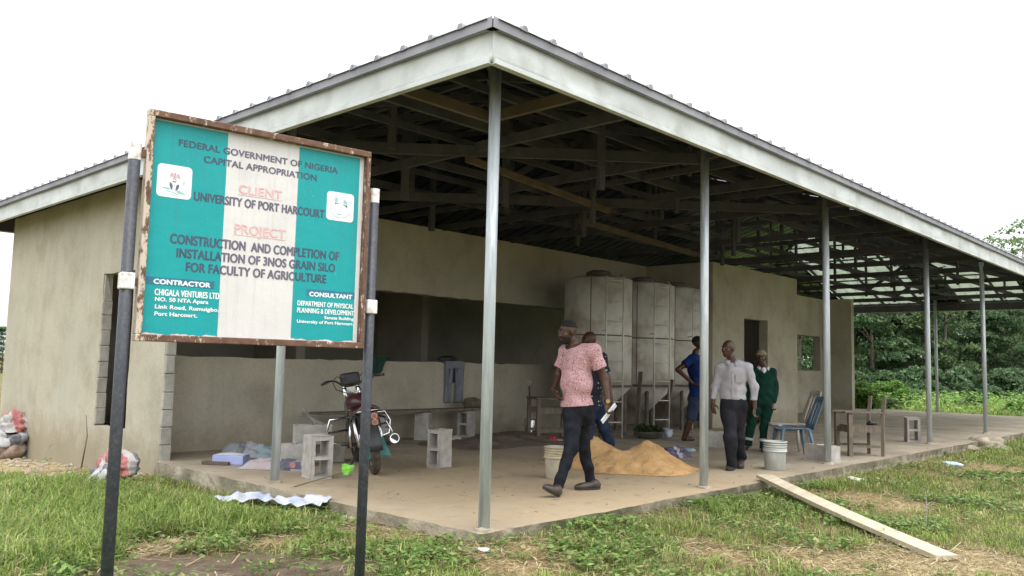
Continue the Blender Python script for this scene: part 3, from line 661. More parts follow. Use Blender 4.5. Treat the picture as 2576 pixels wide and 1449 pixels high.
for s in (-0.052, SW + 0.047):
    top = T0 + 0.985 if s < 0 else T0 + 0.955
    o = MB().lathe([(0.0305, -0.3), (0.0305, top - 0.05)], 18, (s, 0.022, 0)).build('post', M['blackpost'], sign, smooth=True)
    MB().lathe([(0.031, top - 0.05), (0.032, top + 0.038)], 18, (s, 0.022, 0)).build('post_cap', M['white'], o, smooth=False)
    zb = T0 + (0.262 if s < 0 else 0.215)
    mb = MB(); mb.bb((min(s - 0.034, s + 0.034), -0.012, zb), (max(s - 0.034, s + 0.034), 0.056, zb + 0.085)); mb.build('bracket', M['white'], sign, bevel=0.006)
    mb = MB(); x0 = -0.024 if s < 0 else SW; mb.bb((x0, 0.01, zb + 0.02), (x0 + 0.024, 0.03, zb + 0.06)); mb.build('hinge_lug', M['rust'], sign); MB().bb((x0, 0.01, top - 0.03), (x0 + 0.024, 0.03, top + 0.01)).build('hinge_lug', M['rust'], sign)

# ================================================================== OBJECTS ON THE SLAB
# ---- hollow blocks
def block_mesh(Wd=0.225, Hh=0.46, Dp=0.225):
    """block standing on end: two hollows one above the other, seen on the -y face"""
    xs = [-Wd / 2, -Wd / 2 + 0.042, Wd / 2 - 0.042, Wd / 2]; zs = [0, 0.045, Hh / 2 - 0.022, Hh / 2 + 0.022, Hh - 0.045, Hh]
    mb = MB(); idx = {}
    def V(i, k, s):
        if (i, k, s) not in idx:
            mb.v.append((xs[i] + random.uniform(-.003, .003), (-Dp / 2, Dp / 2)[s] + random.uniform(-.003, .003), zs[k] + (random.uniform(-.003, .003) if k else 0))); idx[i, k, s] = len(mb.v) - 1
        return idx[i, k, s]
    solid = lambda i, k: 0 <= i < 3 and 0 <= k < 5 and not (i == 1 and k in (1, 3))
    for i in range(3):
        for k in range(5):
            if not solid(i, k): continue
            mb.f += [(V(i, k, 0), V(i + 1, k, 0), V(i + 1, k + 1, 0), V(i, k + 1, 0)), (V(i, k, 1), V(i, k + 1, 1), V(i + 1, k + 1, 1), V(i + 1, k, 1))]
            for di, dk, e in ((-1, 0, ((i, k), (i, k + 1))), (1, 0, ((i + 1, k + 1), (i + 1, k))), (0, -1, ((i + 1, k), (i, k))), (0, 1, ((i, k + 1), (i + 1, k + 1)))):
                if not solid(i + di, k + dk):
                    (a0, c0), (a1, c1) = e; mb.f.append((V(a0, c0, 0), V(a0, c0, 1), V(a1, c1, 1), V(a1, c1, 0)))
    return mb
BLK = {}
def block(p, rz, label, lie=None, wide=1.0):
    """lie: None stands on end; 'up' lies flat with its hollows up; p is the middle of its footprint"""
    mb = block_mesh()
    if lie == 'up': mb.v = [(z - 0.23, x, y + 0.1125) for x, y, z in mb.v]; mb.f = [f[::-1] for f in mb.f]
    o = mb.build('concrete_block', M['block'], bevel=0.008)
    o.location = (p[0], p[1], p[2] if len(p) > 2 else 0.0)
    o.rotation_euler = (0, 0, rz); o.scale = (wide, wide, 1) if lie is None else (1, wide, wide)
    return tag(o, label, 'concrete block', 'grey hollow concrete blocks')
cyaw = math.atan2(FWH.y, FWH.x) - math.pi / 2         # rz that turns an object's front (-y) to the camera
def atu(u, y, v=1095): p = ony(u, v, y); return Vector((p.x, y, 0))
q = onz(797, 1206); block((q.x + 0.05, q.y + 0.08), cyaw - R_(14 - 48), 'hollow block on end beside the steel column, nearest to the motorcycle tail', wide=1.08)
q = onz(1112, 1178); block((q.x + 0.04, q.y + 0.1), cyaw - R_(38), 'lone hollow block on end in the middle of the bare floor', wide=0.92)
q = onz(735, 1176); block((q.x + 0.12, q.y + 0.18, 0.0), cyaw + R_(4), 'pale block lying flat under another block behind the paper bags', 'up', 1.12)
q = onz(822, 1166); block((q.x + 0.12, q.y + 0.22, 0.0), cyaw + R_(25), 'lower block of the stack with the straw bundle on top', 'up', 1.0)
q = onz(786, 1172); stk = block((q.x + 0.14, q.y + 0.24, 0.245), cyaw + R_(20), 'upper block of the low stack, under the straw bundle', 'up', 1.0); STK = stk.location + Vector((0, 0, 0.11))
BY = 6.0
for (u, rz, lab) in ((958, R_(20), 'block on end carrying the bench plank, nearest to the motorcycle'), (1063, R_(12), 'block on end under the middle of the bench plank'), (1172, R_(-22), 'block on end with its two hollows showing under the far bench end')):
    q = atu(u, BY); o = block((q.x, q.y), cyaw + rz + (R_(70) if u < 1100 else 0), lab, wide=1.0)
q = onz(2078, 1162); block((q.x + 0.1, q.y + 0.1), cyaw + R_(-58), 'grey block lying behind the third front column beside the wooden chair', 'up', 1.0)
q = onz(2310, 1113); block((q.x + 0.05, q.y + 0.12), cyaw + R_(-12), 'pale weathered block on end against the fourth front column', wide=1.0)
q = onz(1812, 1126); block((q.x + 0.1, q.y + 0.15), cyaw + R_(-8), 'block lying flat behind the man in grey shirt near the store wall', 'up', 1.1)

# ---- bench plank and things on it
a = atu(792, BY, 1044); b_ = atu(1212, BY, 1017)
z0 = 0.468
a.z = z0; b_.z = z0 + 0.0
d = (b_ - a).normalized(); mb = MB(); mb.beam(a - Vector((0, 0, -0.02)), b_ + Vector((0, 0, 0.02)), 0.30, 0.035)
pl = mb.build('bench_plank', M['oldwood'], bevel=0.004); tag(pl, 'long dark plank laid over blocks as a bench along the back wall', 'plank')
PLZ = z0 + 0.04
# ---- sack on the far end of the bench
def blob(name, c, r, mat, seed, amp=0.2, sc=6.0, flat=0.35, nu=36, nv=22, rz=0.0, parent=None):
    mb = MB().ell((0, 0, 0), (1, 1, 1), nu, nv); V = np.array(mb.v)
    nz = noise3(V * 1.0, sc * 0.5, seed) * amp * 0.6 + noise3(V, sc * 1.3, seed + 1) * amp * 0.35 - np.abs(noise3(V, sc * 2.2, seed + 2)) * amp * 0.3
    V = V * (1 + nz)[:, None] * np.array(r)
    V[:, 2] = np.maximum(V[:, 2], -flat * r[2]) + flat * r[2]
    ca, sa = math.cos(rz), math.sin(rz); V = np.stack([V[:, 0] * ca - V[:, 1] * sa, V[:, 0] * sa + V[:, 1] * ca, V[:, 2]], 1)
    mb.v = [tuple(x) for x in (V + (np.array(c) if parent is not None else 0))]
    o = mb.build(name, mat, parent, smooth=True)
    if parent is None: o.location = c
    return o
M['sack'] = pm('woven brown sack', (0.10, 0.08, 0.05), (0.18, 0.145, 0.09), 8, 0.9, 0.5, 70)
q = onv(1190, 1012, b_); q = Vector((b_.x - d.x * 0.22, b_.y - d.y * 0.22, PLZ)); tag(blob('cloth_sack', q, (0.23, 0.15, 0.13), M['sack'], 5, 0.25, rz=math.atan2(d.y, d.x)), 'small dark woven sack resting on the far end of the bench', 'sack')

# ---- straw / palm broom bundle on the block stack
M['straw'] = island_mat('dry bundle', [(0.0, (0.16, 0.15, 0.13)), (1.0, (0.40, 0.38, 0.34))], 0.9, 0.0)
mb = MB(); c0 = STK + Vector((-0.02, 0, 0.14)); tip = onv(762, 1036, c0)
mid = c0 + (tip - c0) * 0.5 + Vector((0, 0, 0.02))
for k in range(70):
    e = c0 + (tip - c0) * random.uniform(0.85, 1.1) + Vector((random.gauss(0, .03), random.gauss(0, .03), random.gauss(0, .028)))
    s_ = c0 + RT * random.uniform(-0.02, 0.16) + Vector((0, 0, random.uniform(-0.02, 0.01)))
    m_ = mid + Vector((random.gauss(0, .008), random.gauss(0, .008), random.gauss(0, .008)))
    mb.tube([s_, m_, e], [0.0035, 0.003, 0.002], 4)
tag(mb.build('straw_bundle', M['straw']), 'tied grey straw bundle lying on top of the block stack', 'bundle')

# ---- paper cement bags, blue box, off-cut near the left column
def bag_mat(name, bands, seed=0):
    m, t, b = nodes(name); co = tex_co(t); s = t.nodes.new('ShaderNodeSeparateXYZ'); L(t, co, s.inputs[0])
    wv = t.nodes.new('ShaderNodeMath'); wv.operation = 'MULTIPLY_ADD'; L(t, noise(t, co, 4.0 + seed, 3), wv.inputs[0]); wv.inputs[1].default_value = 0.18; L(t, s.outputs[0], wv.inputs[2])
    mr = t.nodes.new('ShaderNodeMapRange'); mr.inputs[1].default_value = -0.3; mr.inputs[2].default_value = 0.4; L(t, wv.outputs[0], mr.inputs[0])
    col = ramp(t, mr.outputs[0], bands, 'CONSTANT')
    col = mix(t, ramp(t, noise(t, co, 16, 6, 0.7), [(0.5, 0.0), (0.7, 0.6)]), col, (0.34, 0.32, 0.30))
    L(t, col, b.inputs['Base Color']); b.inputs['Roughness'].default_value = 0.75; bump(t, b, noise(t, co, 14, 6, 0.7), 0.8, 0.03); return m
GREYP = (0.36, 0.345, 0.345); MAUV = (0.42, 0.34, 0.35); SLATE = (0.10, 0.105, 0.14); LIL = (0.42, 0.42, 0.50)
M['bag_a'] = bag_mat('grey paper bag', [(0.0, (0.27, 0.28, 0.31)), (0.35, (0.17, 0.17, 0.19)), (0.5, (0.33, 0.34, 0.37)), (0.75, (0.30, 0.38, 0.42))])
M['bag_b'] = bag_mat('mauve paper bag', [(0.0, GREYP), (0.2, MAUV), (0.48, (0.40, 0.37, 0.38)), (0.62, SLATE), (0.9, LIL)])
M['bag_red'] = bag_mat('red white bag', [(0.0, (0.42, 0.40, 0.38)), (0.40, (0.40, 0.13, 0.125)), (0.60, (0.43, 0.40, 0.38)), (0.72, (0.14, 0.145, 0.17)), (0.88, (0.38, 0.37, 0.37))], 2)
M['bag_black'] = bag_mat('white and dark bag', [(0.0, (0.42, 0.42, 0.42)), (0.3, (0.12, 0.12, 0.14)), (0.45, (0.33, 0.34, 0.37)), (0.7, (0.10, 0.10, 0.13)), (0.85, (0.36, 0.37, 0.40))], 3)
M['bag_brown'] = bag_mat('brown blue bag', [(0.0, (0.30, 0.21, 0.16)), (0.45, (0.36, 0.27, 0.21)), (0.6, (0.10, 0.13, 0.20)), (0.9, (0.35, 0.37, 0.42))], 1)
def paper_bag(loc, size, rz, mat, label, seed, crumple=0.5, tilt=(0, 0), group='empty cement bags lying about'):
    """crumpled paper sack: two wrinkled skins meeting at the seams"""
    Lx, Wy, Hz = size; nx, ny = 34, 22; rs = np.random.default_rng(seed)
    u = np.linspace(-1, 1, nx + 1); v = np.linspace(-1, 1, ny + 1); U, Vv = np.meshgrid(u, v)
    prof = (np.clip(1 - np.abs(U) ** 4, 0, 1) ** 0.5) * (np.clip(1 - np.abs(Vv) ** 3, 0, 1) ** 0.6)
    P0 = np.stack([U.ravel() * 2, Vv.ravel() * 2, np.zeros(U.size)], 1)
    w1 = noise3(P0, 2.2, seed); w2 = noise3(P0, 5.5, seed + 1); w3 = np.abs(noise3(P0, 9.0, seed + 2))
    h = Hz * prof.ravel() * (0.62 + crumple * (0.35 * w1 + 0.28 * w2 - 0.25 * w3))
    edge = 1 + 0.06 * w2
    X = U.ravel() * Lx / 2 * edge; Y = Vv.ravel() * Wy / 2 * (1 + 0.08 * w1)
    top = np.stack([X, Y, np.maximum(h, 0.004) + tilt[0] * X + tilt[1] * Y], 1)
    bot = np.stack([X, Y, np.full_like(X, 0.002) + tilt[0] * X + tilt[1] * Y], 1)
    mz = min(bot[:, 2].min(), 0); V = np.concatenate([top, bot]); V[:, 2] -= mz * 0.0
    n = (nx + 1) * (ny + 1); F = []
    for j in range(ny):
        for i in range(nx):
            a = j * (nx + 1) + i; F.append((a, a + 1, a + nx + 2, a + nx + 1)); F.append((n + a, n + a + nx + 1, n + a + nx + 2, n + a + 1))
    mb = MB(); mb.v = [tuple(x) for x in V]; mb.f = F
    bd = [i for i in range(nx + 1)] + [j * (nx + 1) + nx for j in range(1, ny + 1)] + [ny * (nx + 1) + i for i in range(nx - 1, -1, -1)] + [j * (nx + 1) for j in range(ny - 1, 0, -1)]
    mb.f += [(bd[k], n + bd[k], n + bd[(k + 1) % len(bd)], bd[(k + 1) % len(bd)]) for k in range(len(bd))]
    o = mb.build('paper_bag', mat, smooth=True); o.location = loc; o.rotation_euler = (0, 0, rz)
    return tag(o, label, 'paper bag', group)
RY = math.atan2(RT.y, RT.x)
q = onz(622, 1152); paper_bag((q.x + 0.12, q.y + 0.18, 0.0), (0.72, 0.45, 0.20), RY + 0.1, M['bag_a'], 'crumpled grey paper bag behind the blue box near the wall', 21, 0.7)
q = onz(694, 1182); bg_ = paper_bag((q.x + 0.08, q.y + 0.12, 0.0), (0.78, 0.36, 0.155), RY - 0.12, M['bag_b'], 'mauve paper bag with round red print in front of the flat block', 22, 0.35)
pr = MB().bb((0.16, -0.186, 0.03), (0.36, -0.182, 0.11)); pr.build('print_band', pm('slate print', (0.10, 0.10, 0.14), (0.15, 0.15, 0.19), 20, 0.7, 0), bg_)
rp = MB(); rp.lathe([(0.036, 0), (0.036, 0.002)], 18); rr = rp.build('round_print', pm('red print', (0.45, 0.16, 0.16), (0.55, 0.25, 0.25), 30, 0.7, 0), bg_); rr.location = (0.27, -0.188, 0.07); rr.rotation_euler = (R_(90), 0, 0)
q = onz(578, 1171); o = thing('storage_box', 'pale lilac blue box lying on the slab beside the crumpled bags', 'box', (q.x + 0.08, q.y + 0.12, 0), RY - 0.05)
MB().bb((-0.19, -0.12, 0), (0.19, 0.12, 0.115)).build('body', pm('lilac blue card', (0.30, 0.33, 0.60), (0.36, 0.40, 0.66), 5, 0.6, 0.05, 20), o, bevel=0.012)
mb = MB(); mb.sheet(14, 8, lambda i, j: (-0.185 + 0.37 * i, -0.115 + 0.23 * j, 0.117 + 0.02 * math.sin(math.pi * i) * math.sin(math.pi * j))); mb.build('lid', pm('pale lilac film', (0.52, 0.54, 0.60), (0.60, 0.62, 0.68), 4, 0.4, 0.2, 14), o, smooth=True)
q = onz(548, 1169); mb = MB(); mb.beam(Vector((-0.17, 0, 0.022)), Vector((0.17, 0, 0.022)), 0.09, 0.04); o = mb.build('wood_offcut', M['timber_light'], bevel=0.004); o.location = (q.x - 0.02, q.y, 0); o.rotation_euler = (0, 0, RY - 0.15); tag(o, 'short reddish wood off-cut on the slab edge before the blue box', 'wood piece')

# ---- sand pile
def heap(name, pts, base_r, mat, label, cat, seed, n=64, amp=0.03, kind=None):
    """pts: (x, y, height, radius) mounds"""
    xs = [p[0] for p in pts]; ys = [p[1] for p in pts]; x0, x1, y0, y1 = min(xs) - base_r, max(xs) + base_r, min(ys) - base_r, max(ys) + base_r
    X, Y = np.meshgrid(np.linspace(x0, x1, n * 2), np.linspace(y0, y1, n * 2)); Z = np.zeros_like(X)
    P = np.stack([X.ravel(), Y.ravel(), 0 * X.ravel()], 1); wv = noise3(P, 5, seed).reshape(X.shape); w2 = noise3(P, 14, seed + 1).reshape(X.shape); w3 = noise3(P, 34, seed + 2).reshape(X.shape)
    for (px, py, h, r) in pts:
        dd = np.hypot(X - px, Y - py) * (1 + 0.16 * wv + 0.05 * w2); Z = np.maximum(Z, h * np.clip(1.12 - dd / r, 0, 1) / 1.12 + 0.0 * X)
    edge = np.clip(Z / 0.03, 0, 1)
    Z = Z + edge * (amp * 0.8 * wv * np.clip(Z / 0.1, 0, 1) + amp * 0.5 * w2 + amp * 0.28 * w3)
    # a spill apron round the foot
    Z = np.maximum(Z, -0.004)
    iy = np.arange(X.size).reshape(X.shape); keep = (np.maximum.reduce([Z[:-1, :-1], Z[1:, :-1], Z[:-1, 1:], Z[1:, 1:]]) > 0.0015)
    F = np.stack([iy[:-1, :-1][keep], iy[:-1, 1:][keep], iy[1:, 1:][keep], iy[1:, :-1][keep]], 1)
    V = np.stack([X.ravel(), Y.ravel(), Z.ravel() + 0.002], 1); used = np.unique(F); mp = np.zeros(len(V), int); mp[used] = np.arange(len(used))
    cx_, cy_ = np.mean(xs), np.mean(ys)
    o = np_mesh(name, V[used] - np.array([cx_, cy_, 0]), mp[F], mat, smooth=True); o.location = (cx_, cy_, 0)
    return tag(o, label, cat, kind=kind)
a = onv(1492, 1108, onz(1515, 1168)); c = onv(1628, 1118, onz(1640, 1178)); e = onv(1560, 1128, onz(1575, 1178))
SPK = [(a.x, a.y, 0.40, 0.58), (a.x + 0.12, a.y - 0.10, 0.24, 0.5), (e.x, e.y, 0.28, 0.55), (c.x, c.y, 0.36, 0.56), (c.x - 0.1, c.y - 0.1, 0.24, 0.52), (c.x + 0.08, c.y - 0.14, 0.12, 0.42), (a.x - 0.2, a.y - 0.3, 0.09, 0.4)]
heap('sand_pile', SPK, 0.9, M['sand'], 'heap of ochre building sand on the slab behind the man in pink', 'sand', 31, amp=0.035)
M['mud'] = pm('dark mortar heap', (0.11, 0.085, 0.06), (0.19, 0.15, 0.11), 7, 0.95, 0.8, 40, bd=0.02)
q1 = onz(1200, 1118); q2 = onz(1310, 1105); q3 = onz(1150, 1120)
heap('mortar_heap', [(q1.x, q1.y, 0.10, 0.7), (q2.x, q2.y, 0.13, 0.9), (q3.x, q3.y, 0.06, 0.4), ((q1.x + q2.x) / 2, (q1.y + q2.y) / 2, 0.10, 0.7)], 1.0, M['mud'], 'low spread of dark mixed mortar on the floor behind the near column', 'mortar', 35, amp=0.03)
q = onz(1143, 1113); tag(blob('stone_lump', (q.x, q.y, 0), (0.12, 0.10, 0.08), M['block'], 8, 0.3), 'pale broken lump on the floor beside the lone upright block', 'stone')

# ---- paint buckets
def bucket(loc, label, mats, k=1.0, rim_in=None):
    o = thing('plastic_bucket', label, 'bucket', loc, 0, 'large plastic paint buckets')
    R0, R1, H = 0.130 * k, 0.152 * k, 0.37 * k
    MB().lathe([(R0 - 0.008, 0.0), (R0, 0.006), (R1 - 0.012, H * 0.70), (R1 - 0.012, H), (R1 - 0.017, H), (R1 - 0.017, H * 0.7), (R0 - 0.008, 0.012)], 40, cap1=True).build('body', mats[0], o, smooth=True)
    mb = MB()
    for i, z in enumerate((0.72, 0.80, 0.88)):
        mb.lathe([(R1 - 0.012, H * z), (R1 + 0.004, H * (z + 0.01)), (R1 + 0.004, H * (z + 0.025)), (R1 - 0.012, H * (z + 0.035))], 40, cap0=False, cap1=False)
    mb.lathe([(R1 - 0.012, H * 0.965), (R1 + 0.006, H * 0.97), (R1 + 0.006, H * 0.995), (R1 - 0.003, H), (R1 - 0.016, H)], 40, cap0=False, cap1=False)
    mb.lathe([(R1 + 0.005, H * 0.645), (R1 + 0.007, H * 0.65), (R1 - 0.004, H * 0.725), (R1 - 0.012, H * 0.725)], 40, cap0=False, cap1=False)
    mb.build('rim_ribs', mats[1], o, smooth=True)
    MB().lathe([(R0 + 0.006, H * 0.62), (R1 - 0.019, H * 0.62)], 32, cap0=False, cap1=False).lathe([(0.001, H * 0.62), (R0 + 0.008, H * 0.625)], 32).build('contents', mats[2], o)
    return o
M['bk1'] = pm('cement stained bucket', (0.47, 0.42, 0.32), (0.60, 0.55, 0.45), 4, 0.6, 0.15, 40, c3=(0.36, 0.34, 0.28), sc3=7)
M['bk1r'] = pm('ochre rim', (0.50, 0.41, 0.25), (0.58, 0.49, 0.32), 8, 0.5, 0.1, 30)
M['bk2'] = pm('greyed bucket', (0.36, 0.37, 0.34), (0.47, 0.48, 0.45), 4, 0.65, 0.15, 40, c3=(0.52, 0.53, 0.50), sc3=6)
M['bk2r'] = pm('pale rim', (0.50, 0.51, 0.48), (0.58, 0.59, 0.56), 8, 0.5, 0.1, 30)
q = onz(1402, 1206); bucket((q.x + 0.08, q.y + 0.08, 0), 'cream bucket with sandy rim behind the striding leg of the man in pink', (M['bk1'], M['bk1r'], M['sand']), 0.97)
q = onz(1958, 1184); bucket((q.x + 0.07, q.y + 0.08, 0), 'grey ribbed bucket on the slab edge at the head of the plank', (M['bk2'], M['bk2r'], M['block']), 1.0)

# ---- plank ramp from the slab edge to the grass
a0, a1 = onz(1905, 1203, 0.045), onz(1950, 1198, 0.045); g0 = gpt(2352, 1414); g1 = gpt(2412, 1412)
A_ = (a0 + a1) / 2; B_ = (g0 + g1) / 2; B_.z += 0.03; A_ = A_ + (A_ - B_).normalized() * 0.06; A_.z += 0.0
dd = (B_ - A_); Lr = dd.length
mb = MB(); nseg = 14
sdv = dd.cross(UP).normalized(); nv_ = sdv.cross(dd.normalized())
for i in range(nseg + 1):
    p = A_ + dd * (i / nseg) + Vector((0, 0, -0.02 * math.sin(math.pi * i / nseg)))
    for s, h in ((-1, 0.022), (1, 0.022), (1, -0.022), (-1, -0.022)): mb.v.append(p + sdv * s * 0.097 * (1 + 0.015 * math.sin(i * 2.3)) + nv_ * h)
for i in range(nseg):
    for k in range(4): mb.f.append((4 * i + k, 4 * i + (k + 1) % 4, 4 * i + 4 + (k + 1) % 4, 4 * i + 4 + k))
mb.f += [(3, 2, 1, 0), (4 * nseg, 4 * nseg + 1, 4 * nseg + 2, 4 * nseg + 3)]
tag(mb.build('plank_ramp', M['plank'], bevel=0.004), 'pale sawn plank sloping from the slab edge down to the grass', 'plank')

# ---- silos on legs, with ladders
YS, RS = 5.12, 0.66
for i, (sx, ztop) in enumerate(((8.22, 2.96), (9.72, 2.97), (11.02, 2.97))):
    o = thing('grain_silo', ('nearest grain silo, with a round hatch on top, by the dark opening', 'middle grain silo of the three behind the ladders', 'far grain silo beside the blue shirted man and store wall')[i], 'silo', (sx, YS, 0), 0, 'steel grain silos')
    MB().lathe([(0.16, 0.42), (RS, 0.92), (RS, ztop - 0.02), (RS - 0.05, ztop), (0.2, ztop + 0.08)], 48).build('tank', M['silo'], o, smooth=True)
    MB().lathe([(0.24, ztop + 0.04), (0.25, ztop + 0.13), (0.18, ztop + 0.17)], 28).build('hatch', M['silo_dark'], o)
    mb = MB()
    mb.lathe([(RS + 0.001, 1.855), (RS + 0.01, 1.86), (RS + 0.01, 1.875), (RS + 0.001, 1.88)], 48, cap0=False, cap1=False)
    mb.lathe([(RS + 0.001, 0.905), (RS + 0.012, 0.91), (RS + 0.012, 0.945), (RS + 0.001, 0.95)], 48, cap0=False, cap1=False)
    mb.build('seam_band', M['silo_dark'], o)
    mb = MB()
    an = cyaw - math.pi / 2 - 0.42
    for k in range(4): mb.box((RS * math.cos(an + k * 1.57 + 0.1), RS * math.sin(an + k * 1.57 + 0.1), 1.93), (0.02, 0.012, 2.02), Matrix.Rotation(an + k * 1.57 + 0.1, 3, 'Z'))
    mb.build('seam', M['silo_dark'], o)
    for k in range(4):
        aa = math.pi / 4 + k * math.pi / 2
        MB().tube([(RS * 0.8 * math.cos(aa), RS * 0.8 * math.sin(aa), 0.0), (RS * 0.8 * math.cos(aa), RS * 0.8 * math.sin(aa), 0.98)], 0.04, 8).build('leg', M['silo_dark'], o)
    # ladder clipped to the side facing the open front
    la = thing('ladder', None, None, (0, 0, 0)); la.parent = o
    cdir = cyaw - math.pi / 2 + (0.27, 0.33, 0.42)[i]
    px, py = (RS + 0.16) * math.cos(cdir), (RS + 0.16) * math.sin(cdir); tx, ty = -math.sin(cdir + 0.0), math.cos(cdir + 0.0)
    for s in (-1, 1):
        MB().tube([(px + tx * 0.17 * s, py + ty * 0.17 * s, 0.0), (px + tx * 0.17 * s, py + ty * 0.17 * s, ztop - 0.02), (px * 0.85 + tx * 0.17 * s, py * 0.85 + ty * 0.17 * s, ztop + 0.03)], 0.016, 8).build('rail', M['ladder'], la, smooth=True)
    for k in range(8):
        z = 0.28 + 0.37 * k; MB().tube([(px - tx * 0.17, py - ty * 0.17, z), (px + tx * 0.17, py + ty * 0.17, z)], 0.012, 6).build('rung', M['ladder'], la, smooth=True)
    MB().tube([(px - tx * 0.17, py - ty * 0.17, 1.95), (px * 0.8 - tx * 0.17, py * 0.8 - ty * 0.17, 1.95)], 0.012, 6).build('stay', M['ladder'], la)
# ---- dark boards leaning under the silos, rails
q = onz(1690, 1090)
for k, (u, v, uu, vv) in enumerate(((1668, 1092, 1690, 955), (1600, 1095, 1612, 935))):
    p0 = onz(u, v); p1 = onv(uu, vv, p0 + FWH * 0.15); mb = MB(); mb.beam(p0, p1, 0.09, 0.025); tag(mb.build('leaning_board', M['oldwood']), ('dark narrow board leaning beside the middle ladder', 'dark narrow board leaning beside the first ladder')[k], 'board')

# ---- wide bowl of leaves and small stuff by the silos
q = onz(1637, 1102); o = thing('head_pan', 'wide metal pan heaped with cut green leaves near the silo ladders', 'pan', (q.x, q.y + 0.05, 0))
MB().lathe([(0.16, 0.0), (0.22, 0.02), (0.285, 0.115), (0.30, 0.12), (0.285, 0.11), (0.21, 0.03)], 36).build('bowl', pm('dull pan', (0.20, 0.20, 0.17), (0.30, 0.30, 0.26), 7, 0.5, 0.1, 40, metal=0.4), o, smooth=True)
M['herb'] = island_mat('cut leaves', [(0, (0.025, 0.05, 0.015)), (0.6, (0.06, 0.10, 0.03)), (1, (0.10, 0.13, 0.05))])
def leaf_cloud(n, c, r, size, seed, up=0.3, asp=0.5):
    rs = np.random.default_rng(seed); d = rs.normal(size=(n, 3)); d /= np.linalg.norm(d, axis=1)[:, None]
    P = np.array(c) + d * (rs.random(n) ** 0.45)[:, None] * np.array(r)
    a = rs.normal(size=(n, 3)); a[:, 2] = a[:, 2] * 0.6; a /= np.linalg.norm(a, axis=1)[:, None]
    b = np.cross(a, rs.normal(size=(n, 3)) + np.array([0, 0, up])); b /= np.linalg.norm(b, axis=1)[:, None]
    s = size * rs.uniform(0.6, 1.35, n)[:, None]
    V = np.stack([P - a * s * 0.5, P + b * s * asp * 0.5, P + a * s * 0.5, P - b * s * asp * 0.5], 1).reshape(-1, 3)
    return V, np.arange(4 * n).reshape(n, 4)
V, F = leaf_cloud(420, (0, 0, 0.14), (0.27, 0.27, 0.10), 0.10, 4); np_mesh('leaves', V, F, M['herb'], o)
q = onz(1668, 1100); tag(blob('plastic_wrap', (q.x + 0.1, q.y, 0), (0.16, 0.12, 0.13), pm('pale blue wrap', (0.42, 0.45, 0.55), (0.55, 0.57, 0.65), 6, 0.4, 0.4, 20), 41, 0.35, 9), 'crumpled pale blue plastic wrap beside the pan of leaves', 'plastic wrap')
q = onz(1702, 1150); o = paper_bag((q.x, q.y + 0.05, 0), (0.46, 0.34, 0.20), RY + 0.5, bag_mat('purple printed bag', [(0.0, (0.50, 0.46, 0.50)), (0.3, (0.09, 0.07, 0.13)), (0.5, (0.48, 0.44, 0.48)), (0.62, (0.09, 0.07, 0.13)), (0.9, (0.45, 0.43, 0.48))], 2), 'purple and white printed bag at the back foot of the sand heap', 55, 0.4)
q = onz(1736, 1135); tag(blob('plastic_scrap', (q.x, q.y, 0), (0.10, 0.07, 0.035), pm('aqua film', (0.30, 0.45, 0.50), (0.40, 0.55, 0.60), 6, 0.4, 0.3, 20), 42, 0.4, 9), 'small aqua plastic scrap on the floor beside the second column', 'plastic scrap')
q = onz(1386, 1112); o = thing('tray', 'low dark tray with a red bundle on the floor behind the cream bucket', 'tray', (q.x, q.y, 0), RY)
MB().bb((-0.20, -0.12, 0.0), (0.20, 0.12, 0.03)).build('base', M['oldwood'], o, bevel=0.006)
blob('red_bundle', (0.03, 0, 0.03), (0.075, 0.06, 0.05), pm('red cloth', (0.45, 0.03, 0.06), (0.55, 0.06, 0.10), 9, 0.7, 0.3, 30), 9, 0.35, 8, parent=o)
MB().beam(Vector((0.08, 0.02, 0.038)), Vector((0.19, -0.02, 0.038)), 0.03, 0.012).build('white_tag', M['white'], o)

# ---- shovel standing against the back wall
p0 = onz(1333, 1090); p1 = p0 + Vector((0.06, 0.10, 0.98))
o = thing('shovel', 'shovel standing upright with a D shaped wooden grip beside the old table', 'shovel', (p0.x, p0.y, 0)); rel = p1 - p0
MB().tube([(rel * 0.22), rel * 0.90], 0.016, 8).build('shaft', M['timber_light'], o, smooth=True)
g = rel * 0.90; mb = MB(); mb.tube([g, g + RT * 0.055 + UP * 0.09], 0.012, 6).tube([g, g - RT * 0.055 + UP * 0.09], 0.012, 6).tube([g + RT * 0.06 + UP * 0.09, g - RT * 0.06 + UP * 0.09], 0.014, 6); mb.build('grip', M['plank'], o, smooth=True)
mb = MB(); mb.sheet(8, 8, lambda i, j: RT * ((i - 0.5) * 0.21 * (1 - 0.35 * (1 - j) ** 3)) + rel * (0.0 + 0.27 * j) + FWH * (0.05 * (2 * (i - 0.5)) ** 2 - 0.05)); mb.build('blade', M['chrome'], o, smooth=True, solid=0.004)

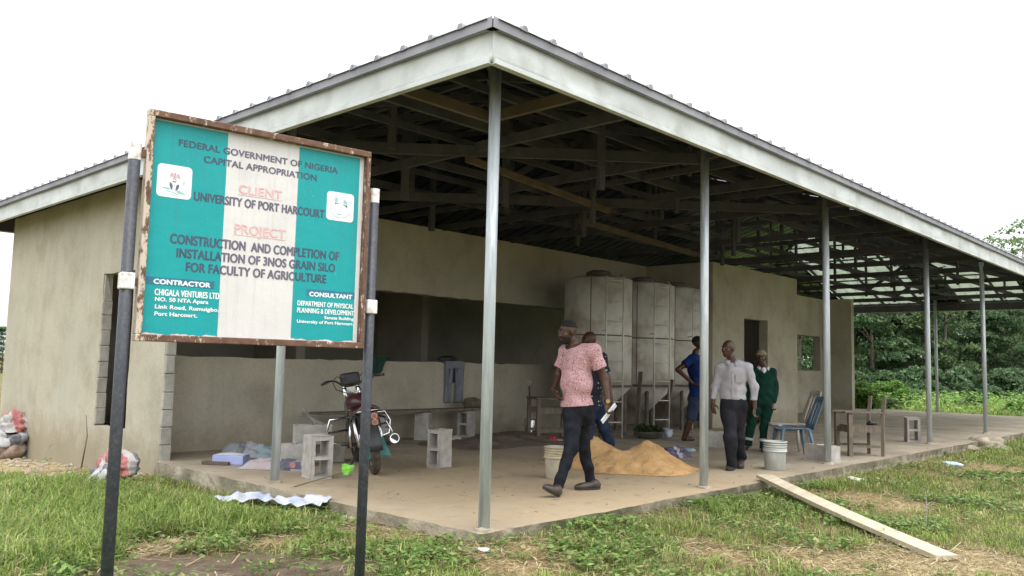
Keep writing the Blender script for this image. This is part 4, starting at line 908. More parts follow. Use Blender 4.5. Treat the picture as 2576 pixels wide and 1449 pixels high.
# ---- old wooden table in the dark
q = onz(1352, 1112); q2 = onz(1415, 1100); o = thing('wooden_table', 'old bare wooden table in the dark behind the man in pink', 'table', ((q.x + q2.x) / 2, (q.y + q2.y) / 2, 0), RY + 0.32)
hw, hd, ht = 0.32, 0.24, 0.70
MB().bb((-hw - 0.04, -hd - 0.04, ht), (hw + 0.04, hd + 0.04, ht + 0.03)).build('tabletop', M['oldwood'], o, bevel=0.004)
for sx in (-1, 1):
    for sy in (-1, 1): MB().bb((sx * hw - 0.03, sy * hd - 0.03, 0), (sx * hw + 0.03, sy * hd + 0.03, ht)).build('leg', M['oldwood'], o, bevel=0.003)
for sy in (-1, 1):
    MB().bb((-hw + .03, sy * hd - 0.012, 0.46), (hw - .03, sy * hd + 0.012, 0.56)).build('apron', M['oldwood'], o); MB().bb((-hw + .03, sy * hd - 0.012, 0.14), (hw - .03, sy * hd + 0.012, 0.19)).build('stretcher', M['oldwood'], o)

# ---- school chair-desk frame on the right
pA, pB, pC, pD = onz(2113, 1144), onz(2152, 1140), onz(2181, 1150), onz(2206, 1143)
cxy = (pA + pB + pC + pD) / 4; rz = math.atan2((pC - pA).y, (pC - pA).x)
cr, sr = math.cos(-rz), math.sin(-rz)
o = thing('wooden_chair', 'old dark wooden chair with two bare back posts near the slab edge', 'chair', (cxy.x, cxy.y, 0), R_(-40))
wx, wy = 0.27, 0.20                             # back posts at +x, arms toward -x
wm = M['oldwood']
for sy in (-1, 1):
    mb = MB(); mb.tube([(wx, sy * wy, 0), (wx, sy * wy, 0.62), (wx + 0.03, sy * wy, 0.80), (wx + 0.035, sy * wy, 0.92)], 0.034, 4); mb.build('back_post', wm, o)
    MB().bb((-wx - 0.033, sy * wy - 0.03, 0), (-wx + 0.033, sy * wy + 0.03, 0.655)).build('leg', wm, o, bevel=0.004)
    MB().bb((-wx - 0.10, sy * wy - 0.045, 0.657), (wx - 0.02, sy * wy + 0.045, 0.685)).build('armrest', wm, o, bevel=0.004)
    MB().bb((-wx + .034, sy * wy - 0.014, 0.365), (wx - .03, sy * wy + 0.014, 0.445)).build('side_rail', wm, o); MB().bb((-wx + .034, sy * wy - 0.013, 0.13), (wx - .03, sy * wy + 0.013, 0.165)).build('stretcher', wm, o)
MB().bb((-wx + 0.03, -wy - 0.01, 0.447), (wx - 0.01, wy + 0.01, 0.468)).build('seat', wm, o)
for sx in (-1, 1): MB().bb((sx * wx - 0.013, -wy + .032, 0.36), (sx * wx + 0.013, wy - .032, 0.44)).build('seat_rail', M['plank'] if sx > 0 else wm, o)
tag(blob('black_cloth', (cxy.x + 0.13, cxy.y - 0.14, 0.47), (0.10, 0.07, 0.05), M['black'], 12, 0.3), 'small black cloth left on the seat of the old wooden chair', 'cloth')

# ---- plastic chairs: pale one with a blue one stacked in front
def plastic_chair(loc, rz, label, mat, sc=1.0):
    o = thing('plastic_chair', label, 'chair', loc, rz, 'plastic chairs')
    w_ = 0.22 * sc; H = 0.43 * sc
    mb = MB(); mb.sheet(12, 10, lambda i, j: ((i - 0.5) * 2 * w_ * (0.88 + 0.12 * (1 - j)), -0.22 * sc + 0.44 * sc * j, H - 0.05 * sc * math.sin(math.pi * min(1, j + 0.1)) * math.sin(math.pi * i) + (0.0 if j > 0.1 else -0.02)))
    mb.build('seat', mat, o, smooth=True, solid=0.012)
    def back(i, j):
        x = (i - 0.5) * 2 * w_ * (1.0 - 0.10 * j ** 3); y = 0.20 * sc + 0.05 + 0.17 * sc * j + 0.05 * (4 * (i - 0.5) ** 2 - 1) * -1 * 0.6
        return (x, y, H - 0.02 + 0.50 * sc * j - 0.03 * (2 * (i - .5)) ** 4 * j)
    full = MB().sheet(18, 12, back); nx = 18
    keep = [f for k, f in enumerate(full.f) if not ((k % nx) in (4, 5, 8, 9, 12, 13) and 2 <= k // nx <= 9)]
    full.f = keep; full.build('backrest', mat, o, smooth=True, solid=0.012)
    for sx in (-1, 1):
        for (y, splay) in ((-0.19 * sc, -0.05), (0.19 * sc, 0.07)):
            MB().tube([(sx * w_ * 0.9, y, H - 0.01), (sx * (w_ * 0.97 + 0.02), y + splay * 0.6, H * 0.5), (sx * (w_ + 0.035), y + splay, 0)], [0.030, 0.026, 0.020], 6).build('leg', mat, o, smooth=True)
    return o
M['pblue'] = pm('faded blue plastic', (0.07, 0.125, 0.18), (0.11, 0.175, 0.235), 5, 0.5, 0.05, 30, c3=(0.20, 0.27, 0.32), sc3=3)
M['pbeige'] = pm('dusty beige plastic', (0.43, 0.38, 0.33), (0.54, 0.48, 0.42), 5, 0.5, 0.05, 30)
q = onz(2016, 1150)
plastic_chair((q.x + 0.02, q.y + 0.15, 0), R_(-140) , 'faded blue plastic chair with slatted back beside the grey bucket', M['pblue'], 1.0)
plastic_chair((q.x + 0.42, q.y + 0.40, 0), R_(-136), 'beige plastic chair partly hidden behind the blue one', M['pbeige'], 1.08)

# ---- clothes on the parapet
def cloth_piece(name, mat, f, label, cat, nx=16, ny=24, group=None):
    o = MB().sheet(nx, ny, f).build(name, mat, smooth=True, solid=0.006)
    if label: tag(o, label, cat, group)
    return o
M['jeansgrey'] = pm('washed grey blue denim', (0.16, 0.17, 0.20), (0.22, 0.23, 0.265), 6, 0.9, 0.3, 60)
M['darkblue'] = pm('dark blue cloth', (0.02, 0.028, 0.06), (0.035, 0.045, 0.085), 8, 0.9, 0.2, 40)
M['darkgreen'] = pm('dark green cloth', (0.012, 0.045, 0.035), (0.02, 0.065, 0.05), 6, 0.9, 0.3, 30)
tx0 = ony(1118, 920, YB - 0.02).x; tx1 = ony(1168, 920, YB - 0.02).x; tm = (tx0 + tx1) / 2
tr = thing('hanging_trousers', 'grey trousers hung over the parapet with both legs down', 'trousers', (tm, YB, 1.29))
hwid = (tx1 - tx0) / 2
def leg_fn(c, wd):
    return lambda i, j: (c + (i - 0.5) * wd * (1 + 0.05 * math.sin(j * 7)), -0.022 - 0.012 * math.cos(i * math.pi * 2 + c * 9) - 0.02 * math.sin(j * 3) * 0.5 if j > 0.06 else -0.02 + 0.3 * (0.06 - j) * 8, 0.035 - 0.80 * max(0, j - 0.06) if j > 0.06 else 0.035)
cloth_piece('trouser_leg', M['jeansgrey'], leg_fn(-hwid * 0.58, hwid * 0.72), None, None).parent = tr
cloth_piece('trouser_leg', M['jeansgrey'], leg_fn(hwid * 0.48, hwid * 0.82), None, None).parent = tr
mb = MB(); mb.sheet(10, 8, lambda i, j: ((i - 0.5) * 2 * hwid * 0.95, -0.036, 0.03 - 0.17 * j * (1 - 0.9 * (1 - abs(2 * i - 1)) * (1 if j > .5 else 0) * 0.3))); mb.build('waist', M['jeansgrey'], tr, smooth=True, solid=0.008)
x_ = ony(1143, 960, YB).x
cloth_piece('hanging_cloth', M['darkblue'], lambda i, j: (x_ + (i - 0.5) * 0.40, YB - 0.012 - 0.01 * math.sin(i * 14), 1.32 - 0.50 * j * (0.75 + 0.4 * abs(i - 0.5))), 'dark blue cloth hanging behind the grey trousers', 'cloth')
q = Vector((x_, YB + 0.1, 1.30)); tag(blob('dark_cloth', (x_ - 0.1, YB + 0.08, 1.325), (0.22, 0.12, 0.07), M['black'], 3, 0.2), 'black crumpled cloth on the parapet over the hung trousers', 'cloth')
x2 = ony(950, 930, YB).x
cloth_piece('hanging_shirt', M['darkgreen'], lambda i, j: (x2 + (i - 0.45) * 0.34 * (1 - 0.55 * j * i), YB - 0.03 - 0.03 * math.sin(i * 9 + 2 * j), 1.36 - 0.36 * j * (1.0 - 0.5 * i)), 'dark green shirt hung over the parapet beside the right sign post', 'shirt')

# ---- seedling at the slab edge, stones, litter
q = gpt(857, 1243); q.x = min(q.x, -0.1)
o = thing('young_seedling', 'single broad bright green leaf seedling at the slab edge before the motorcycle', 'plant', (q.x, q.y, q.z))
tip = onv(872, 1186, (q.x + 0.02, q.y, 0)); tip = tip - Vector((q.x, q.y, q.z))
MB().tube([(0, 0, 0), (tip.x * 0.4 - 0.02, tip.y * 0.4, tip.z * 0.5), (tip.x, tip.y, tip.z)], [0.007, 0.006, 0.004], 6).build('stem', pm('brown stem', (0.10, 0.075, 0.035), (0.15, 0.12, 0.06), 9, 0.8, 0.1), o, smooth=True)
m_leaf = pm('young leaf', (0.10, 0.36, 0.02), (0.17, 0.48, 0.04), 14, 0.5, 0.2, 30)
outl = [(-.050, .080), (-.025, .084), (.0, .076), (.03, .070), (.065, .078), (.085, .066), (.080, .045), (.070, .028), (.062, .008), (.045, -.006), (.02, -.022), (-.004, -.02), (-.028, -.026), (-.045, -.012), (-.044, .012), (-.052, .032), (-.047, .056)]
for k, (rx, sc_) in enumerate(((0.0, 1.0), (0.5, 0.55))):
    mb = MB(); cx_ = Vector((0.01, 0.0)); pts = []
    for (x, z) in outl: pts.append(tip + (RT * x + UP * (z * 0.9) - FWH * (0.8 * x * x * 10 - 0.25 * z + 0.05 * k)) * sc_ - UP * 0.02 * k)
    mb.add([tip + UP * 0.02 * sc_ - FWH * 0.012] + pts, [(0, i + 1, (i + 1) % len(pts) + 1) for i in range(len(pts))])
    mb.build('leaf', m_leaf, o)
M['stone'] = pm('weathered stone', (0.30, 0.25, 0.18), (0.42, 0.36, 0.27), 8, 0.95, 0.6, 30)
for (u, v, r, lab) in ((805, 1303, 0.075, 'pale round stone at the end of the tall grass'), (848, 1296, 0.10, 'flat brown stone by the slab corner grass'), (878, 1310, 0.11, 'low flat stone beside the right sign post'),
                       (2480, 1130, 0.42, 'broad broken concrete lump at the far slab foot'), (2440, 1135, 0.22, 'small rubble lump beside the broad broken concrete')):
    p = gpt(u, v); tag(blob('stone', (p.x, p.y, p.z - 0.02), (r, r * 0.75, r * 0.45), M['stone'] if r < 0.2 else M['slab_edge'], int(u), 0.35, 7, rz=u), lab, 'stone', 'loose stones')
def litter(u, v, r, col, lab, seed, cat='litter', hh=0.35):
    p = gpt(u, v); return tag(blob('litter_scrap', (p.x, p.y, p.z), (r, r * 0.6, r * hh), pm('scrap ' + str(seed), tuple(c * 0.85 for c in col), col, 8, 0.5, 0.3, 20), seed, 0.4, 8, rz=seed), lab, cat, 'bits of litter in the grass')
litter(2394, 1172, 0.16, (0.55, 0.64, 0.74), 'crushed pale blue plastic bottle in the grass at right', 61)
litter(2152, 1212, 0.13, (0.55, 0.53, 0.46), 'pale crumpled paper in the grass below the wooden chair', 62)
litter(2120, 1165, 0.06, (0.62, 0.66, 0.66), 'white scrap at the slab foot by the third column', 63)
litter(525, 1217, 0.05, (0.70, 0.70, 0.70), 'small white paper ball by the slab corner at left', 64, hh=0.6)
litter(345, 1240, 0.12, (0.50, 0.52, 0.42), 'clear crumpled plastic film in the grass by the left post', 65)
litter(190, 1170, 0.12, (0.66, 0.62, 0.60), 'white strip of paper on the rubble by the wall', 66, hh=0.2)
litter(250, 1166, 0.16, (0.52, 0.45, 0.34), 'pale wooden splinter on the rubble by the wall', 67, hh=0.12)
litter(1215, 1388, 0.07, (0.62, 0.56, 0.52), 'tiny pale scrap in the dry grass below the corner column', 68)
litter(480, 1272, 0.10, (0.42, 0.33, 0.20), 'dry brown leaf sheath in the green grass', 69, hh=0.25)
# rumpled sheet lying in the grass
A0 = gpt(560, 1279); B0 = onz(815, 1254, 0.03)
w_sheet = pm('white and blue plastic sheet', (0.50, 0.53, 0.60), (0.62, 0.64, 0.69), 3, 0.4, 0.3, 10, c3=(0.27, 0.33, 0.56), sc3=1.6)
dv_ = (B0 - A0); pv = Vector((-dv_.y, dv_.x, 0)).normalized()
def sh(i, j):
    p = A0 + dv_ * i + pv * ((j - 0.3) * (0.42 - 0.25 * i) * (1 + 0.3 * math.sin(i * 9)))
    k_ = min(1.0, max(0.0, (-0.02 - p.x) / 0.10)); z = (gz1(p.x, p.y) + 0.115) * k_ + 0.022 * (1 - k_) + (0.3 + 0.7 * k_) * 0.028 * math.sin(i * 13 + 6 * j) * math.cos(j * 5 + i * 23) + 0.006 * math.sin(i * 61 + j * 19)
    return (p.x, p.y, max(z, 0.012 if p.x > -0.07 else z))
tag(MB().sheet(60, 14, sh).build('plastic_sheet', w_sheet, smooth=True, solid=0.004), 'rumpled white and pale blue plastic sheet lying in the grass', 'plastic sheet')
p = gpt(885, 1272); tag(blob('black_shoe', (p.x, p.y, p.z + 0.02), (0.16, 0.07, 0.06), M['black'], 77, 0.25), 'flattened black shoe in the grass beside the right sign post', 'shoe')
# bags by the left wall
p = gpt(52, 1148); o = thing('cement_sack', 'red and white cement sack slumped against the outer wall', 'sack', (p.x - 0.1, p.y, p.z), 0, 'cement sacks outside the wall')
blob('lower_fold', (0, 0, 0), (0.34, 0.44, 0.22), M['bag_brown'], 71, 0.35, 7, parent=o)
blob('middle_fold', (-0.02, 0.03, 0.20), (0.36, 0.46, 0.20), M['bag_black'], 72, 0.4, 9, parent=o)
blob('upper_fold', (0.02, 0.05, 0.42), (0.28, 0.42, 0.22), M['bag_red'], 73, 0.4, 8, parent=o)
p = gpt(292, 1222); o = thing('cement_sack', 'red and white cement sack dropped in the grass behind the left sign post', 'sack', (p.x, p.y, p.z), 0, 'cement sacks outside the wall')
blob('lower_fold', (-0.05, 0.12, 0), (0.20, 0.34, 0.18), M['bag_black'], 74, 0.4, 9, parent=o); blob('upper_fold', (0.0, 0.0, 0.13), (0.20, 0.30, 0.20), M['bag_red'], 75, 0.4, 8, parent=o)
# dead stick leaning on the outer wall
p = onx(228, 1160, -0.05); tag(MB().tube([(p.x - 0.12, p.y, gz1(p.x, p.y)), (p.x - 0.06, p.y + 0.02, p.z + 0.35), (p.x - 0.03, p.y + 0.2, p.z + 0.62)], [0.012, 0.009, 0.005], 6).build('dead_stick', M['oldwood'], smooth=True), 'thin dead stick leaning on the outer wall', 'stick')

# ================================================================== PEOPLE
def smin(a, b, k):
    h = np.clip(0.5 + 0.5 * (b - a) / k, 0, 1); return b + (a - b) * h - k * h * (1 - h)
class Field:
    """signed distance field on a grid, filled primitive by primitive inside each one's own box"""
    def __init__(s, lo, hi, h):
        s.h = h; s.lo = np.array(lo, float); n = np.ceil((np.array(hi) - s.lo) / h).astype(int) + 1; s.n = n
        s.ax = [s.lo[i] + h * np.arange(n[i]) for i in range(3)]; s.D = np.full(n, 1.0, np.float32)
    def win(s, lo, hi):
        i0 = np.clip(np.floor((np.array(lo) - s.lo) / s.h).astype(int), 0, s.n - 1); i1 = np.clip(np.ceil((np.array(hi) - s.lo) / s.h).astype(int) + 1, 1, s.n)
        if np.any(i1 <= i0): return None
        sl = tuple(slice(a, b) for a, b in zip(i0, i1)); g = np.meshgrid(*[s.ax[k][sl[k]] for k in range(3)], indexing='ij', sparse=True); return sl, g
    def cone(s, a, b, ra, rb, k=0.025):
        a = np.array(a, float); b = np.array(b, float); m = max(ra, rb) + k + 3 * s.h
        wn = s.win(np.minimum(a, b) - m, np.maximum(a, b) + m)
        if wn is None: return s
        sl, (x, y, z) = wn; d = b - a; L2 = max(d @ d, 1e-9)
        t = np.clip(((x - a[0]) * d[0] + (y - a[1]) * d[1] + (z - a[2]) * d[2]) / L2, 0, 1)
        sd = np.sqrt((x - a[0] - t * d[0]) ** 2 + (y - a[1] - t * d[1]) ** 2 + (z - a[2] - t * d[2]) ** 2) - (ra + (rb - ra) * t)
        s.D[sl] = smin(s.D[sl], sd.astype(np.float32), k); return s
    def ell(s, c, r, axes, k=0.025, sub=False):
        c = np.array(c, float); r = np.array(r, float); m = r.max() + k + 3 * s.h
        wn = s.win(c - m, c + m)
        if wn is None: return s
        sl, (x, y, z) = wn; q = []
        for A, ri in zip(axes, r): q.append((((x - c[0]) * A[0] + (y - c[1]) * A[1] + (z - c[2]) * A[2]) / ri))
        l = np.sqrt(q[0] ** 2 + q[1] ** 2 + q[2] ** 2)
        g = np.sqrt((q[0] / r[0]) ** 2 + (q[1] / r[1]) ** 2 + (q[2] / r[2]) ** 2) + 1e-9
        sd = (l * (l - 1) / g).astype(np.float32)
        s.D[sl] = -smin(-s.D[sl], sd, k) if sub else smin(s.D[sl], sd, k); return s
    def cut(s, p, n):
        """keep what lies behind the plane through p with outward normal n"""
        p = np.array(p, float); n = np.array(n, float); n = n / np.linalg.norm(n)
        x, y, z = np.meshgrid(*s.ax, indexing='ij', sparse=True)
        s.D = np.maximum(s.D, ((x - p[0]) * n[0] + (y - p[1]) * n[1] + (z - p[2]) * n[2]).astype(np.float32)); return s
    def cutball(s, p, n, R):
        """the same, but only near p (trims one cuff or hem and leaves the rest alone)"""
        p = np.array(p, float); n = np.array(n, float); n = n / np.linalg.norm(n)
        x, y, z = np.meshgrid(*s.ax, indexing='ij', sparse=True)
        pl = ((x - p[0]) * n[0] + (y - p[1]) * n[1] + (z - p[2]) * n[2]).astype(np.float32)
        near = ((x - p[0]) ** 2 + (y - p[1]) ** 2 + (z - p[2]) ** 2) < R * R
        s.D = np.where(near, np.maximum(s.D, pl), s.D); return s
    def like(s):
        q = Field.__new__(Field); q.h, q.lo, q.n, q.ax = s.h, s.lo, s.n, s.ax; q.D = np.full(s.n, 1.0, np.float32); return q
    def join(s, o, k=0.03):
        s.D = smin(s.D, o.D, k).astype(np.float32); return s
    def folds(s, amp, f, seed, aniso=(1, 1, 1)):
        rs = np.random.default_rng(seed); x, y, z = np.meshgrid(*s.ax, indexing='ij', sparse=True); out = 0
        for k in range(5):
            d = rs.normal(size=3) * np.array(aniso); d /= np.linalg.norm(d); q = f * rs.uniform(0.6, 1.6); ph = rs.uniform(0, 6.28)
            wv = np.sin(q * (x * d[0] + y * d[1] + z * d[2]) + ph + 1.3 * np.sin(q * 0.37 * (x - y + 0.6 * z) + k))
            out = out + wv
        s.D = s.D - (amp * out / 2.2).astype(np.float32); return s
    def mesh(s, name, mat, parent, off, wire=None):
        D = s.D; sg = D < 0; n = s.n
        c = np.zeros(n - 1, np.uint8)
        for dx in (0, 1):
            for dy in (0, 1):
                for dz in (0, 1): c += sg[dx:n[0] - 1 + dx, dy:n[1] - 1 + dy, dz:n[2] - 1 + dz]
        act = np.argwhere((c > 0) & (c < 8)); idx = np.full(n - 1, -1, np.int64); idx[tuple(act.T)] = np.arange(len(act))
        P = np.zeros((len(act), 3)); W = np.zeros(len(act)); i, j, k = act.T
        cor = [(a, b, e) for a in (0, 1) for b in (0, 1) for e in (0, 1)]
        for a in range(8):
            for ax_ in range(3):
                p = cor[a]
                if p[ax_]: continue
                q = list(p); q[ax_] = 1
                d0 = D[i + p[0], j + p[1], k + p[2]]; d1 = D[i + q[0], j + q[1], k + q[2]]; cr = (d0 < 0) != (d1 < 0)
                t = np.where(cr, d0 / np.where(cr, d0 - d1, 1), 0)
                pt = np.array(p, float)[None, :].repeat(len(act), 0); pt[:, ax_] += t
                P[cr] += pt[cr]; W[cr] += 1
        V = s.lo + (act + P / W[:, None]) * s.h
        F = []
        for ax_ in range(3):
            u, v = (ax_ + 1) % 3, (ax_ + 2) % 3
            lo_ = [1, 1, 1]; lo_[ax_] = 0
            sl0 = tuple(slice(lo_[q], n[q] - 1) for q in range(3)); sl1 = list(sl0); sl1[ax_] = slice(1, n[ax_]); sl1 = tuple(sl1)
            A = sg[sl0]; B = sg[sl1][tuple(slice(0, m) for m in A.shape)]; A = A[tuple(slice(0, m) for m in B.shape)]
            e = np.argwhere(A != B); flip = A[tuple(e.T)]; e = e + np.array(lo_)
            def cell(du, dv):
                q = e.copy(); q[:, u] -= du; q[:, v] -= dv; return idx[tuple(q.T)]
            Q = np.stack([cell(1, 1), cell(0, 1), cell(0, 0), cell(1, 0)], 1); Q[~flip] = Q[~flip][:, ::-1]
            F.append(Q[(Q >= 0).all(1)])
        return np_mesh(name, V - np.array(off), np.concatenate(F), mat, parent, smooth=True)

M['skin'] = pm('dark skin', (0.050, 0.022, 0.013), (0.085, 0.040, 0.025), 12, 0.42, 0.08, 90, spec=0.4)
M['hair'] = pm('short black hair', (0.006, 0.005, 0.005), (0.014, 0.012, 0.012), 80, 0.9, 0.5, 160, bd=0.004)
M['eye'] = pm('eye white', (0.20, 0.17, 0.15), (0.26, 0.23, 0.20), 10, 0.3, 0)
M['iris'] = pm('dark iris', (0.006, 0.004, 0.003), (0.01, 0.007, 0.005), 10, 0.2, 0)
M['blackdenim'] = pm('black denim', (0.010, 0.011, 0.015), (0.022, 0.024, 0.031), 10, 0.85, 0.4, 9, bd=.025, spec=0.12)
M['navyjean'] = pm('navy denim', (0.012, 0.020, 0.045), (0.025, 0.038, 0.075), 10, 0.85, 0.4, 9, bd=.025, spec=0.12)
M['darktrouser'] = pm('charcoal trousers', (0.014, 0.014, 0.018), (0.026, 0.026, 0.032), 8, 0.8, 0.4, 9, bd=.03, spec=0.12)
M['leather'] = pm('dusty dark brown leather', (0.028, 0.021, 0.017), (0.06, 0.047, 0.038), 10, 0.45, 0.15, 60)
M['greenall'] = pm('bottle green drill', (0.005, 0.028, 0.019), (0.009, 0.044, 0.029), 7, 0.85, 0.4, 9, bd=.03, spec=0.12)
M['greyshirt'] = pm('pale grey lilac shirt', (0.31, 0.30, 0.325), (0.40, 0.385, 0.41), 5, 0.85, 0.4, 9, stretch=(1, 1, 1), bd=.03, spec=0.12)
M['blueshirt'] = pm('royal blue jersey', (0.008, 0.022, 0.10), (0.014, 0.034, 0.15), 6, 0.75, 0.4, 9  , bd=.03, spec=0.12)
M['whitecol'] = pm('white collar', (0.62, 0.62, 0.62), (0.72, 0.72, 0.72), 9, 0.8, 0.2, 60, spec=0.12)
M['capcloth'] = pm('faded khaki cap', (0.19, 0.15, 0.095), (0.29, 0.235, 0.16), 9, 0.9, 0.3, 60, spec=0.12)
def speckle(name, base, cols, sc=55.0, size=0.44):
    m, t, b = nodes(name); co = tex_co(t); col = base
    for i, (c, th, s2) in enumerate(cols):
        n = noise(t, tex_co(t, 'Object', (1 + 0.5 * (i == 1), 1, 0.8 + 0.5 * (i == 0))), sc * s2, 2, 0.5, 2.2)
        col = mix(t, ramp(t, n, [(th, 0.0), (th + 0.02, 1.0)]), col, c)
    L(t, col, b.inputs['Base Color']); b.inputs['Roughness'].default_value = 0.85; bump(t, b, noise(t, co, 30, 5), 0.2, 0.006); return m
M['pinkprint'] = speckle('pink printed cotton', (0.60, 0.37, 0.385), [((0.36, 0.07, 0.09), 0.55, 1.25), ((0.035, 0.04, 0.07), 0.585, 1.4), ((0.66, 0.52, 0.53), 0.62, 1.2)])
def dotted(name, base, dot, sc, th):
    m, t, b = nodes(name); v = t.nodes.new('ShaderNodeTexVoronoi'); v.inputs['Scale'].default_value = sc; v.inputs['Randomness'].default_value = 0.25; L(t, tex_co(t), v.inputs['Vector'])
    L(t, mix(t, ramp(t, v.outputs['Distance'], [(th, 1.0), (th + 0.03, 0.0)]), base, dot), b.inputs['Base Color']); b.inputs['Roughness'].default_value = 0.85; return m
M['navydots'] = dotted('navy dotted cotton', (0.010, 0.011, 0.024), (0.55, 0.55, 0.6), 17, 0.16)

class Figure:
    def __init__(s, name_label, base, yaw, h=0.008, head_yaw=None, head_c=None, k=1.0, head_tilt=0.0):
        """base: ground point under the pelvis; yaw: 0 faces the camera, + turns towards the left of the photo"""
        s.base = Vector(base); s.k = k; s.h = h
        s.root = thing('person', name_label, 'person', s.base, 0)
        s.f, s.l = s.frame(yaw); s.hf, s.hl = s.frame(yaw if head_yaw is None else head_yaw)
        if head_tilt:                                        # look down a little
            s.hu = (UP * math.cos(head_tilt) + s.hf * math.sin(head_tilt)).normalized(); s.hf = (s.hf * math.cos(head_tilt) - UP * math.sin(head_tilt)).normalized()
        else: s.hu = UP.copy()
        s.H = head_c
    def frame(s, yaw):
        a = R_(yaw); f = (-FWH * math.cos(a) - RT * math.sin(a)).normalized(); return f, UP.cross(f).normalized()
    def J(s, u, v, d=0.0): return onv(u, v, s.base + FWH * d)
    def field(s, pts, m=0.28, h=None):
        P = np.array([list(p) for p in pts]); return Field(P.min(0) - m, P.max(0) + m, h or s.h)
    def add_head(s, F, hair=True, beard=False):
        k = s.k; H, f, l, u = s.H, s.hf, s.hl, s.hu; ax = (f, l, u)
        F.ell(H + u * .022 * k - f * .012 * k, np.array((.098, .076, .096)) * k, ax, .01)
        F.ell(H + f * .030 * k - u * .052 * k, np.array((.062, .054, .066)) * k, ax, .03)
        F.ell(H + f * .055 * k - u * .098 * k, np.array((.026, .030, .020)) * k, ax, .02)        # chin
        F.cone(H + f * .088 * k + u * .012 * k, H + f * .107 * k - u * .026 * k, .010 * k, .016 * k, .012)     # nose
        for sg in (-1, 1):
            F.ell(H + f * .098 * k - u * .030 * k + l * .012 * k * sg, np.array((.012, .009, .009)) * k, ax, .006)
            F.ell(H + f * .079 * k + u * .027 * k + l * .030 * k * sg, np.array((.014, .026, .010)) * k, ax, .012)      # brow
            F.ell(H - f * .004 * k - u * .008 * k + l * .079 * k * sg, np.array((.020, .009, .031)) * k, ax, .006)      # ear
            F.ell(H + f * .060 * k - u * .026 * k + l * .040 * k * sg, np.array((.022, .020, .020)) * k, ax, .02)       # cheek
            F.ell(H + f * .092 * k + u * .010 * k + l * .031 * k * sg, np.array((.012, .016, .009)) * k, ax, .008, sub=True)
        F.ell(H + f * .089 * k - u * .060 * k, np.array((.013, .026, .008)) * k, ax, .006); F.ell(H + f * .087 * k - u * .072 * k, np.array((.013, .023, .008)) * k, ax, .006)
    def extras(s, hair=None, beard=False, cap=None, ht=.005):
        k = s.k; H, f, l, u = s.H, s.hf, s.hl, s.hu; ax = (f, l, u)
        if hair is not None:
            F = s.field([H], 0.15, 0.005); F.ell(H + u * .024 * k - f * .014 * k, np.array((.098 + ht, .076 + ht, .096 + ht)) * k, ax, .005)
            F.cut(H + u * hair * k + f * .03 * k, -(u * 1.0 - f * .30)); F.ell(H + f * .10 * k + u * .055 * k, np.array((.042, .052, .034)) * k, ax, .004, sub=True); F.cut(H + f * .074 * k, f); F.folds(.0012, 240, 3); F.mesh('hair', M['hair'], s.root, s.base)
        if beard:
            F = s.field([H], 0.15, 0.005); F.ell(H + f * .032 * k - u * .060 * k, np.array((.064, .058, .066)) * k, ax, .01); F.ell(H + f * .057 * k - u * .100 * k, np.array((.029, .033, .023)) * k, ax, .02)
            F.cut(H - u * .052 * k + f * .02 * k, u - f * .25); F.folds(.001, 200, 5); F.mesh('beard', M['hair'], s.root, s.base)
        for sg in (-1, 1):
            c = H + f * .086 * k + u * .010 * k + l * .031 * k * sg - s.base; rot = Matrix((f, l, u)).transposed()
            o = MB().ell(c, (.0085 * k, .013 * k, .0085 * k), 10, 8, rot).build('eye', M['eye'], s.root, smooth=True)
            MB().ell(c + f * .0055 * k, (.004 * k, .0055 * k, .0055 * k), 8, 6, rot).build('iris', M['iris'], o, smooth=True)
        if cap:
            F = s.field([H], 0.22, 0.006); F.ell(H + u * .040 * k - f * .012 * k, np.array((.113, .090, .092)) * k, ax, .005); F.cut(H + u * .028 * k, -(u - f * .12))
            F.ell(H + u * .050 * k + f * .115 * k, np.array((.075, .070, .010)) * k, (f - u * .25, l, u + f * .25), .012); F.folds(.0015, 60, 3); F.mesh('cap', M['capcloth'], s.root, s.base)
    def hand(s, F, W, d, across, curl=0.5, k=None):
        """W wrist, d finger direction, across: towards the thumb side"""
        k = k or s.k; d = d.normalized(); ac = (across - d * across.dot(d)).normalized(); n = d.cross(ac).normalized()
        F.ell(W + d * .050 * k, np.array((.052, .041, .017)) * k, (d, ac, n), .012)
        for i, (o_, L1, L2) in enumerate(((.029, .036, .036), (.010, .040, .040), (-.010, .037, .037), (-.028, .030, .028))):
            b0 = W + d * .090 * k + ac * o_ * k; a1 = curl * (1.0 + 0.1 * i)
            d1 = (d * math.cos(a1) - n * math.sin(a1)); d2 = (d * math.cos(a1 * 2.2) - n * math.sin(a1 * 2.2))
            b1_ = b0 + d1 * L1 * k; F.cone(b0 - d * .01 * k, b1_, .0095 * k, .0085 * k, .006); F.cone(b1_, b1_ + d2 * L2 * k, .0085 * k, .007 * k, .003)
        t0 = W + d * .028 * k + ac * .034 * k; t1 = t0 + (d * .7 + ac * .62 - n * .25).normalized() * .042 * k; t2 = t1 + (d * .93 + ac * .12 - n * .35).normalized() * .032 * k
        F.cone(t0 - ac * .012 * k, t1, .014 * k, .0105 * k, .01); F.cone(t1, t2, .0105 * k, .008 * k, .004)
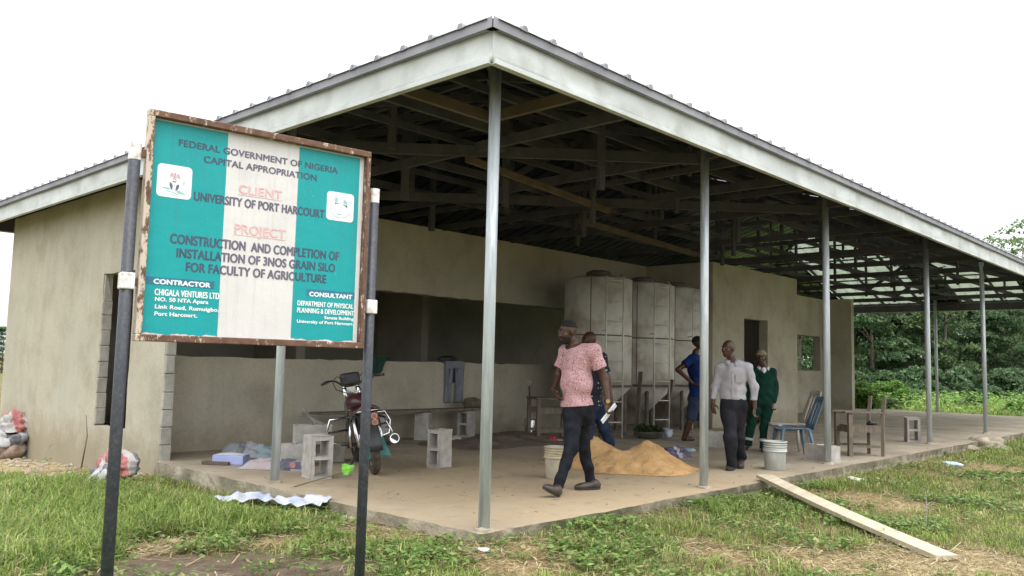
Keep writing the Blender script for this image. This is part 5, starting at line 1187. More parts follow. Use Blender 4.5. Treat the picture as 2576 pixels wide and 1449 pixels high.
    def shoe(s, heel, toe, ankle, w_=0.044, up=UP, mat='leather', name='shoe', bare=False):
        F = s.field([heel, toe, ankle], 0.13, 0.006); d = (toe - heel).normalized(); sd = d.cross(up).normalized(); nu = sd.cross(d).normalized()
        Ln = (toe - heel).length; ax = (d, sd, nu)
        F.ell(heel + d * .05 + nu * .034, (.062, w_ * .80, .040), ax, .02); F.ell(heel + d * Ln * .48 + nu * .030, (Ln * .34, w_ * .86, .036), ax, .03); F.ell(heel + d * (Ln - .075) + nu * .024, (.085, w_ * 1.02, .032), ax, .03)
        if not bare: F.cone(heel + d * .055 + nu * .05, ankle, .042, .040, .03)
        F.cut(heel, -nu)
        if not bare: F.cut(ankle + (ankle - heel - d * .05).normalized() * -.002, (ankle - heel - d * .055))
        o = F.mesh(name, M[mat], s.root, s.base)
        if not bare:
            mb = MB(); n = 14; pts = []
            for i in range(n + 1):
                t = i / n; pts.append((t * Ln, w_ * (0.74 + 0.30 * math.sin(t * 2.6)) * (min(1, t * 9 + .25) * min(1, (1 - t) * 6 + .2)) ** .5))
            vs = [heel + d * x + sd * y for x, y in pts] + [heel + d * x - sd * y for x, y in reversed(pts)]; m = len(vs)
            mb.add([v - s.base + nu * 0.010 for v in vs] + [v - s.base - nu * 0.006 for v in vs], [tuple(range(m)), tuple(range(2 * m - 1, m - 1, -1))] + [(i, i + m, (i + 1) % m + m, (i + 1) % m) for i in range(m)])
            mb.build('sole', M['black'], o)
        return o

def collar(fig, c, mat, k=1.0, gap=20, fall=1.0):
    """shirt collar: a stand round the neck and a turned-down fall that comes to a point either side of the opening"""
    mb = MB(); n = 40; c = c - fig.base
    for i in range(n + 1):
        a = R_(gap + (360 - 2 * gap) * i / n); dr = fig.f * math.cos(a) + fig.l * math.sin(a) * 1.04; wf = max(0, math.cos(a)) ** 2
        mb.v += [c + dr * .074 * k - UP * (.012 + .02 * wf), c + dr * .072 * k + UP * (.040 - .034 * wf) * k, c + dr * (.094 + .012 * wf * fall) * k + UP * (.010 - .045 * wf * fall) * k, c + dr * (.100 + .026 * wf * fall) * k - UP * (.004 + .062 * wf * fall) * k]
    mb.f = [(4 * i + j, 4 * i + j + 1, 4 * i + j + 5, 4 * i + j + 4) for i in range(n) for j in range(3)]
    return mb.build('collar', mat, fig.root, smooth=True, solid=0.006)
# ---------------------------------------------------------------- 1: man in the pink printed shirt, striding left
base = onz(1450, 1240); base = base + FWH * 0.05
P = Figure('bearded man in pink speckled short sleeved shirt and black jeans striding across the slab edge', (base.x, base.y, 0), 48, 0.0062, head_yaw=62, k=1.0, head_tilt=0.22)
J = P.J
P.H = J(1428, 834, 0.0)
nk0, nk1 = J(1442, 858, .02), J(1448, 886, .03)
shR, shL = J(1424, 886, .12), J(1492, 884, -.12)
elR, wrR = J(1404, 945, .15), J(1392, 978, .02); elL, wrL = J(1520, 950, -.10), J(1529, 1012, -.16)
chest = J(1452, 910, .0); belly = J(1450, 962, -.02); hipc = J(1452, 1022, 0)
hR, hL = J(1440, 1040, -.05), J(1466, 1040, .07)
knF, anF = J(1438, 1124, -.20), J(1404, 1222, -.30)
knB, anB = J(1467, 1122, .18), J(1487, 1212, .30)
allp = [P.H + UP * .13, shR, shL, elR, wrR, elL, wrL, hR, hL, knF, anF, knB, anB, wrR - UP * .15 - RT * .03, wrL - UP * .2]
F = P.field(allp, 0.16); P.add_head(F); tax = (P.f, P.l, UP)
F.cone(nk0, nk1 - UP * .03, .058, .066, .03); F.ell(chest, (.115, .165, .17), tax, .05); F.ell(belly, (.135, .165, .17), tax, .05); F.ell(hipc, (.12, .16, .12), tax, .05)
F.cone(shR, shL, .06, .06, .05)
for a, e, wv in ((shR, elR, wrR), (shL, elL, wrL)): F.cone(a, e, .053, .042, .03); F.cone(e, wv, .043, .028, .02)
for a, e, wv in ((hR, knF, anF), (hL, knB, anB)): F.cone(a, e, .070, .045, .03); F.cone(e, wv, .042, .034, .03)
P.hand(F, wrR, (J(1401, 1000, -.03) - wrR), P.f * 0.2 + RT * 0.2 - FWH * 1.0, 0.35); P.hand(F, wrL, (J(1528, 1046, -.17) - wrL), P.f * 1.0 - FWH * .3, 0.85)
F.mesh('body', M['skin'], P.root, P.base)
P.extras(hair=0.052, beard=True, ht=.003)
# shirt
F = P.field([nk1 + UP * .06, shR, shL, elR, elL, hR, hL], 0.20)
F.ell(chest, (.132, .182, .185), tax, .05); F.ell(belly, (.155, .182, .19), tax, .06); F.ell(hipc + UP * .01, (.158, .184, .16), tax, .06); F.cone(shR, shL, .074, .078, .05); F.cone(nk1 + UP * .02, nk1 - UP * .05, .072, .10, .03); F.cone(nk1 + UP * .01, shR, .060, .070, .04); F.cone(nk1 + UP * .01, shL, .060, .070, .04)
sR, sL = shR + (elR - shR) * .80, shL + (elL - shL) * .78
A = F.like(); A.cone(shR, sR, .072, .072, .04); A.cone(shL, sL, .074, .077, .04); A.folds(.005, 30, 3)
A.cut(shR + (elR - shR) * .66, (elR - shR)) if False else None
A.cutball(shR + (elR - shR) * .66, (elR - shR), .13); A.cutball(shL + (elL - shL) * .64, (elL - shL), .15)
F.folds(.006, 27, 2, (1, 1, 2.2)); F.join(A)
hem = J(1450, 1021, 0); F.cut(hem, -UP + RT * .10); F.cutball(nk1 + UP * .045, UP + P.f * .55, .105)
F.mesh('shirt', M['pinkprint'], P.root, P.base)
collar(P, nk1 + UP * .028, M['pinkprint'], 1.06)
for i, (u, v) in enumerate(((1434, 895), (1431, 918), (1424, 940), (1419, 962), (1417, 984), (1417, 1006))):
    r_ = ray(u, v); c_ = J(u, v, 0); MB().ell(c_ + P.f * (0.135 if i else .12) - P.base - FWH * 0.04, (.006, .006, .006), 8, 6).build('button', M['black'], P.root, smooth=True)
# jeans
F = P.field([hR, hL, knF, anF, knB, anB], 0.18)
F.ell(hipc - UP * .02, (.138, .168, .13), tax, .05); F.ell(hipc - UP * .08 - P.f * .03, (.14, .165, .11), tax, .05)
for a, e, wv in ((hR, knF, anF), (hL, knB, anB)): F.cone(a, e, .104, .068, .04); F.cone(e, wv + (wv - e).normalized() * .04, .067, .051, .03)
F.folds(.0048, 40, 8, (1, 1, 2.5)); F.cutball(anF + (anF - knF).normalized() * .01, (anF - knF), .16); F.cutball(anB + (anB - knB).normalized() * .005, (anB - knB), .16); F.cut(hipc + UP * .05, UP)
F.mesh('jeans', M['blackdenim'], P.root, P.base)
hz = J(1406, 1256, -.33); hz = Vector((hz.x, hz.y, 0.006)); tz = J(1366, 1228, -.42)
P.shoe(hz, tz, anF + (anF - knF).normalized() * .0, .048, up=(UP * .8 + RT * .5).normalized())
hb = J(1509, 1233, .26); tb = J(1446, 1240, .16); hb.z = 0.012; tb.z = 0.008; P.shoe(hb, hb + (tb - hb).normalized() * .285, anB, .048)
# watch, paper
wd = (elL - wrL).normalized(); wc = wrL + wd * .012
o = MB().tube([wc - wd * .012 - P.base, wc + wd * .012 - P.base], .036, 18).build('watch_strap', M['black'], P.root, smooth=True)
mb = MB(); fc = wc - FWH * .037 - RT * .002 - P.base; mb.tube([fc, fc - FWH * .01], .021, 16); mb.build('watch_face', pm('gilt', (0.45, 0.30, 0.12), (0.55, 0.38, 0.16), 9, 0.3, 0, metal=0.8), o)
pp0, pp1 = J(1549, 1017, -.14), J(1514, 1062, -.20); mb = MB(); mb.beam(pp0, pp1, 0.012, 0.062, up=RT + UP)
o = mb.build('folded_paper', pm('white paper', (0.66, 0.66, 0.70), (0.76, 0.76, 0.79), 12, 0.7, 0.1, 40), bevel=0.004); tag(o, 'folded white paper held in the hand of the man in pink', 'paper')

# ---------------------------------------------------------------- 2: man in navy dotted shirt behind him
base = onz(1508, 1168)
Q = Figure('man in navy white dotted shirt and blue jeans walking behind the man in pink', (base.x, base.y, 0), 120, 0.009, head_yaw=130)
J = Q.J; Q.H = J(1481, 856, 0)
nk0, nk1 = J(1485, 876, 0), J(1489, 892, 0); shR, shL = J(1470, 902, .16), J(1513, 900, -.12); elL, wrL = J(1529, 958, -.14), J(1538, 1010, -.16); elR, wrR = J(1466, 960, .18), J(1462, 1010, .16)
chest, belly, hipc = J(1491, 926, 0), J(1491, 972, 0), J(1491, 1018, 0)
hA, hB = J(1482, 1030, -.05), J(1502, 1028, .05); kA, aA = J(1478, 1098, -.08), J(1484, 1172, .0); kB, aB = J(1520, 1078, .04), J(1541, 1134, .12)
tax = (Q.f, Q.l, UP); F = Q.field([Q.H + UP * .13, shR, shL, elL, wrL - UP * .2, elR, hA, aA, aB, wrR - UP * .2], .16); Q.add_head(F)
F.cone(nk0, nk1, .056, .064, .03); F.ell(chest, (.11, .16, .17), tax, .05); F.ell(belly, (.11, .15, .16), tax, .05); F.ell(hipc, (.11, .15, .11), tax, .05); F.cone(shR, shL, .058, .058, .05)
for a, e, wv in ((shR, elR, wrR), (shL, elL, wrL)): F.cone(a, e, .05, .04, .03); F.cone(e, wv, .041, .028, .02)
for a, e, wv in ((hA, kA, aA), (hB, kB, aB)): F.cone(a, e, .065, .042, .03); F.cone(e, wv, .040, .034, .03)
Q.hand(F, wrL, -UP + Q.f * .2, Q.f, .6); Q.hand(F, wrR, -UP + Q.f * .2, Q.f, .6); F.mesh('body', M['skin'], Q.root, Q.base); Q.extras()
F = Q.field([nk1, shR, shL, elL, elR, hA, hB], .18); F.ell(chest, (.125, .178, .185), tax, .05); F.ell(belly, (.128, .17, .185), tax, .05); F.ell(hipc, (.125, .168, .13), tax, .05); F.cone(shR, shL, .074, .074, .05); F.cone(nk1 + UP * .02, nk1 - UP * .04, .068, .09, .03); F.cone(nk1 + UP * .01, shR, .056, .066, .04); F.cone(nk1 + UP * .01, shL, .056, .066, .04)
A = F.like(); A.cone(shL, shL + (elL - shL) * .75, .068, .068, .04); A.cone(shR, shR + (elR - shR) * .75, .068, .068, .04); A.cutball(shL + (elL - shL) * .66, elL - shL, .15); A.cutball(shR + (elR - shR) * .66, elR - shR, .15); F.folds(.004, 26, 12, (1, 1, 2)); F.join(A); F.cut(hipc - UP * .03, -UP); F.cutball(nk1 + UP * .045, UP + Q.f * .4, .10)
F.mesh('shirt', M['navydots'], Q.root, Q.base)
F = Q.field([hA, hB, kA, kB, aA, aB], .17); F.ell(hipc - UP * .03, (.128, .158, .13), tax, .05)
for a, e, wv in ((hA, kA, aA), (hB, kB, aB)): F.cone(a, e, .098, .072, .04); F.cone(e, wv, .070, .058, .03)
F.folds(.004, 30, 13, (1, 1, 2)); F.cutball(aA - UP * .0, aA - kA, .14); F.cutball(aB + (kB - aB).normalized() * .06, aB - kB, .12); F.mesh('jeans', M['navyjean'], Q.root, Q.base)
hz = aA - Q.f * .05; hz.z = .008; Q.shoe(hz, hz + Q.f * .27, aA, .046); g = (aB - kB).normalized(); hz = aB + g * .06 - Q.f * .03; hz.z = max(hz.z - .03, .05); Q.shoe(hz, hz + (Q.f * .9 - UP * .30).normalized() * .26, aB, .046, up=(UP + Q.f * .3).normalized())

# ---------------------------------------------------------------- 3: man in blue, back turned, hand on hip
base = onz(1744, 1110)
B = Figure('man in royal blue shirt and dark shorts half behind the second column, hand on hip', (base.x, base.y, 0), -105, 0.009, head_yaw=-95)
J = B.J; B.H = J(1756, 862, 0)
nk0, nk1 = J(1751, 884, 0), J(1748, 897, 0); shA, shB = J(1742, 902, -.15), J(1752, 902, .16); elA, wrA = J(1705, 930, -.24), J(1742, 964, -.16); elB, wrB = J(1748, 950, .26), J(1764, 985, .20)
chest, belly, hipc = J(1749, 930, 0), J(1751, 970, 0), J(1750, 1005, 0); hA, hB = J(1747, 1016, -.08), J(1753, 1016, .08); kA, aA = J(1735, 1062, -.09), J(1722, 1101, -.06); kB, aB = J(1766, 1060, .08), J(1768, 1097, .10)
tax = (B.f, B.l, UP); F = B.field([B.H + UP * .13, shA, shB, elA, elB, wrB - UP * .2, aA, aB], .17); B.add_head(F)
F.cone(nk0, nk1, .056, .064, .03); F.ell(chest, (.11, .17, .19), tax, .05); F.ell(belly, (.105, .15, .16), tax, .05); F.ell(hipc, (.115, .155, .12), tax, .05); F.cone(shA, shB, .06, .06, .05)
for a, e, wv in ((shA, elA, wrA), (shB, elB, wrB)): F.cone(a, e, .052, .044, .03); F.cone(e, wv, .044, .03, .02)
for a, e, wv in ((hA, kA, aA), (hB, kB, aB)): F.cone(a, e, .085, .058, .03); F.cone(e + (wv - e) * .3, wv, .058, .038, .04); F.cone(e, wv, .052, .038, .03)
B.hand(F, wrA, RT * .8 - UP * .4, UP * .5 - FWH * .8, .6); B.hand(F, wrB, -UP, B.f, .5); F.mesh('body', M['skin'], B.root, B.base); B.extras(hair=.035, ht=.003)
F = B.field([nk1, shA, shB, elA, elB, hA, hB], .18); F.ell(chest, (.125, .185, .20), tax, .05); F.ell(belly, (.122, .168, .18), tax, .05); F.ell(hipc + UP * .04, (.128, .17, .12), tax, .05); F.cone(shA, shB, .078, .078, .05); F.cone(nk1 + UP * .01, shA, .058, .068, .04); F.cone(nk1 + UP * .01, shB, .058, .068, .04)
A = F.like(); A.cone(shA, shA + (elA - shA) * .7, .074, .076, .04); A.cone(shB, shB + (elB - shB) * .7, .074, .076, .04); A.cutball(shA + (elA - shA) * .58, elA - shA, .16); A.cutball(shB + (elB - shB) * .6, elB - shB, .16); F.folds(.005, 24, 22, (1, 1, 2)); F.join(A); F.cut(hipc + UP * .02, -UP); F.cutball(nk1 + UP * .045, UP + B.f * .3, .10)
F.mesh('shirt', M['blueshirt'], B.root, B.base)
F = B.field([hA, hB, kA, kB], .2); F.ell(hipc, (.138, .175, .13), tax, .05)
for a, e in ((hA, kA), (hB, kB)): F.cone(a, e, .112, .090, .04)
F.folds(.005, 24, 23, (1, 1, 2)); F.cutball(kA + (hA - kA) * .12, kA - hA, .17); F.cutball(kB + (hB - kB) * .12, kB - hB, .17); F.cut(hipc + UP * .09, UP); F.mesh('shorts', M['darkblue'], B.root, B.base)
for a, hu in ((aA, (1716, 1754)), (aB, (1782, 1812))):
    hz = a - UP * .0; hz = Vector((a.x, a.y, .01)) - B.f * .03; B.shoe(hz + (RT * -.02), hz + (RT * .75 + FWH * .45).normalized() * .27, a, .048, mat='skin', name='foot', bare=True)

# ---------------------------------------------------------------- 4: man in pale grey shirt, hands down
base = onz(1848, 1182); base = base + FWH * 0.10
G = Figure('man in pale grey long sleeved shirt and dark trousers stepping forward past the second column', (base.x, base.y, 0), 18, 0.0072, head_yaw=52, k=0.95)
J = G.J; G.H = J(1832, 877, 0)
nk0, nk1 = J(1839, 899, .01), J(1843, 914, .02); shR, shL = J(1812, 927, .06), J(1880, 925, -.06); elR, wrR = J(1798, 972, .08), J(1794, 1013, .0); elL, wrL = J(1897, 976, -.08), J(1898, 1028, -.10)
chest, belly, hipc = J(1846, 945, 0), J(1845, 978, 0), J(1845, 1012, 0); hR, hL = J(1831, 1026, 0), J(1860, 1026, 0); kF, aF = J(1838, 1100, -.14), J(1841, 1170, -.06); kB, aB = J(1856, 1094, .05), J(1864, 1148, .22)
tax = (G.f, G.l, UP); F = G.field([G.H + UP * .13, shR, shL, elR, elL, wrR - UP * .2, wrL - UP * .2, kF, kB, aF, aB], .16); G.add_head(F)
F.cone(nk0, nk1 - UP * .02, .054, .062, .03); F.ell(chest, (.105, .15, .16), tax, .05); F.ell(belly, (.105, .145, .15), tax, .05); F.ell(hipc, (.11, .15, .11), tax, .05); F.cone(shR, shL, .055, .055, .05)
for a, e, wv in ((shR, elR, wrR), (shL, elL, wrL)): F.cone(a, e, .048, .038, .03); F.cone(e, wv, .039, .027, .02)
for a, e, wv in ((hR, kF, aF), (hL, kB, aB)): F.cone(a, e, .065, .042, .03); F.cone(e, wv, .040, .033, .03)
G.hand(F, wrR, J(1794, 1040, -.04) - wrR, RT * .6 - FWH * .6, .35, .95); G.hand(F, wrL, J(1896, 1056, -.12) - wrL, -RT * .5 - FWH * .6, .75, .95); F.mesh('body', M['skin'], G.root, G.base); G.extras()
F = G.field([nk1 + UP * .05, shR, shL, elR, elL, wrR, wrL, hipc], .17); F.ell(chest, (.122, .172, .18), tax, .05); F.ell(belly, (.128, .170, .165), tax, .06); F.ell(hipc + UP * .05, (.125, .165, .09), tax, .05); F.cone(shR, shL, .062, .062, .05); F.cone(nk1 + UP * .02, nk1 - UP * .04, .066, .09, .03); F.cone(nk1 + UP * .01, shR, .056, .064, .04); F.cone(nk1 + UP * .01, shL, .056, .064, .04)
A = F.like()
for a, e, wv in ((shR, elR, wrR), (shL, elL, wrL)): A.cone(a, e, .060, .053, .04); A.cone(e, wv, .053, .044, .03)
A.folds(.006, 42, 35, (1, 1, .6)); A.cutball(wrR, wrR - elR, .11); A.cutball(wrL, wrL - elL, .11); F.folds(.0075, 30, 32, (1, 1, 1.8)); F.join(A); F.cut(hipc + UP * .035, -UP); F.cutball(nk1 + UP * .045, UP + G.f * .55, .10)
F.mesh('shirt', M['greyshirt'], G.root, G.base)
collar(G, nk1 + UP * .022, M['greyshirt'], 1.0)
mb = MB(); pk = chest + G.f * .128 + G.l * .075 - UP * .035 - G.base; rot = Matrix((G.l, G.f, UP)).transposed(); mb.box(pk, (.095, .010, .11), rot); mb.build('pocket', M['greyshirt'], G.root, bevel=0.003)
MB().box(belly + G.f * .130 + UP * .06 - G.base, (.028, .008, .36), rot).build('placket', M['greyshirt'], G.root, bevel=0.002)
F = G.field([hR, hL, kF, kB, aF, aB], .19); F.ell(hipc - UP * .0, (.130, .160, .12), tax, .05)
for a, e, wv in ((hR, kF, aF), (hL, kB, aB)): F.cone(a, e, .104, .082, .05); F.cone(e, wv - UP * .03, .080, .074, .04)
F.folds(.0065, 28, 33, (1, 1, 2)); F.cutball(aF - UP * .025, aF - kF, .16); F.cutball(aB - UP * .02, aB - kB, .13); F.cut(hipc + UP * .055, UP); F.mesh('trousers', M['darktrouser'], G.root, G.base)
MB().lathe([(.001, -.02)], 4) if False else None
hz = Vector((aF.x, aF.y, .010)) - G.f * .06; G.shoe(hz, hz + (G.f * .92 - RT * .1).normalized() * .27, aF - UP * .0, .046); hz = aB - G.f * .03; hz.z = max(.05, aB.z - .10); G.shoe(hz, hz + (G.f - UP * .14).normalized() * .27, aB, .046, up=(UP + G.f * .15).normalized())

# ---------------------------------------------------------------- 5: man in green overall and cap
base = onz(1902, 1133)
E = Figure('man in bottle green overall, white collar and khaki cap standing behind the grey shirted man', (base.x, base.y, 0), 8, 0.0085, head_yaw=25, k=0.97)
J = E.J; E.H = J(1915, 899, 0)
nk0, nk1 = J(1918, 917, 0), J(1920, 930, .02); shR, shL = J(1900, 938, .02), J(1942, 938, -.02); elR, wrR = J(1889, 974, .05), J(1888, 1008, .05); elL, wrL = J(1950, 976, .0), J(1944, 1014, -.06)
chest, belly, hipc = J(1920, 958, 0), J(1919, 984, 0), J(1917, 1012, 0); hR, hL = J(1904, 1024, 0), J(1931, 1024, 0); kF, aF = J(1888, 1076, -.02), J(1881, 1120, 0); kB, aB = J(1921, 1078, 0), J(1920, 1128, -.06)
tax = (E.f, E.l, UP); F = E.field([E.H + UP * .13, shR, shL, elR, elL, wrR - UP * .2, wrL - UP * .2, aF, aB], .16); E.add_head(F)
F.cone(nk0, nk1 - UP * .02, .054, .062, .03); F.ell(chest, (.105, .15, .16), tax, .05); F.ell(belly, (.105, .14, .15), tax, .05); F.ell(hipc, (.11, .15, .11), tax, .05); F.cone(shR, shL, .055, .055, .05)
for a, e, wv in ((shR, elR, wrR), (shL, elL, wrL)): F.cone(a, e, .048, .038, .03); F.cone(e, wv, .039, .027, .02)
for a, e, wv in ((hR, kF, aF), (hL, kB, aB)): F.cone(a, e, .065, .042, .03); F.cone(e, wv, .040, .033, .03)
E.hand(F, wrR, -UP, -FWH, .5, .95); E.hand(F, wrL, -UP - RT * .1, -RT * .5 - FWH * .6, .8, .95); F.mesh('body', M['skin'], E.root, E.base); E.extras(cap=True)
F = E.field([nk1, shR, shL, elR, elL, wrR, wrL, hR, hL, kF, kB, aF, aB], .17); F.ell(chest, (.125, .172, .175), tax, .05); F.ell(belly, (.128, .165, .165), tax, .06); F.ell(hipc, (.132, .170, .13), tax, .05); F.cone(shR, shL, .072, .072, .05); F.cone(nk1 + UP * .02, nk1 - UP * .04, .066, .09, .03); F.cone(nk1 + UP * .01, shR, .056, .064, .04); F.cone(nk1 + UP * .01, shL, .056, .064, .04)
A = F.like()
for a, e, wv in ((shR, elR, wrR), (shL, elL, wrL)): A.cone(a, e, .066, .058, .04); A.cone(e, wv, .058, .056, .03)
A.cutball(wrR, wrR - elR, .12); A.cutball(wrL, wrL - elL, .12)
for a, e, wv in ((hR, kF, aF), (hL, kB, aB)): F.cone(a, e, .098, .072, .02); F.cone(e, wv, .070, .060, .02)
F.join(A); F.folds(.006, 28, 42, (1, 1, 1.8)); F.cutball(aF - UP * .0, aF - kF, .15); F.cutball(aB, aB - kB, .15); F.cutball(nk1 + UP * .02, UP + E.f * .9, .11)
F.mesh('overall', M['greenall'], E.root, E.base)
collar(E, nk1 + UP * .022, M['whitecol'], 1.0, 34, 0.8)
F = E.field([chest, nk1], .14); F.ell(nk1 - UP * .05 + E.f * .03, (.085, .055, .10), tax, .03); F.mesh('undershirt', M['whitecol'], E.root, E.base)
for a, e in ((kF, aF), (kB, aB)):
    c0 = e + (a - e) * .32; c1 = e + (a - e) * .46; MB().tube([c0 - E.base, c1 - E.base], [.074, .075], 22, cap=False).build('reflective_band', pm('dull silver tape', (0.40, 0.43, 0.40), (0.50, 0.53, 0.50), 8, 0.4, 0.1, 40), E.root, smooth=True)
hz = Vector((aF.x, aF.y, .008)) + E.f * -.04; E.shoe(hz, hz + (E.f * .6 - RT * .8).normalized() * .25, aF, .046); hz = Vector((aB.x, aB.y, .008)) - E.f * .05; E.shoe(hz, hz + E.f * .25, aB, .046)

# ================================================================== MOTORCYCLE seen from behind
p0 = onz(944, 1193); p1 = onz(908, 1165); hd = math.atan2((p1 - p0).y, (p1 - p0).x)
bike = thing('motorcycle', 'maroon motorcycle with chrome crash bars parked leaning on its stand, tail to the camera', 'motorcycle', (p0.x, p0.y, 0), hd)
lean = R_(-10)
bike.rotation_euler = (lean, 0, hd)
def wheel(x, r, parent):
    w_ = thing('wheel', None, None, (x, 0, r)); w_.parent = parent
    n, m = 40, 10; mb = MB()
    for i in range(n):
        a = 2 * math.pi * i / n
        for j in range(m):
            t = 2 * math.pi * j / m; rr = r - 0.05 + 0.05 * math.cos(t) + (0.004 if (i % 2 and abs(t) < 1.2) else 0); yy = 0.05 * math.sin(t); mb.v.append((rr * math.cos(a), yy, rr * math.sin(a)))
    for i in range(n):
        for j in range(m): mb.f.append((i * m + j, i * m + (j + 1) % m, ((i + 1) % n) * m + (j + 1) % m, ((i + 1) % n) * m + j))
    mb.build('tyre', M['rubber'], w_, smooth=True)
    mb = MB()
    for i in range(n):
        a = 2 * math.pi * i / n
        for (rr, yy) in ((r - .095, -.025), (r - .082, -.03), (r - .082, .03), (r - .095, .025)): mb.v.append((rr * math.cos(a), yy, rr * math.sin(a)))
    for i in range(n):
        for j in range(4): mb.f.append((i * 4 + j, ((i + 1) % n) * 4 + j, ((i + 1) % n) * 4 + (j + 1) % 4, i * 4 + (j + 1) % 4))
    mb.build('rim', M['chrome'], w_, smooth=False)
    mb = MB()
    for k in range(18):
        a = 2 * math.pi * k / 18; mb.tube([(0.03 * math.cos(a + .3), .02 * (-1) ** k, 0.03 * math.sin(a + .3)), ((r - .09) * math.cos(a), 0, (r - .09) * math.sin(a))], 0.003, 4)
    mb.build('spokes', M['chrome'], w_); mb = MB(); mb.tube([(0, -.06, 0), (0, .06, 0)], .055, 16); mb.build('hub', M['engine'], w_)
wheel(0.0, 0.30, bike); wheel(1.26, 0.30, bike)
T = lambda nm, pts, r, mt='black', n=8: MB().tube(pts, r, n).build(nm, M[mt], bike, smooth=True)
T('frame', [(-.12, .0, .66), (.25, 0, .70), (.75, 0, .78), (1.0, 0, .82)], .03); T('frame', [(1.0, 0, .80), (.78, 0, .35), (.35, 0, .28), (.2, 0, .68)], .025)
for s in (-1, 1):
    T('swing_arm', [(0, .09 * s, .30), (.45, .09 * s, .33)], .022); T('shock_absorber', [(.0, .13 * s, .34), (.12, .13 * s, .50), (.16, .13 * s, .66)], [.022, .034, .026], 'chrome', 10)
    T('fork_leg', [(1.26, .085 * s, .30), (1.06, .085 * s, .80), (1.0, .085 * s, .96)], .026, 'chrome', 10)
    T('crash_bar', [(.82, .10 * s, .62), (.80, .34 * s, .62), (.80, .39 * s, .50), (.80, .36 * s, .34), (.74, .12 * s, .30)], .016, 'chrome', 8); T('crash_bar', [(.80, .12 * s, .47), (.80, .385 * s, .47)], .013, 'black', 8)
    T('rear_guard', [(.30, .12 * s, .66), (.02, .20 * s, .62), (-.08, .24 * s, .46), (.0, .23 * s, .36), (.26, .13 * s, .34)], .014, 'chrome', 8); T('rear_guard', [(.05, .20 * s, .50), (-.05, .235 * s, .50)], .011, 'chrome', 6)
    T('handlebar', [(.98, .0, .985), (.97, .10 * s, 1.0), (.92, .19 * s, 1.07), (.84, .26 * s, 1.09), (.76, .36 * s, 1.075)], .012, 'black', 8); T('grip', [(.82, .29 * s, 1.088), (.745, .385 * s, 1.070)], .018, 'black', 10)
    T('lever', [(.86, .25 * s, 1.08), (.88, .30 * s, 1.06), (.82, .38 * s, 1.05)], .006, 'chrome', 6)
    T('cable', [(.86, .22 * s, 1.10), (.95, .16 * s, 1.13), (1.02, .06 * s, 1.02)], .005, 'black', 5); T('cable', [(.84, .24 * s, 1.07), (.92, .20 * s, .97), (1.0, .06 * s, .90)], .006, 'black', 5)
    T('foot_peg', [(.48, .10 * s, .32), (.46, .28 * s, .34)], .016, 'black', 8)
    MB().bb((.40, .095 * s - .03, .36), (.62, .095 * s + .03, .60)).build('side_panel', M['maroon'], bike, bevel=.03)
MB().ell((.66, 0, .80), (.27, .145, .115), 22, 14).build('fuel_tank', M['maroon'], bike, smooth=True)
MB().lathe([(.035, 0), (.035, .02)], 14, (.66, 0, .905)).build('filler_cap', M['chrome'], bike)
mb = MB(); mb.sheet(20, 12, lambda i, j: (-.10 + .58 * i, (j - .5) * 2 * (.115 - .02 * i), .755 + .03 * math.cos(i * 4) - .055 * (2 * (j - .5)) ** 2)); mb.build('seat', M['maroon'], bike, smooth=True, solid=.05)
MB().bb((.96, -.12, .99), (1.10, .12, 1.15)).build('instrument_cluster', M['black'], bike, bevel=.035, seg=4)
MB().bb((1.06, -.11, .84), (1.20, .11, 1.02)).build('headlight', M['chrome'], bike, bevel=.05, seg=4)
tl = MB().bb((-.20, -.095, .56), (-.12, .095, .72)).build('tail_panel', pm('dull red panel', (0.11, 0.03, 0.03), (0.17, 0.05, 0.045), 9, 0.4, 0), bike, bevel=.015)
for (yy, zz) in ((-.045, .675), (.045, .675), (-.045, .605), (.045, .605)):
    mb = MB(); mb.tube([(-.212, yy, zz), (-.20, yy, zz)], [.034, .034], 18); r_ = mb.build('lamp_ring', M['chrome'], tl); mb = MB(); mb.tube([(-.216, yy, zz), (-.2125, yy, zz)], .027, 18).build('lamp_lens', pm('tail lens', (0.28, 0.10, 0.07), (0.34, 0.13, 0.09), 9, 0.2, 0), tl)
T('rear_rack', [(.15, .12, .73), (-.16, .12, .74), (-.20, .0, .745), (-.16, -.12, .74), (.15, -.12, .73)], .011, 'chrome', 8); T('rear_rack', [(-.05, .12, .735), (-.05, -.12, .735)], .009, 'chrome', 6)
npl = MB().bb((-.225, -.09, .44), (-.215, .09, .545)).build('number_plate', pm('scuffed white plate', (0.52, 0.54, 0.50), (0.64, 0.66, 0.62), 12, 0.5, 0.1, 40, c3=(0.36, 0.40, 0.37), sc3=14), bike, bevel=.003)
mb = MB(); mb.sheet(6, 8, lambda i, j: (-.19 - .05 * j + .02 * math.sin(i * 4), (i - .5) * (.20 + .10 * j) - .02, .44 - .22 * j - .04 * abs(i - .5))); mb.build('mud_flap', pm('teal mud flap', (0.04, 0.17, 0.16), (0.06, 0.22, 0.21), 6, 0.6, 0.1, 30), bike, smooth=True, solid=.006)
mb = MB()
mb.sheet(10, 10, lambda i, j: (0.345 * math.cos(R_(60 + 120 * j)) , (i - .5) * .14, .30 + .345 * math.sin(R_(60 + 120 * j)))); mb.build('mudguard', M['black'], bike, smooth=True, solid=.008)
T('exhaust_pipe', [(.70, -.10, .34), (.45, -.16, .26), (.2, -.19, .30)], .024, 'chrome', 10); T('muffler', [(.25, -.20, .30), (-.30, -.22, .40)], .052, 'engine', 16)
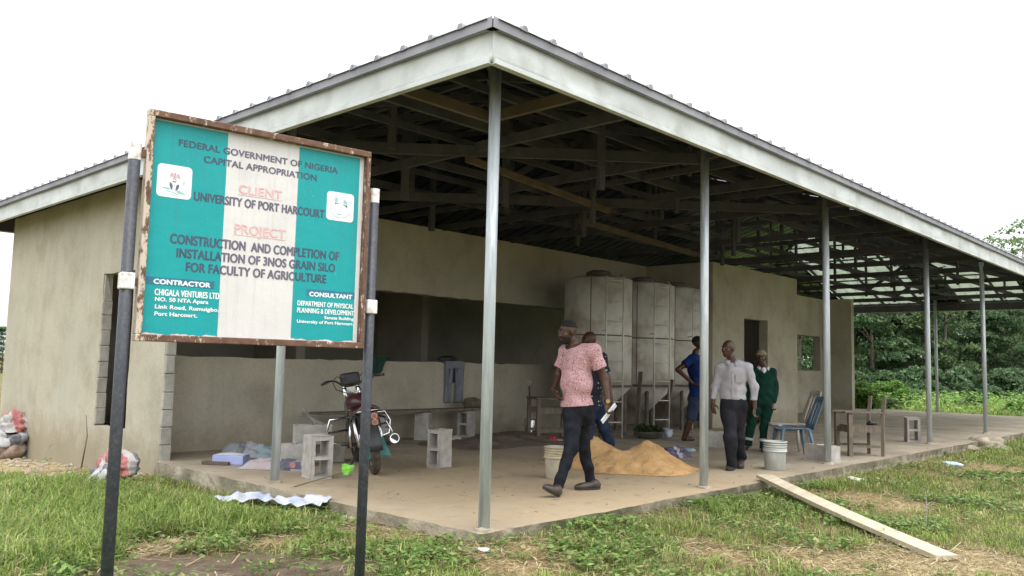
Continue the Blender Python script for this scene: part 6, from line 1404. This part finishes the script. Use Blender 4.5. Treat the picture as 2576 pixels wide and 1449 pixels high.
mb = MB(); mb.tube([(-.302, -.22, .401), (-.312, -.2205, .403)], [.054, .054], 18); mb.build('muffler_tip', M['chrome'], bike); mb = MB(); mb.tube([(-.3105, -.2205, .4028), (-.3135, -.2205, .4032)], .047, 16).build('muffler_mouth', M['black'], bike)
MB().bb((.50, -.13, .26), (.80, .13, .52)).bb((.60, -.10, .50), (.78, .10, .66)).build('engine', M['engine'], bike, bevel=.025)
mb = MB(); mb.tube([(.66, .13, .36), (.66, .19, .36)], .10, 20).build('engine_cover', M['engine'], bike, bevel=.01)
T('side_stand', [(.50, .10, .26), (.44, .24, .02)], .014, 'black', 6)
bike.location = (p0.x, p0.y, 0.0)

# ================================================================== VEGETATION
M['tint'] = tint_mat('grass blade', 0.6, 0.35)
def on_slab(x, y): return (x > -0.045) & (y > -0.06) & (x < SX1 + .05) & (y < SY1 + .05)
def visible(x, y, mg=0.14):
    P = np.stack([x - CP.x, y - CP.y, -0.2 - CP.z + 0 * x], 0); c = np.array(RM.transposed()) @ P
    u = c[0] / -c[2] * FPX / 2576 ; v = c[1] / -c[2] * FPX / 2576
    return (c[2] < -0.5) & (np.abs(u) < 0.5 + mg) & (v > -0.2815 - mg * 1.4) & (v < 0.06), -c[2]
def scatter(n, lo, hi, fall=7.0, power=1.6, seed=0):
    rs = np.random.default_rng(seed); out = []
    while sum(len(o) for o in out) < n:
        x = rs.uniform(lo[0], hi[0], 400000); y = rs.uniform(lo[1], hi[1], 400000); ok, dp = visible(x, y)
        ok &= ~on_slab(x, y); ok &= rs.random(len(x)) < np.minimum(1, (fall / np.maximum(dp, 1)) ** power); ok &= ~((x > -0.02) & (y > 5.5) & (x < 23))
        out.append(np.stack([x[ok], y[ok], dp[ok]], 1))
    return np.concatenate(out)[:n]
def lush_map(x, y):
    """how tall and green the grass stands, 0..1.4"""
    p = np.stack([x, y, 0 * x], 1)
    n1 = 0.5 + 0.28 * noise3(p, 0.9, 51) + 0.20 * noise3(p, 2.6, 52)
    left = np.clip((-0.25 - x) / 0.5, 0, 1) * np.clip((y - 0.7) / 1.2, 0, 1)
    edge = np.exp(-((x + 0.45) / 0.45) ** 2) * np.clip((y - 1.0) / 1.0, 0, 1) * np.clip((5.2 - y) / 0.8, 0, 1)
    front = 0.46 + 0.22 * np.exp(-((y + 0.55) / 0.4) ** 2)
    v = np.where(left > 0, np.maximum(front, 1.12 * left), front) * (0.45 + 1.0 * np.clip(n1, 0, 1.2)) + 0.3 * edge
    cx_, cy_ = A0.x * .5 + B0.x * .5, A0.y * .5 + B0.y * .5; v *= 1 - .75 * np.exp(-((x - cx_) / .35) ** 2 - ((y - cy_) / .5) ** 2)
    v *= 1 - 0.80 * spot_weight(x, y, ('straw',)); v *= 1 - 0.985 * spot_weight(x, y, ('soil',)); v *= 1 - 0.86 * spot_weight(x, y, ('rubble', 'sandy'))
    return v
def blades(P, hgt, wid, bend, col, name, seed, label, kind='stuff', droop=0.0):
    rs = np.random.default_rng(seed); n = len(P); a = rs.uniform(0, 6.283, n); z = gz(P[:, 0], P[:, 1])
    dx, dy = np.cos(a), np.sin(a); sx_, sy_ = -dy, dx
    b = bend * rs.uniform(0.3, 1.5, n); h = hgt
    base = np.stack([P[:, 0], P[:, 1], z - 0.01], 1); D = np.stack([dx, dy, 0 * dx], 1); Sd = np.stack([sx_, sy_, 0 * dx], 1); U = np.array([0, 0, 1.0])
    mid = base + D * (h * b * 0.35)[:, None] + U * (h * 0.62)[:, None]; tip = base + D * (h * b)[:, None] + U * (h * (1.0 - 0.45 * b))[:, None]
    w = wid[:, None]; V = np.stack([base - Sd * w * .5, base + Sd * w * .5, mid + Sd * w * .42, mid - Sd * w * .42, tip + Sd * w * .06, tip - Sd * w * .06], 1).reshape(-1, 3)
    k = np.arange(n) * 6; F = np.concatenate([np.stack([k, k + 1, k + 2, k + 3], 1), np.stack([k + 3, k + 2, k + 4, k + 5], 1)])
    C = np.repeat(np.concatenate([col, np.ones((n, 1))], 1), 6, 0)
    o = np_mesh(name, V, F, M['tint'], cols=C); return tag(o, label, 'grass', kind=kind)
def pal(n, cols, wts, rs, jit=0.18):
    k = rs.choice(len(cols), n, p=np.array(wts) / sum(wts)); c = np.array(cols)[k]; return np.clip(c * (1 + jit * rs.normal(size=(n, 1))), 0.004, 1)
rs = np.random.default_rng(5)
GREENS = [(0.17, 0.25, 0.055), (0.23, 0.32, 0.075), (0.30, 0.37, 0.10), (0.115, 0.19, 0.045), (0.36, 0.39, 0.15)]
STRAWS = [(0.36, 0.29, 0.15), (0.28, 0.21, 0.11), (0.44, 0.37, 0.21), (0.22, 0.19, 0.07)]
P = scatter(290000, (-7.5, -6), (26, 12), 6.5, 1.5, 1); lm = lush_map(P[:, 0], P[:, 1])
keep = rs.random(len(P)) < np.clip(0.10 + 0.95 * lm, 0, 1) * (1 - .97 * spot_weight(P[:, 0], P[:, 1], ('soil',)));  P = P[keep]; lm = lm[keep]; n = len(P)
dry = rs.random(n) < np.clip(0.58 - 0.50 * lm + 0.3 * spot_weight(P[:, 0], P[:, 1], ('straw', 'sandy')), 0.05, 0.85)
col = np.where(dry[:, None], pal(n, STRAWS, (3, 3, 2, 3), rs), pal(n, GREENS, (3, 4, 3, 2, 1.6), rs))
hg = (0.030 + 0.092 * np.clip(lm, 0, 1.3) ** 1.3) * rs.uniform(0.35, 1.6, n)
wd = (0.0042 + 0.004 * np.clip(lm, 0, 1)) * rs.uniform(0.6, 1.5, n) * np.clip(P[:, 2] / 8, 1, 2.2)
blades(P, hg, wd, 0.75 + 0 * hg, col, 'grass', 6, 'short mixed green and yellowing grass around the slab')
# loose tufts of longer blades
rs = np.random.default_rng(61); P = scatter(1900, (-7, -5), (16, 8), 7, 1.3, 62); lm = lush_map(P[:, 0], P[:, 1])
P = P[rs.random(len(P)) < np.clip(lm * .75 + .05, 0, 1)]; k = 34; n = len(P) * k; lm = np.repeat(lush_map(P[:, 0], P[:, 1]), k); Pb = np.repeat(P, k, 0); Pb[:, :2] += rs.normal(size=(n, 2)) * .045
sz = np.repeat(rs.uniform(.55, 1.4, len(P)), k); hh_ = (.06 + .13 * np.clip(lm, 0, 1.1)) * sz * rs.uniform(.45, 1.2, n)
tc = np.repeat(pal(len(P), GREENS + [(0.36, 0.33, 0.15)], (3, 4, 4, 2, 3, 1.5), rs, .1), k, 0) * (1 + .15 * rs.normal(size=(n, 1)))
ons = on_slab(Pb[:, 0], Pb[:, 1]); Pb, hh_, tc = Pb[~ons], hh_[~ons], np.clip(tc[~ons], .01, 1)
blades(Pb, hh_, rs.uniform(.004, .009, len(Pb)), .95 + 0 * hh_, tc, 'grass_tufts', 63, 'longer arching grass tufts standing out of the turf')
# dead straw lying flat
P = scatter(42000, (-6.5, -6), (22, 8), 6.5, 1.5, 2); rs = np.random.default_rng(8); n = len(P)
w_ = np.clip(0.40 + spot_weight(P[:, 0], P[:, 1], ('straw', 'sandy', 'rubble')) - 0.35 * spot_weight(P[:, 0], P[:, 1], ('soil',)) - 0.25 * lush_map(P[:, 0], P[:, 1]), 0.02, 1); P = P[rs.random(n) < w_]; n = len(P)
a = rs.uniform(0, 3.14, n); Ls = rs.uniform(0.04, 0.20, n); D = np.stack([np.cos(a), np.sin(a), rs.normal(size=n) * .12], 1); Sd = np.stack([-np.sin(a), np.cos(a), 0 * a], 1); B0 = np.stack([P[:, 0], P[:, 1], gz(P[:, 0], P[:, 1]) + rs.uniform(.006, .035, n)], 1); w_ = (0.0025 + 0.003 * rs.random(n))[:, None]
V = np.stack([B0 - D * Ls[:, None] / 2 - Sd * w_, B0 - D * Ls[:, None] / 2 + Sd * w_, B0 + D * Ls[:, None] / 2 + Sd * w_, B0 + D * Ls[:, None] / 2 - Sd * w_], 1).reshape(-1, 3)
C = np.repeat(np.concatenate([pal(n, [(0.46, 0.38, 0.23), (0.36, 0.28, 0.15), (0.55, 0.47, 0.31), (0.20, 0.15, 0.08)], (3, 3, 2, 2), rs), np.ones((n, 1))], 1), 4, 0)
tag(np_mesh('dry_straw', V, np.arange(4 * n).reshape(n, 4), M['tint'], cols=C), 'dead straw and stalks lying over the bare ground', 'straw', kind='stuff')
# small broad leaved weeds
P = scatter(60000, (-6.5, -6), (24, 9), 6.5, 1.5, 3); rs = np.random.default_rng(9); n = len(P); p3 = np.stack([P[:, 0], P[:, 1], 0 * P[:, 0]], 1)
pw = np.clip(0.5 * noise3(p3, 1.7, 77) + 0.45 * noise3(p3, 4.0, 78) + 0.0, 0, 0.7) * (1 - 0.9 * spot_weight(P[:, 0], P[:, 1], ('straw', 'soil', 'rubble', 'sandy')))
P = P[rs.random(n) < pw]; n = len(P); q = 5; n5 = n * q
ctr = np.repeat(np.stack([P[:, 0], P[:, 1], gz(P[:, 0], P[:, 1])], 1), q, 0) + np.stack([rs.normal(size=n5) * .03, rs.normal(size=n5) * .03, rs.uniform(.015, .085, n5)], 1)
a = rs.uniform(0, 6.28, n5); D = np.stack([np.cos(a), np.sin(a), rs.uniform(-.3, .5, n5)], 1); Sd = np.stack([-np.sin(a), np.cos(a), rs.normal(size=n5) * .3], 1); Ls = (rs.uniform(.012, .034, n5) * np.clip(np.repeat(P[:, 2], q) / 9, 1, 2))[:, None]
V = np.stack([ctr - D * Ls, ctr - Sd * Ls * .5, ctr + D * Ls, ctr + Sd * Ls * .5], 1).reshape(-1, 3)
C = np.repeat(np.concatenate([pal(n5, [(0.13, 0.22, 0.055), (0.18, 0.28, 0.075), (0.10, 0.175, 0.045), (0.25, 0.31, 0.115), (0.33, 0.31, 0.14)], (3, 3, 2, 1.5, 1.2), rs), np.ones((n5, 1))], 1), 4, 0)
tag(np_mesh('weeds', V, np.arange(4 * n5).reshape(n5, 4), M['tint'], cols=C), 'low broad leaved weeds creeping through the grass', 'weeds', kind='stuff')
# rubble along the outer wall
rs = np.random.default_rng(12); mb = MB()
for k in range(420):
    x = -abs(rs.normal()) * 0.55 - 0.04; y = rs.uniform(5.0, 11.8); r = rs.uniform(.012, .05); mb.ell((x, y, gz1(x, y) + r * .2), (r, r * rs.uniform(.6, 1), r * .5), 6, 4, Matrix.Rotation(rs.uniform(0, 3), 3, 'Z'))
tag(mb.build('rubble', M['stone']), 'broken mortar crumbs along the foot of the outer wall', 'rubble', kind='stuff')
rs = np.random.default_rng(13); mb = MB()
for k in range(160):
    e = rs.uniform(0, 1); x, y = (rs.uniform(0.2, 9), rs.uniform(0.05, 5)); r = rs.uniform(.006, .018); mb.ell((x, y, r * .3), (r, r * .8, r * .5), 5, 4)
tag(mb.build('floor_crumbs', M['slab_edge']), 'mortar crumbs scattered over the slab', 'rubble', kind='stuff')
# ---- a few taller stalks
for i, (u, v, hh, lab) in enumerate(((775, 1240, .28, 'tall thin seed stalk at the slab edge beside the left column'), (958, 1290, .20, 'bent grass stalk at the slab edge right of the sign post'), (108, 1168, .30, 'thin tall stalk before the outer wall'), (2330, 1330, .34, 'single pale upright stalk in the grass beside the plank foot'))):
    p = gpt(u, v); mb = MB(); mb.tube([(0, 0, 0), (.03, .0, hh * .5), (.10, .03, hh)], [.004, .003, .002], 5)
    for k in range(4): mb.tube([(.03 + .015 * k, .006 * k, hh * (.5 + .12 * k)), (.07 + .02 * k, .03 * (-1) ** k, hh * (.62 + .12 * k))], [.004, .001], 4)
    o = mb.build('grass_stalk', M['straw']); o.location = p; tag(o, lab, 'plant')

# ---- bushes, trees, far growth
M['leaf_a'] = island_mat('forest leaf', [(0, (0.09, 0.155, 0.06)), (0.5, (0.14, 0.22, 0.085)), (0.85, (0.19, 0.275, 0.115)), (1, (0.28, 0.34, 0.16))], 0.5, 0.42, 0.35)
M['leaf_b'] = island_mat('dark forest leaf', [(0, (0.07, 0.13, 0.06)), (0.6, (0.11, 0.185, 0.085)), (1, (0.17, 0.245, 0.115))], 0.5, 0.38, 0.35)
M['leaf_c'] = island_mat('bright bush leaf', [(0, (0.07, 0.17, 0.025)), (0.5, (0.12, 0.25, 0.04)), (0.9, (0.20, 0.32, 0.07)), (1, (0.32, 0.40, 0.12))], 0.5, 0.4, 0.3)
M['bark'] = pm('grey bark', (0.10, 0.085, 0.065), (0.19, 0.165, 0.13), 9, 0.9, 0.5, 40, stretch=(3, 3, .6))
def leafset(clumps, per, size, seed, asp=0.55):
    rs = np.random.default_rng(seed); Vs = []
    for (c, r) in clumps:
        n = int(per * (r[0] ** 1.6)); d = rs.normal(size=(n, 3)); d /= np.linalg.norm(d, axis=1)[:, None]; d[:, 2] = np.abs(d[:, 2]) * .9 - .25
        Pn = np.array(c) + d * (rs.random(n) ** .5)[:, None] * np.array(r)
        a = d + rs.normal(size=(n, 3)) * .7; a[:, 2] -= .35; a /= np.linalg.norm(a, axis=1)[:, None]; b = np.cross(a, rs.normal(size=(n, 3)) * .6 + np.array([0, 0, 1.0])); b /= np.linalg.norm(b, axis=1)[:, None] + 1e-9
        s = size * rs.uniform(.55, 1.4, n)[:, None]; Vs.append(np.stack([Pn - a * s * .5, Pn + b * s * asp * .5, Pn + a * s * .5, Pn - b * s * asp * .5], 1).reshape(-1, 3))
    V = np.concatenate(Vs); return V, np.arange(len(V)).reshape(-1, 4)
def make_tree(seed, H, trunk_h, R, mat, per=150, leaf=.26, nclump=42, slim=1.0):
    rs = np.random.default_rng(seed); root = thing('forest_tree', None, None); mb = MB(); lean_ = rs.normal(size=2) * .25
    pts = [(lean_[0] * t * t, lean_[1] * t * t, H * .86 * t) for t in np.linspace(0, 1, 7)]; mb.tube(pts, [.17, .14, .12, .10, .07, .045, .02], 8); mb.build('trunk', M['bark'], root, smooth=True); clumps = []
    for k in range(8):
        t = rs.uniform(.35, .9); a = rs.uniform(0, 6.28); z0 = H * .86 * t; b0 = np.array((lean_[0] * t * t, lean_[1] * t * t, z0)); L_ = R * rs.uniform(.5, .95) * (1.15 - t * .6); e = b0 + np.array((math.cos(a) * L_, math.sin(a) * L_, L_ * rs.uniform(.3, .9)))
        MB().tube([b0, (b0 + e) / 2 + (0, 0, .12), e], [.06, .04, .015], 6).build('limb', M['bark'], root, smooth=True); clumps.append((e, (rs.uniform(.6, 1.1),) * 3))
    for k in range(nclump):
        z = rs.uniform(trunk_h, H) ; f = (z - trunk_h) / (H - trunk_h); rr = R * slim * (math.sin(math.pi * (0.12 + .84 * f)) ** .8) * rs.uniform(.25, 1.05); a = rs.uniform(0, 6.28); r = rs.uniform(.45, 1.05)
        clumps.append(((rr * math.cos(a) + lean_[0] * f, rr * math.sin(a) + lean_[1] * f, z), (r, r, r * .75)))
    V, F = leafset(clumps, per, leaf, seed); np_mesh('crown', V, F, mat, root); return root
def make_bush(seed, R, H, mat, leaf=.10, per=420, n=16):
    rs = np.random.default_rng(seed); root = thing('bush', None, None); mb = MB()
    for k in range(6):
        a = rs.uniform(0, 6.28); mb.tube([(0, 0, 0), (R * .3 * math.cos(a), R * .3 * math.sin(a), H * .45), (R * .55 * math.cos(a), R * .55 * math.sin(a), H * .8)], [.025, .018, .006], 5)
    mb.build('stems', M['bark'], root); cl = []
    for k in range(n):
        a = rs.uniform(0, 6.28); rr = R * rs.uniform(0, .85); z = H * rs.uniform(.15, .85) * (1 - .5 * (rr / R) ** 2); r = R * rs.uniform(.25, .5); cl.append(((rr * math.cos(a), rr * math.sin(a), z), (r, r, r * .8)))
    V, F = leafset(cl, per / (R * .37) ** 1.6, leaf, seed, .6); np_mesh('foliage', V, F, mat, root); return root
def far(u, dist):
    r = ray(u, 930); t = dist / Vector((r.x, r.y, 0)).dot(FWH); p = CP + r * t; p.z = gz1(p.x, p.y) - 0.05; return p
def place(proto, used, loc, rz, sc, label, cat, group):
    o = proto if not used else copy_tree(proto); o.location = loc; o.rotation_euler = (0, 0, rz); o.scale = (sc, sc, sc); return tag(o, label, cat, group)
TV = [make_tree(101, 10.5, 1.2, 2.6, M['leaf_a'], 230, .24, 60), make_tree(102, 9.0, 0.8, 2.8, M['leaf_b'], 230, .24, 64), make_tree(103, 12.5, 2.6, 2.3, M['leaf_a'], 95, .26, 38), make_tree(104, 8.0, 0.6, 2.5, M['leaf_b'], 240, .22, 60)]
us = [False] * 4; rs = random.Random(6)
TT = [(2010, 40, 3), (2055, 46, 1), (2100, 42, 0), (2150, 45, 1), (2195, 41, 3), (2240, 46, 0), (2285, 43, 1), (2330, 47, 3), (2375, 42, 0), (2415, 48, 1), (2455, 44, 3), (2500, 46, 0), (2548, 43, 1), (2590, 47, 3), (2640, 44, 0),
      (2512, 54, 2), (2566, 52, 2), (2545, 60, 2), (2600, 56, 2), (2120, 53, 1), (2215, 54, 0), (2310, 55, 1), (2400, 56, 0), (2495, 56, 1), (2590, 56, 0), (1965, 50, 1), (2700, 50, 1), (2760, 46, 0)]
KN = ('leafy mid green tree', 'dark dense tree', 'tall thin crowned tree', 'low dark bushy tree')
cnt = [0] * 4
for i, (u, ds, k) in enumerate(TT):
    lab = {0: 'leafy mid green tree standing in the forest edge beyond the slab', 1: 'dark dense tree standing in the forest edge beyond the slab', 2: 'tall sparse tree rising above the far end of the roof', 3: 'low dark bushy tree at the foot of the forest edge'}[k]
    place(TV[k], us[k], far(u, ds * 1.12), rs.uniform(0, 6.28), rs.uniform(.80, .98) * (1.12 if k == 2 else .74 if u > 2380 else 1.0), lab, 'tree', 'trees of the forest edge, kind %s' % ('abcd'[k])); us[k] = True
for (u, ds) in ((-60, 52), (4, 58)): place(TV[3], True, far(u, ds), rs.uniform(0, 6), .34 + .06 * (u > 0), 'small distant tree past the left end of the shed', 'tree', 'distant trees at left')
BV = [make_bush(201, 1.3, 1.5, M['leaf_c'], .13), make_bush(202, 1.0, 1.0, M['leaf_a'], .12), make_bush(203, 1.6, 2.3, M['leaf_c'], .15, 380, 20), make_bush(204, 1.5, 1.7, M['leaf_b'], .20, 420, 20)]
us = [False] * 4
for (u, ds, k, s, lab) in ((2168, 30.5, 0, .85, 'bright green rounded bush just beyond the pier wall'), (2215, 31.5, 1, .8, 'mid green bush beside the bright one beyond the slab'), (2248, 34, 2, .62, 'tall pale green bush against the dark forest'), (2020, 33, 0, .9, 'bright bush seen through the wall window'), (2060, 35, 1, 1.1, 'darker bush seen through the wall window'),
                          (2300, 38, 3, .5, 'low bush behind the fourth column'), (2390, 36, 0, .4, 'small bright bush between two far columns'), (2440, 35, 3, .4, 'dark low bush at the meadow edge'), (2545, 31, 0, .45, 'bright bush at the right end of the meadow'), (2130, 36, 2, .6, 'tall bright bush next to the pier'), (2505, 40, 3, .6, 'dark bush below the tall sparse trees'), (2352, 42, 3, .7, 'broad bush at the forest foot'), (2600, 40, 3, .7, 'bush at the forest foot past the last column')):
    place(BV[k], us[k], far(u, ds), rs.uniform(0, 6.28), s, lab, 'bush', 'bushes beyond the slab'); us[k] = True
rb = random.Random(9)
for i in range(26):
    u = 1990 + i * 27 + rb.uniform(-8, 8); place(BV[3], us[3], far(u, rb.uniform(43, 50)), rb.uniform(0, 6.28), rb.uniform(.8, 1.15), 'shadowed bush in the undergrowth at the foot of the forest edge', 'bush', 'undergrowth bushes of the forest edge'); us[3] = True
# tall meadow past the far end of the slab
rs = np.random.default_rng(21); N = 90000; x = rs.uniform(24.5, 62, N); y = rs.uniform(-14, 30, N)
ok = (x > SX1 + .25) | (y < -2.5); ok &= (x + y * .2 > 26.8); sc_ = np.hypot(x - CP.x, y - CP.y); ok &= rs.random(N) < np.clip(34 / sc_, 0, 1) ** 1.3; x, y = x[ok], y[ok]; P = np.stack([x, y, sc_[ok]], 1); n = len(P); p3 = np.stack([x, y, 0 * x], 1)
nn = 0.35 + .3 * noise3(p3, .5, 91) + .25 * noise3(p3, 1.4, 92)
colm = pal(n, [(0.20, 0.32, 0.06), (0.26, 0.38, 0.09), (0.33, 0.41, 0.12), (0.42, 0.42, 0.17), (0.15, 0.26, 0.05)], (3, 3, 2.5, 1.3, 2), rs)
warm = np.clip(noise3(p3, .35, 95) - .25, 0, 1)[:, None]; colm = colm * (1 - warm * .5) + np.array((0.38, 0.33, 0.13)) * warm * .5
blades(P, (.25 + .55 * np.clip(nn, 0, 1)) * rs.uniform(.6, 1.3, n), rs.uniform(.03, .075, n), .6 + 0 * x, colm, 'meadow_grass', 22, 'tall bright green meadow beyond the far end of the slab')
rs = np.random.default_rng(23); N = 34000; x = rs.uniform(26.8, 62, N); y = rs.uniform(-12, 30, N); z = gz0(x, y) + rs.uniform(.2, .75, N)
a = rs.uniform(0, 6.28, N); D = np.stack([np.cos(a), np.sin(a), rs.uniform(-.4, .5, N)], 1); Sd = np.stack([-np.sin(a), np.cos(a), rs.normal(size=N) * .3], 1); Ls = rs.uniform(.04, .11, N)[:, None]; ctr = np.stack([x, y, z], 1)
C = np.repeat(np.concatenate([pal(N, [(0.15, 0.29, 0.05), (0.22, 0.36, 0.08), (0.10, 0.21, 0.04), (0.36, 0.42, 0.16)], (3, 3, 2, 1), rs), np.ones((N, 1))], 1), 4, 0)
tag(np_mesh('meadow_weeds', np.stack([ctr - D * Ls, ctr - Sd * Ls * .5, ctr + D * Ls, ctr + Sd * Ls * .5], 1).reshape(-1, 3), np.arange(4 * N).reshape(N, 4), M['tint'], cols=C), 'leafy weeds standing through the meadow', 'weeds', kind='stuff')
# the forest behind, one mass
rs = np.random.default_rng(31); cl = []
for u in np.arange(1840, 2900, 26):
    for dist in (66, 72, 78):
        p = far(u + rs.uniform(-12, 12), dist + rs.uniform(-2, 2))
        for z in (0.6, 2.2, 4.0, 5.8, 7.4):
            if rs.random() < .9: r = rs.uniform(.9, 1.7); cl.append(((p.x + rs.normal() * .6, p.y + rs.normal() * .6, z + rs.normal() * .5), (r, r, r * .8)))
V, F = leafset(cl, 34, .52, 32, .6)
tag(np_mesh('forest', V, F, M['leaf_b']), 'dark far forest mass behind the separate trees', 'forest', kind='stuff')
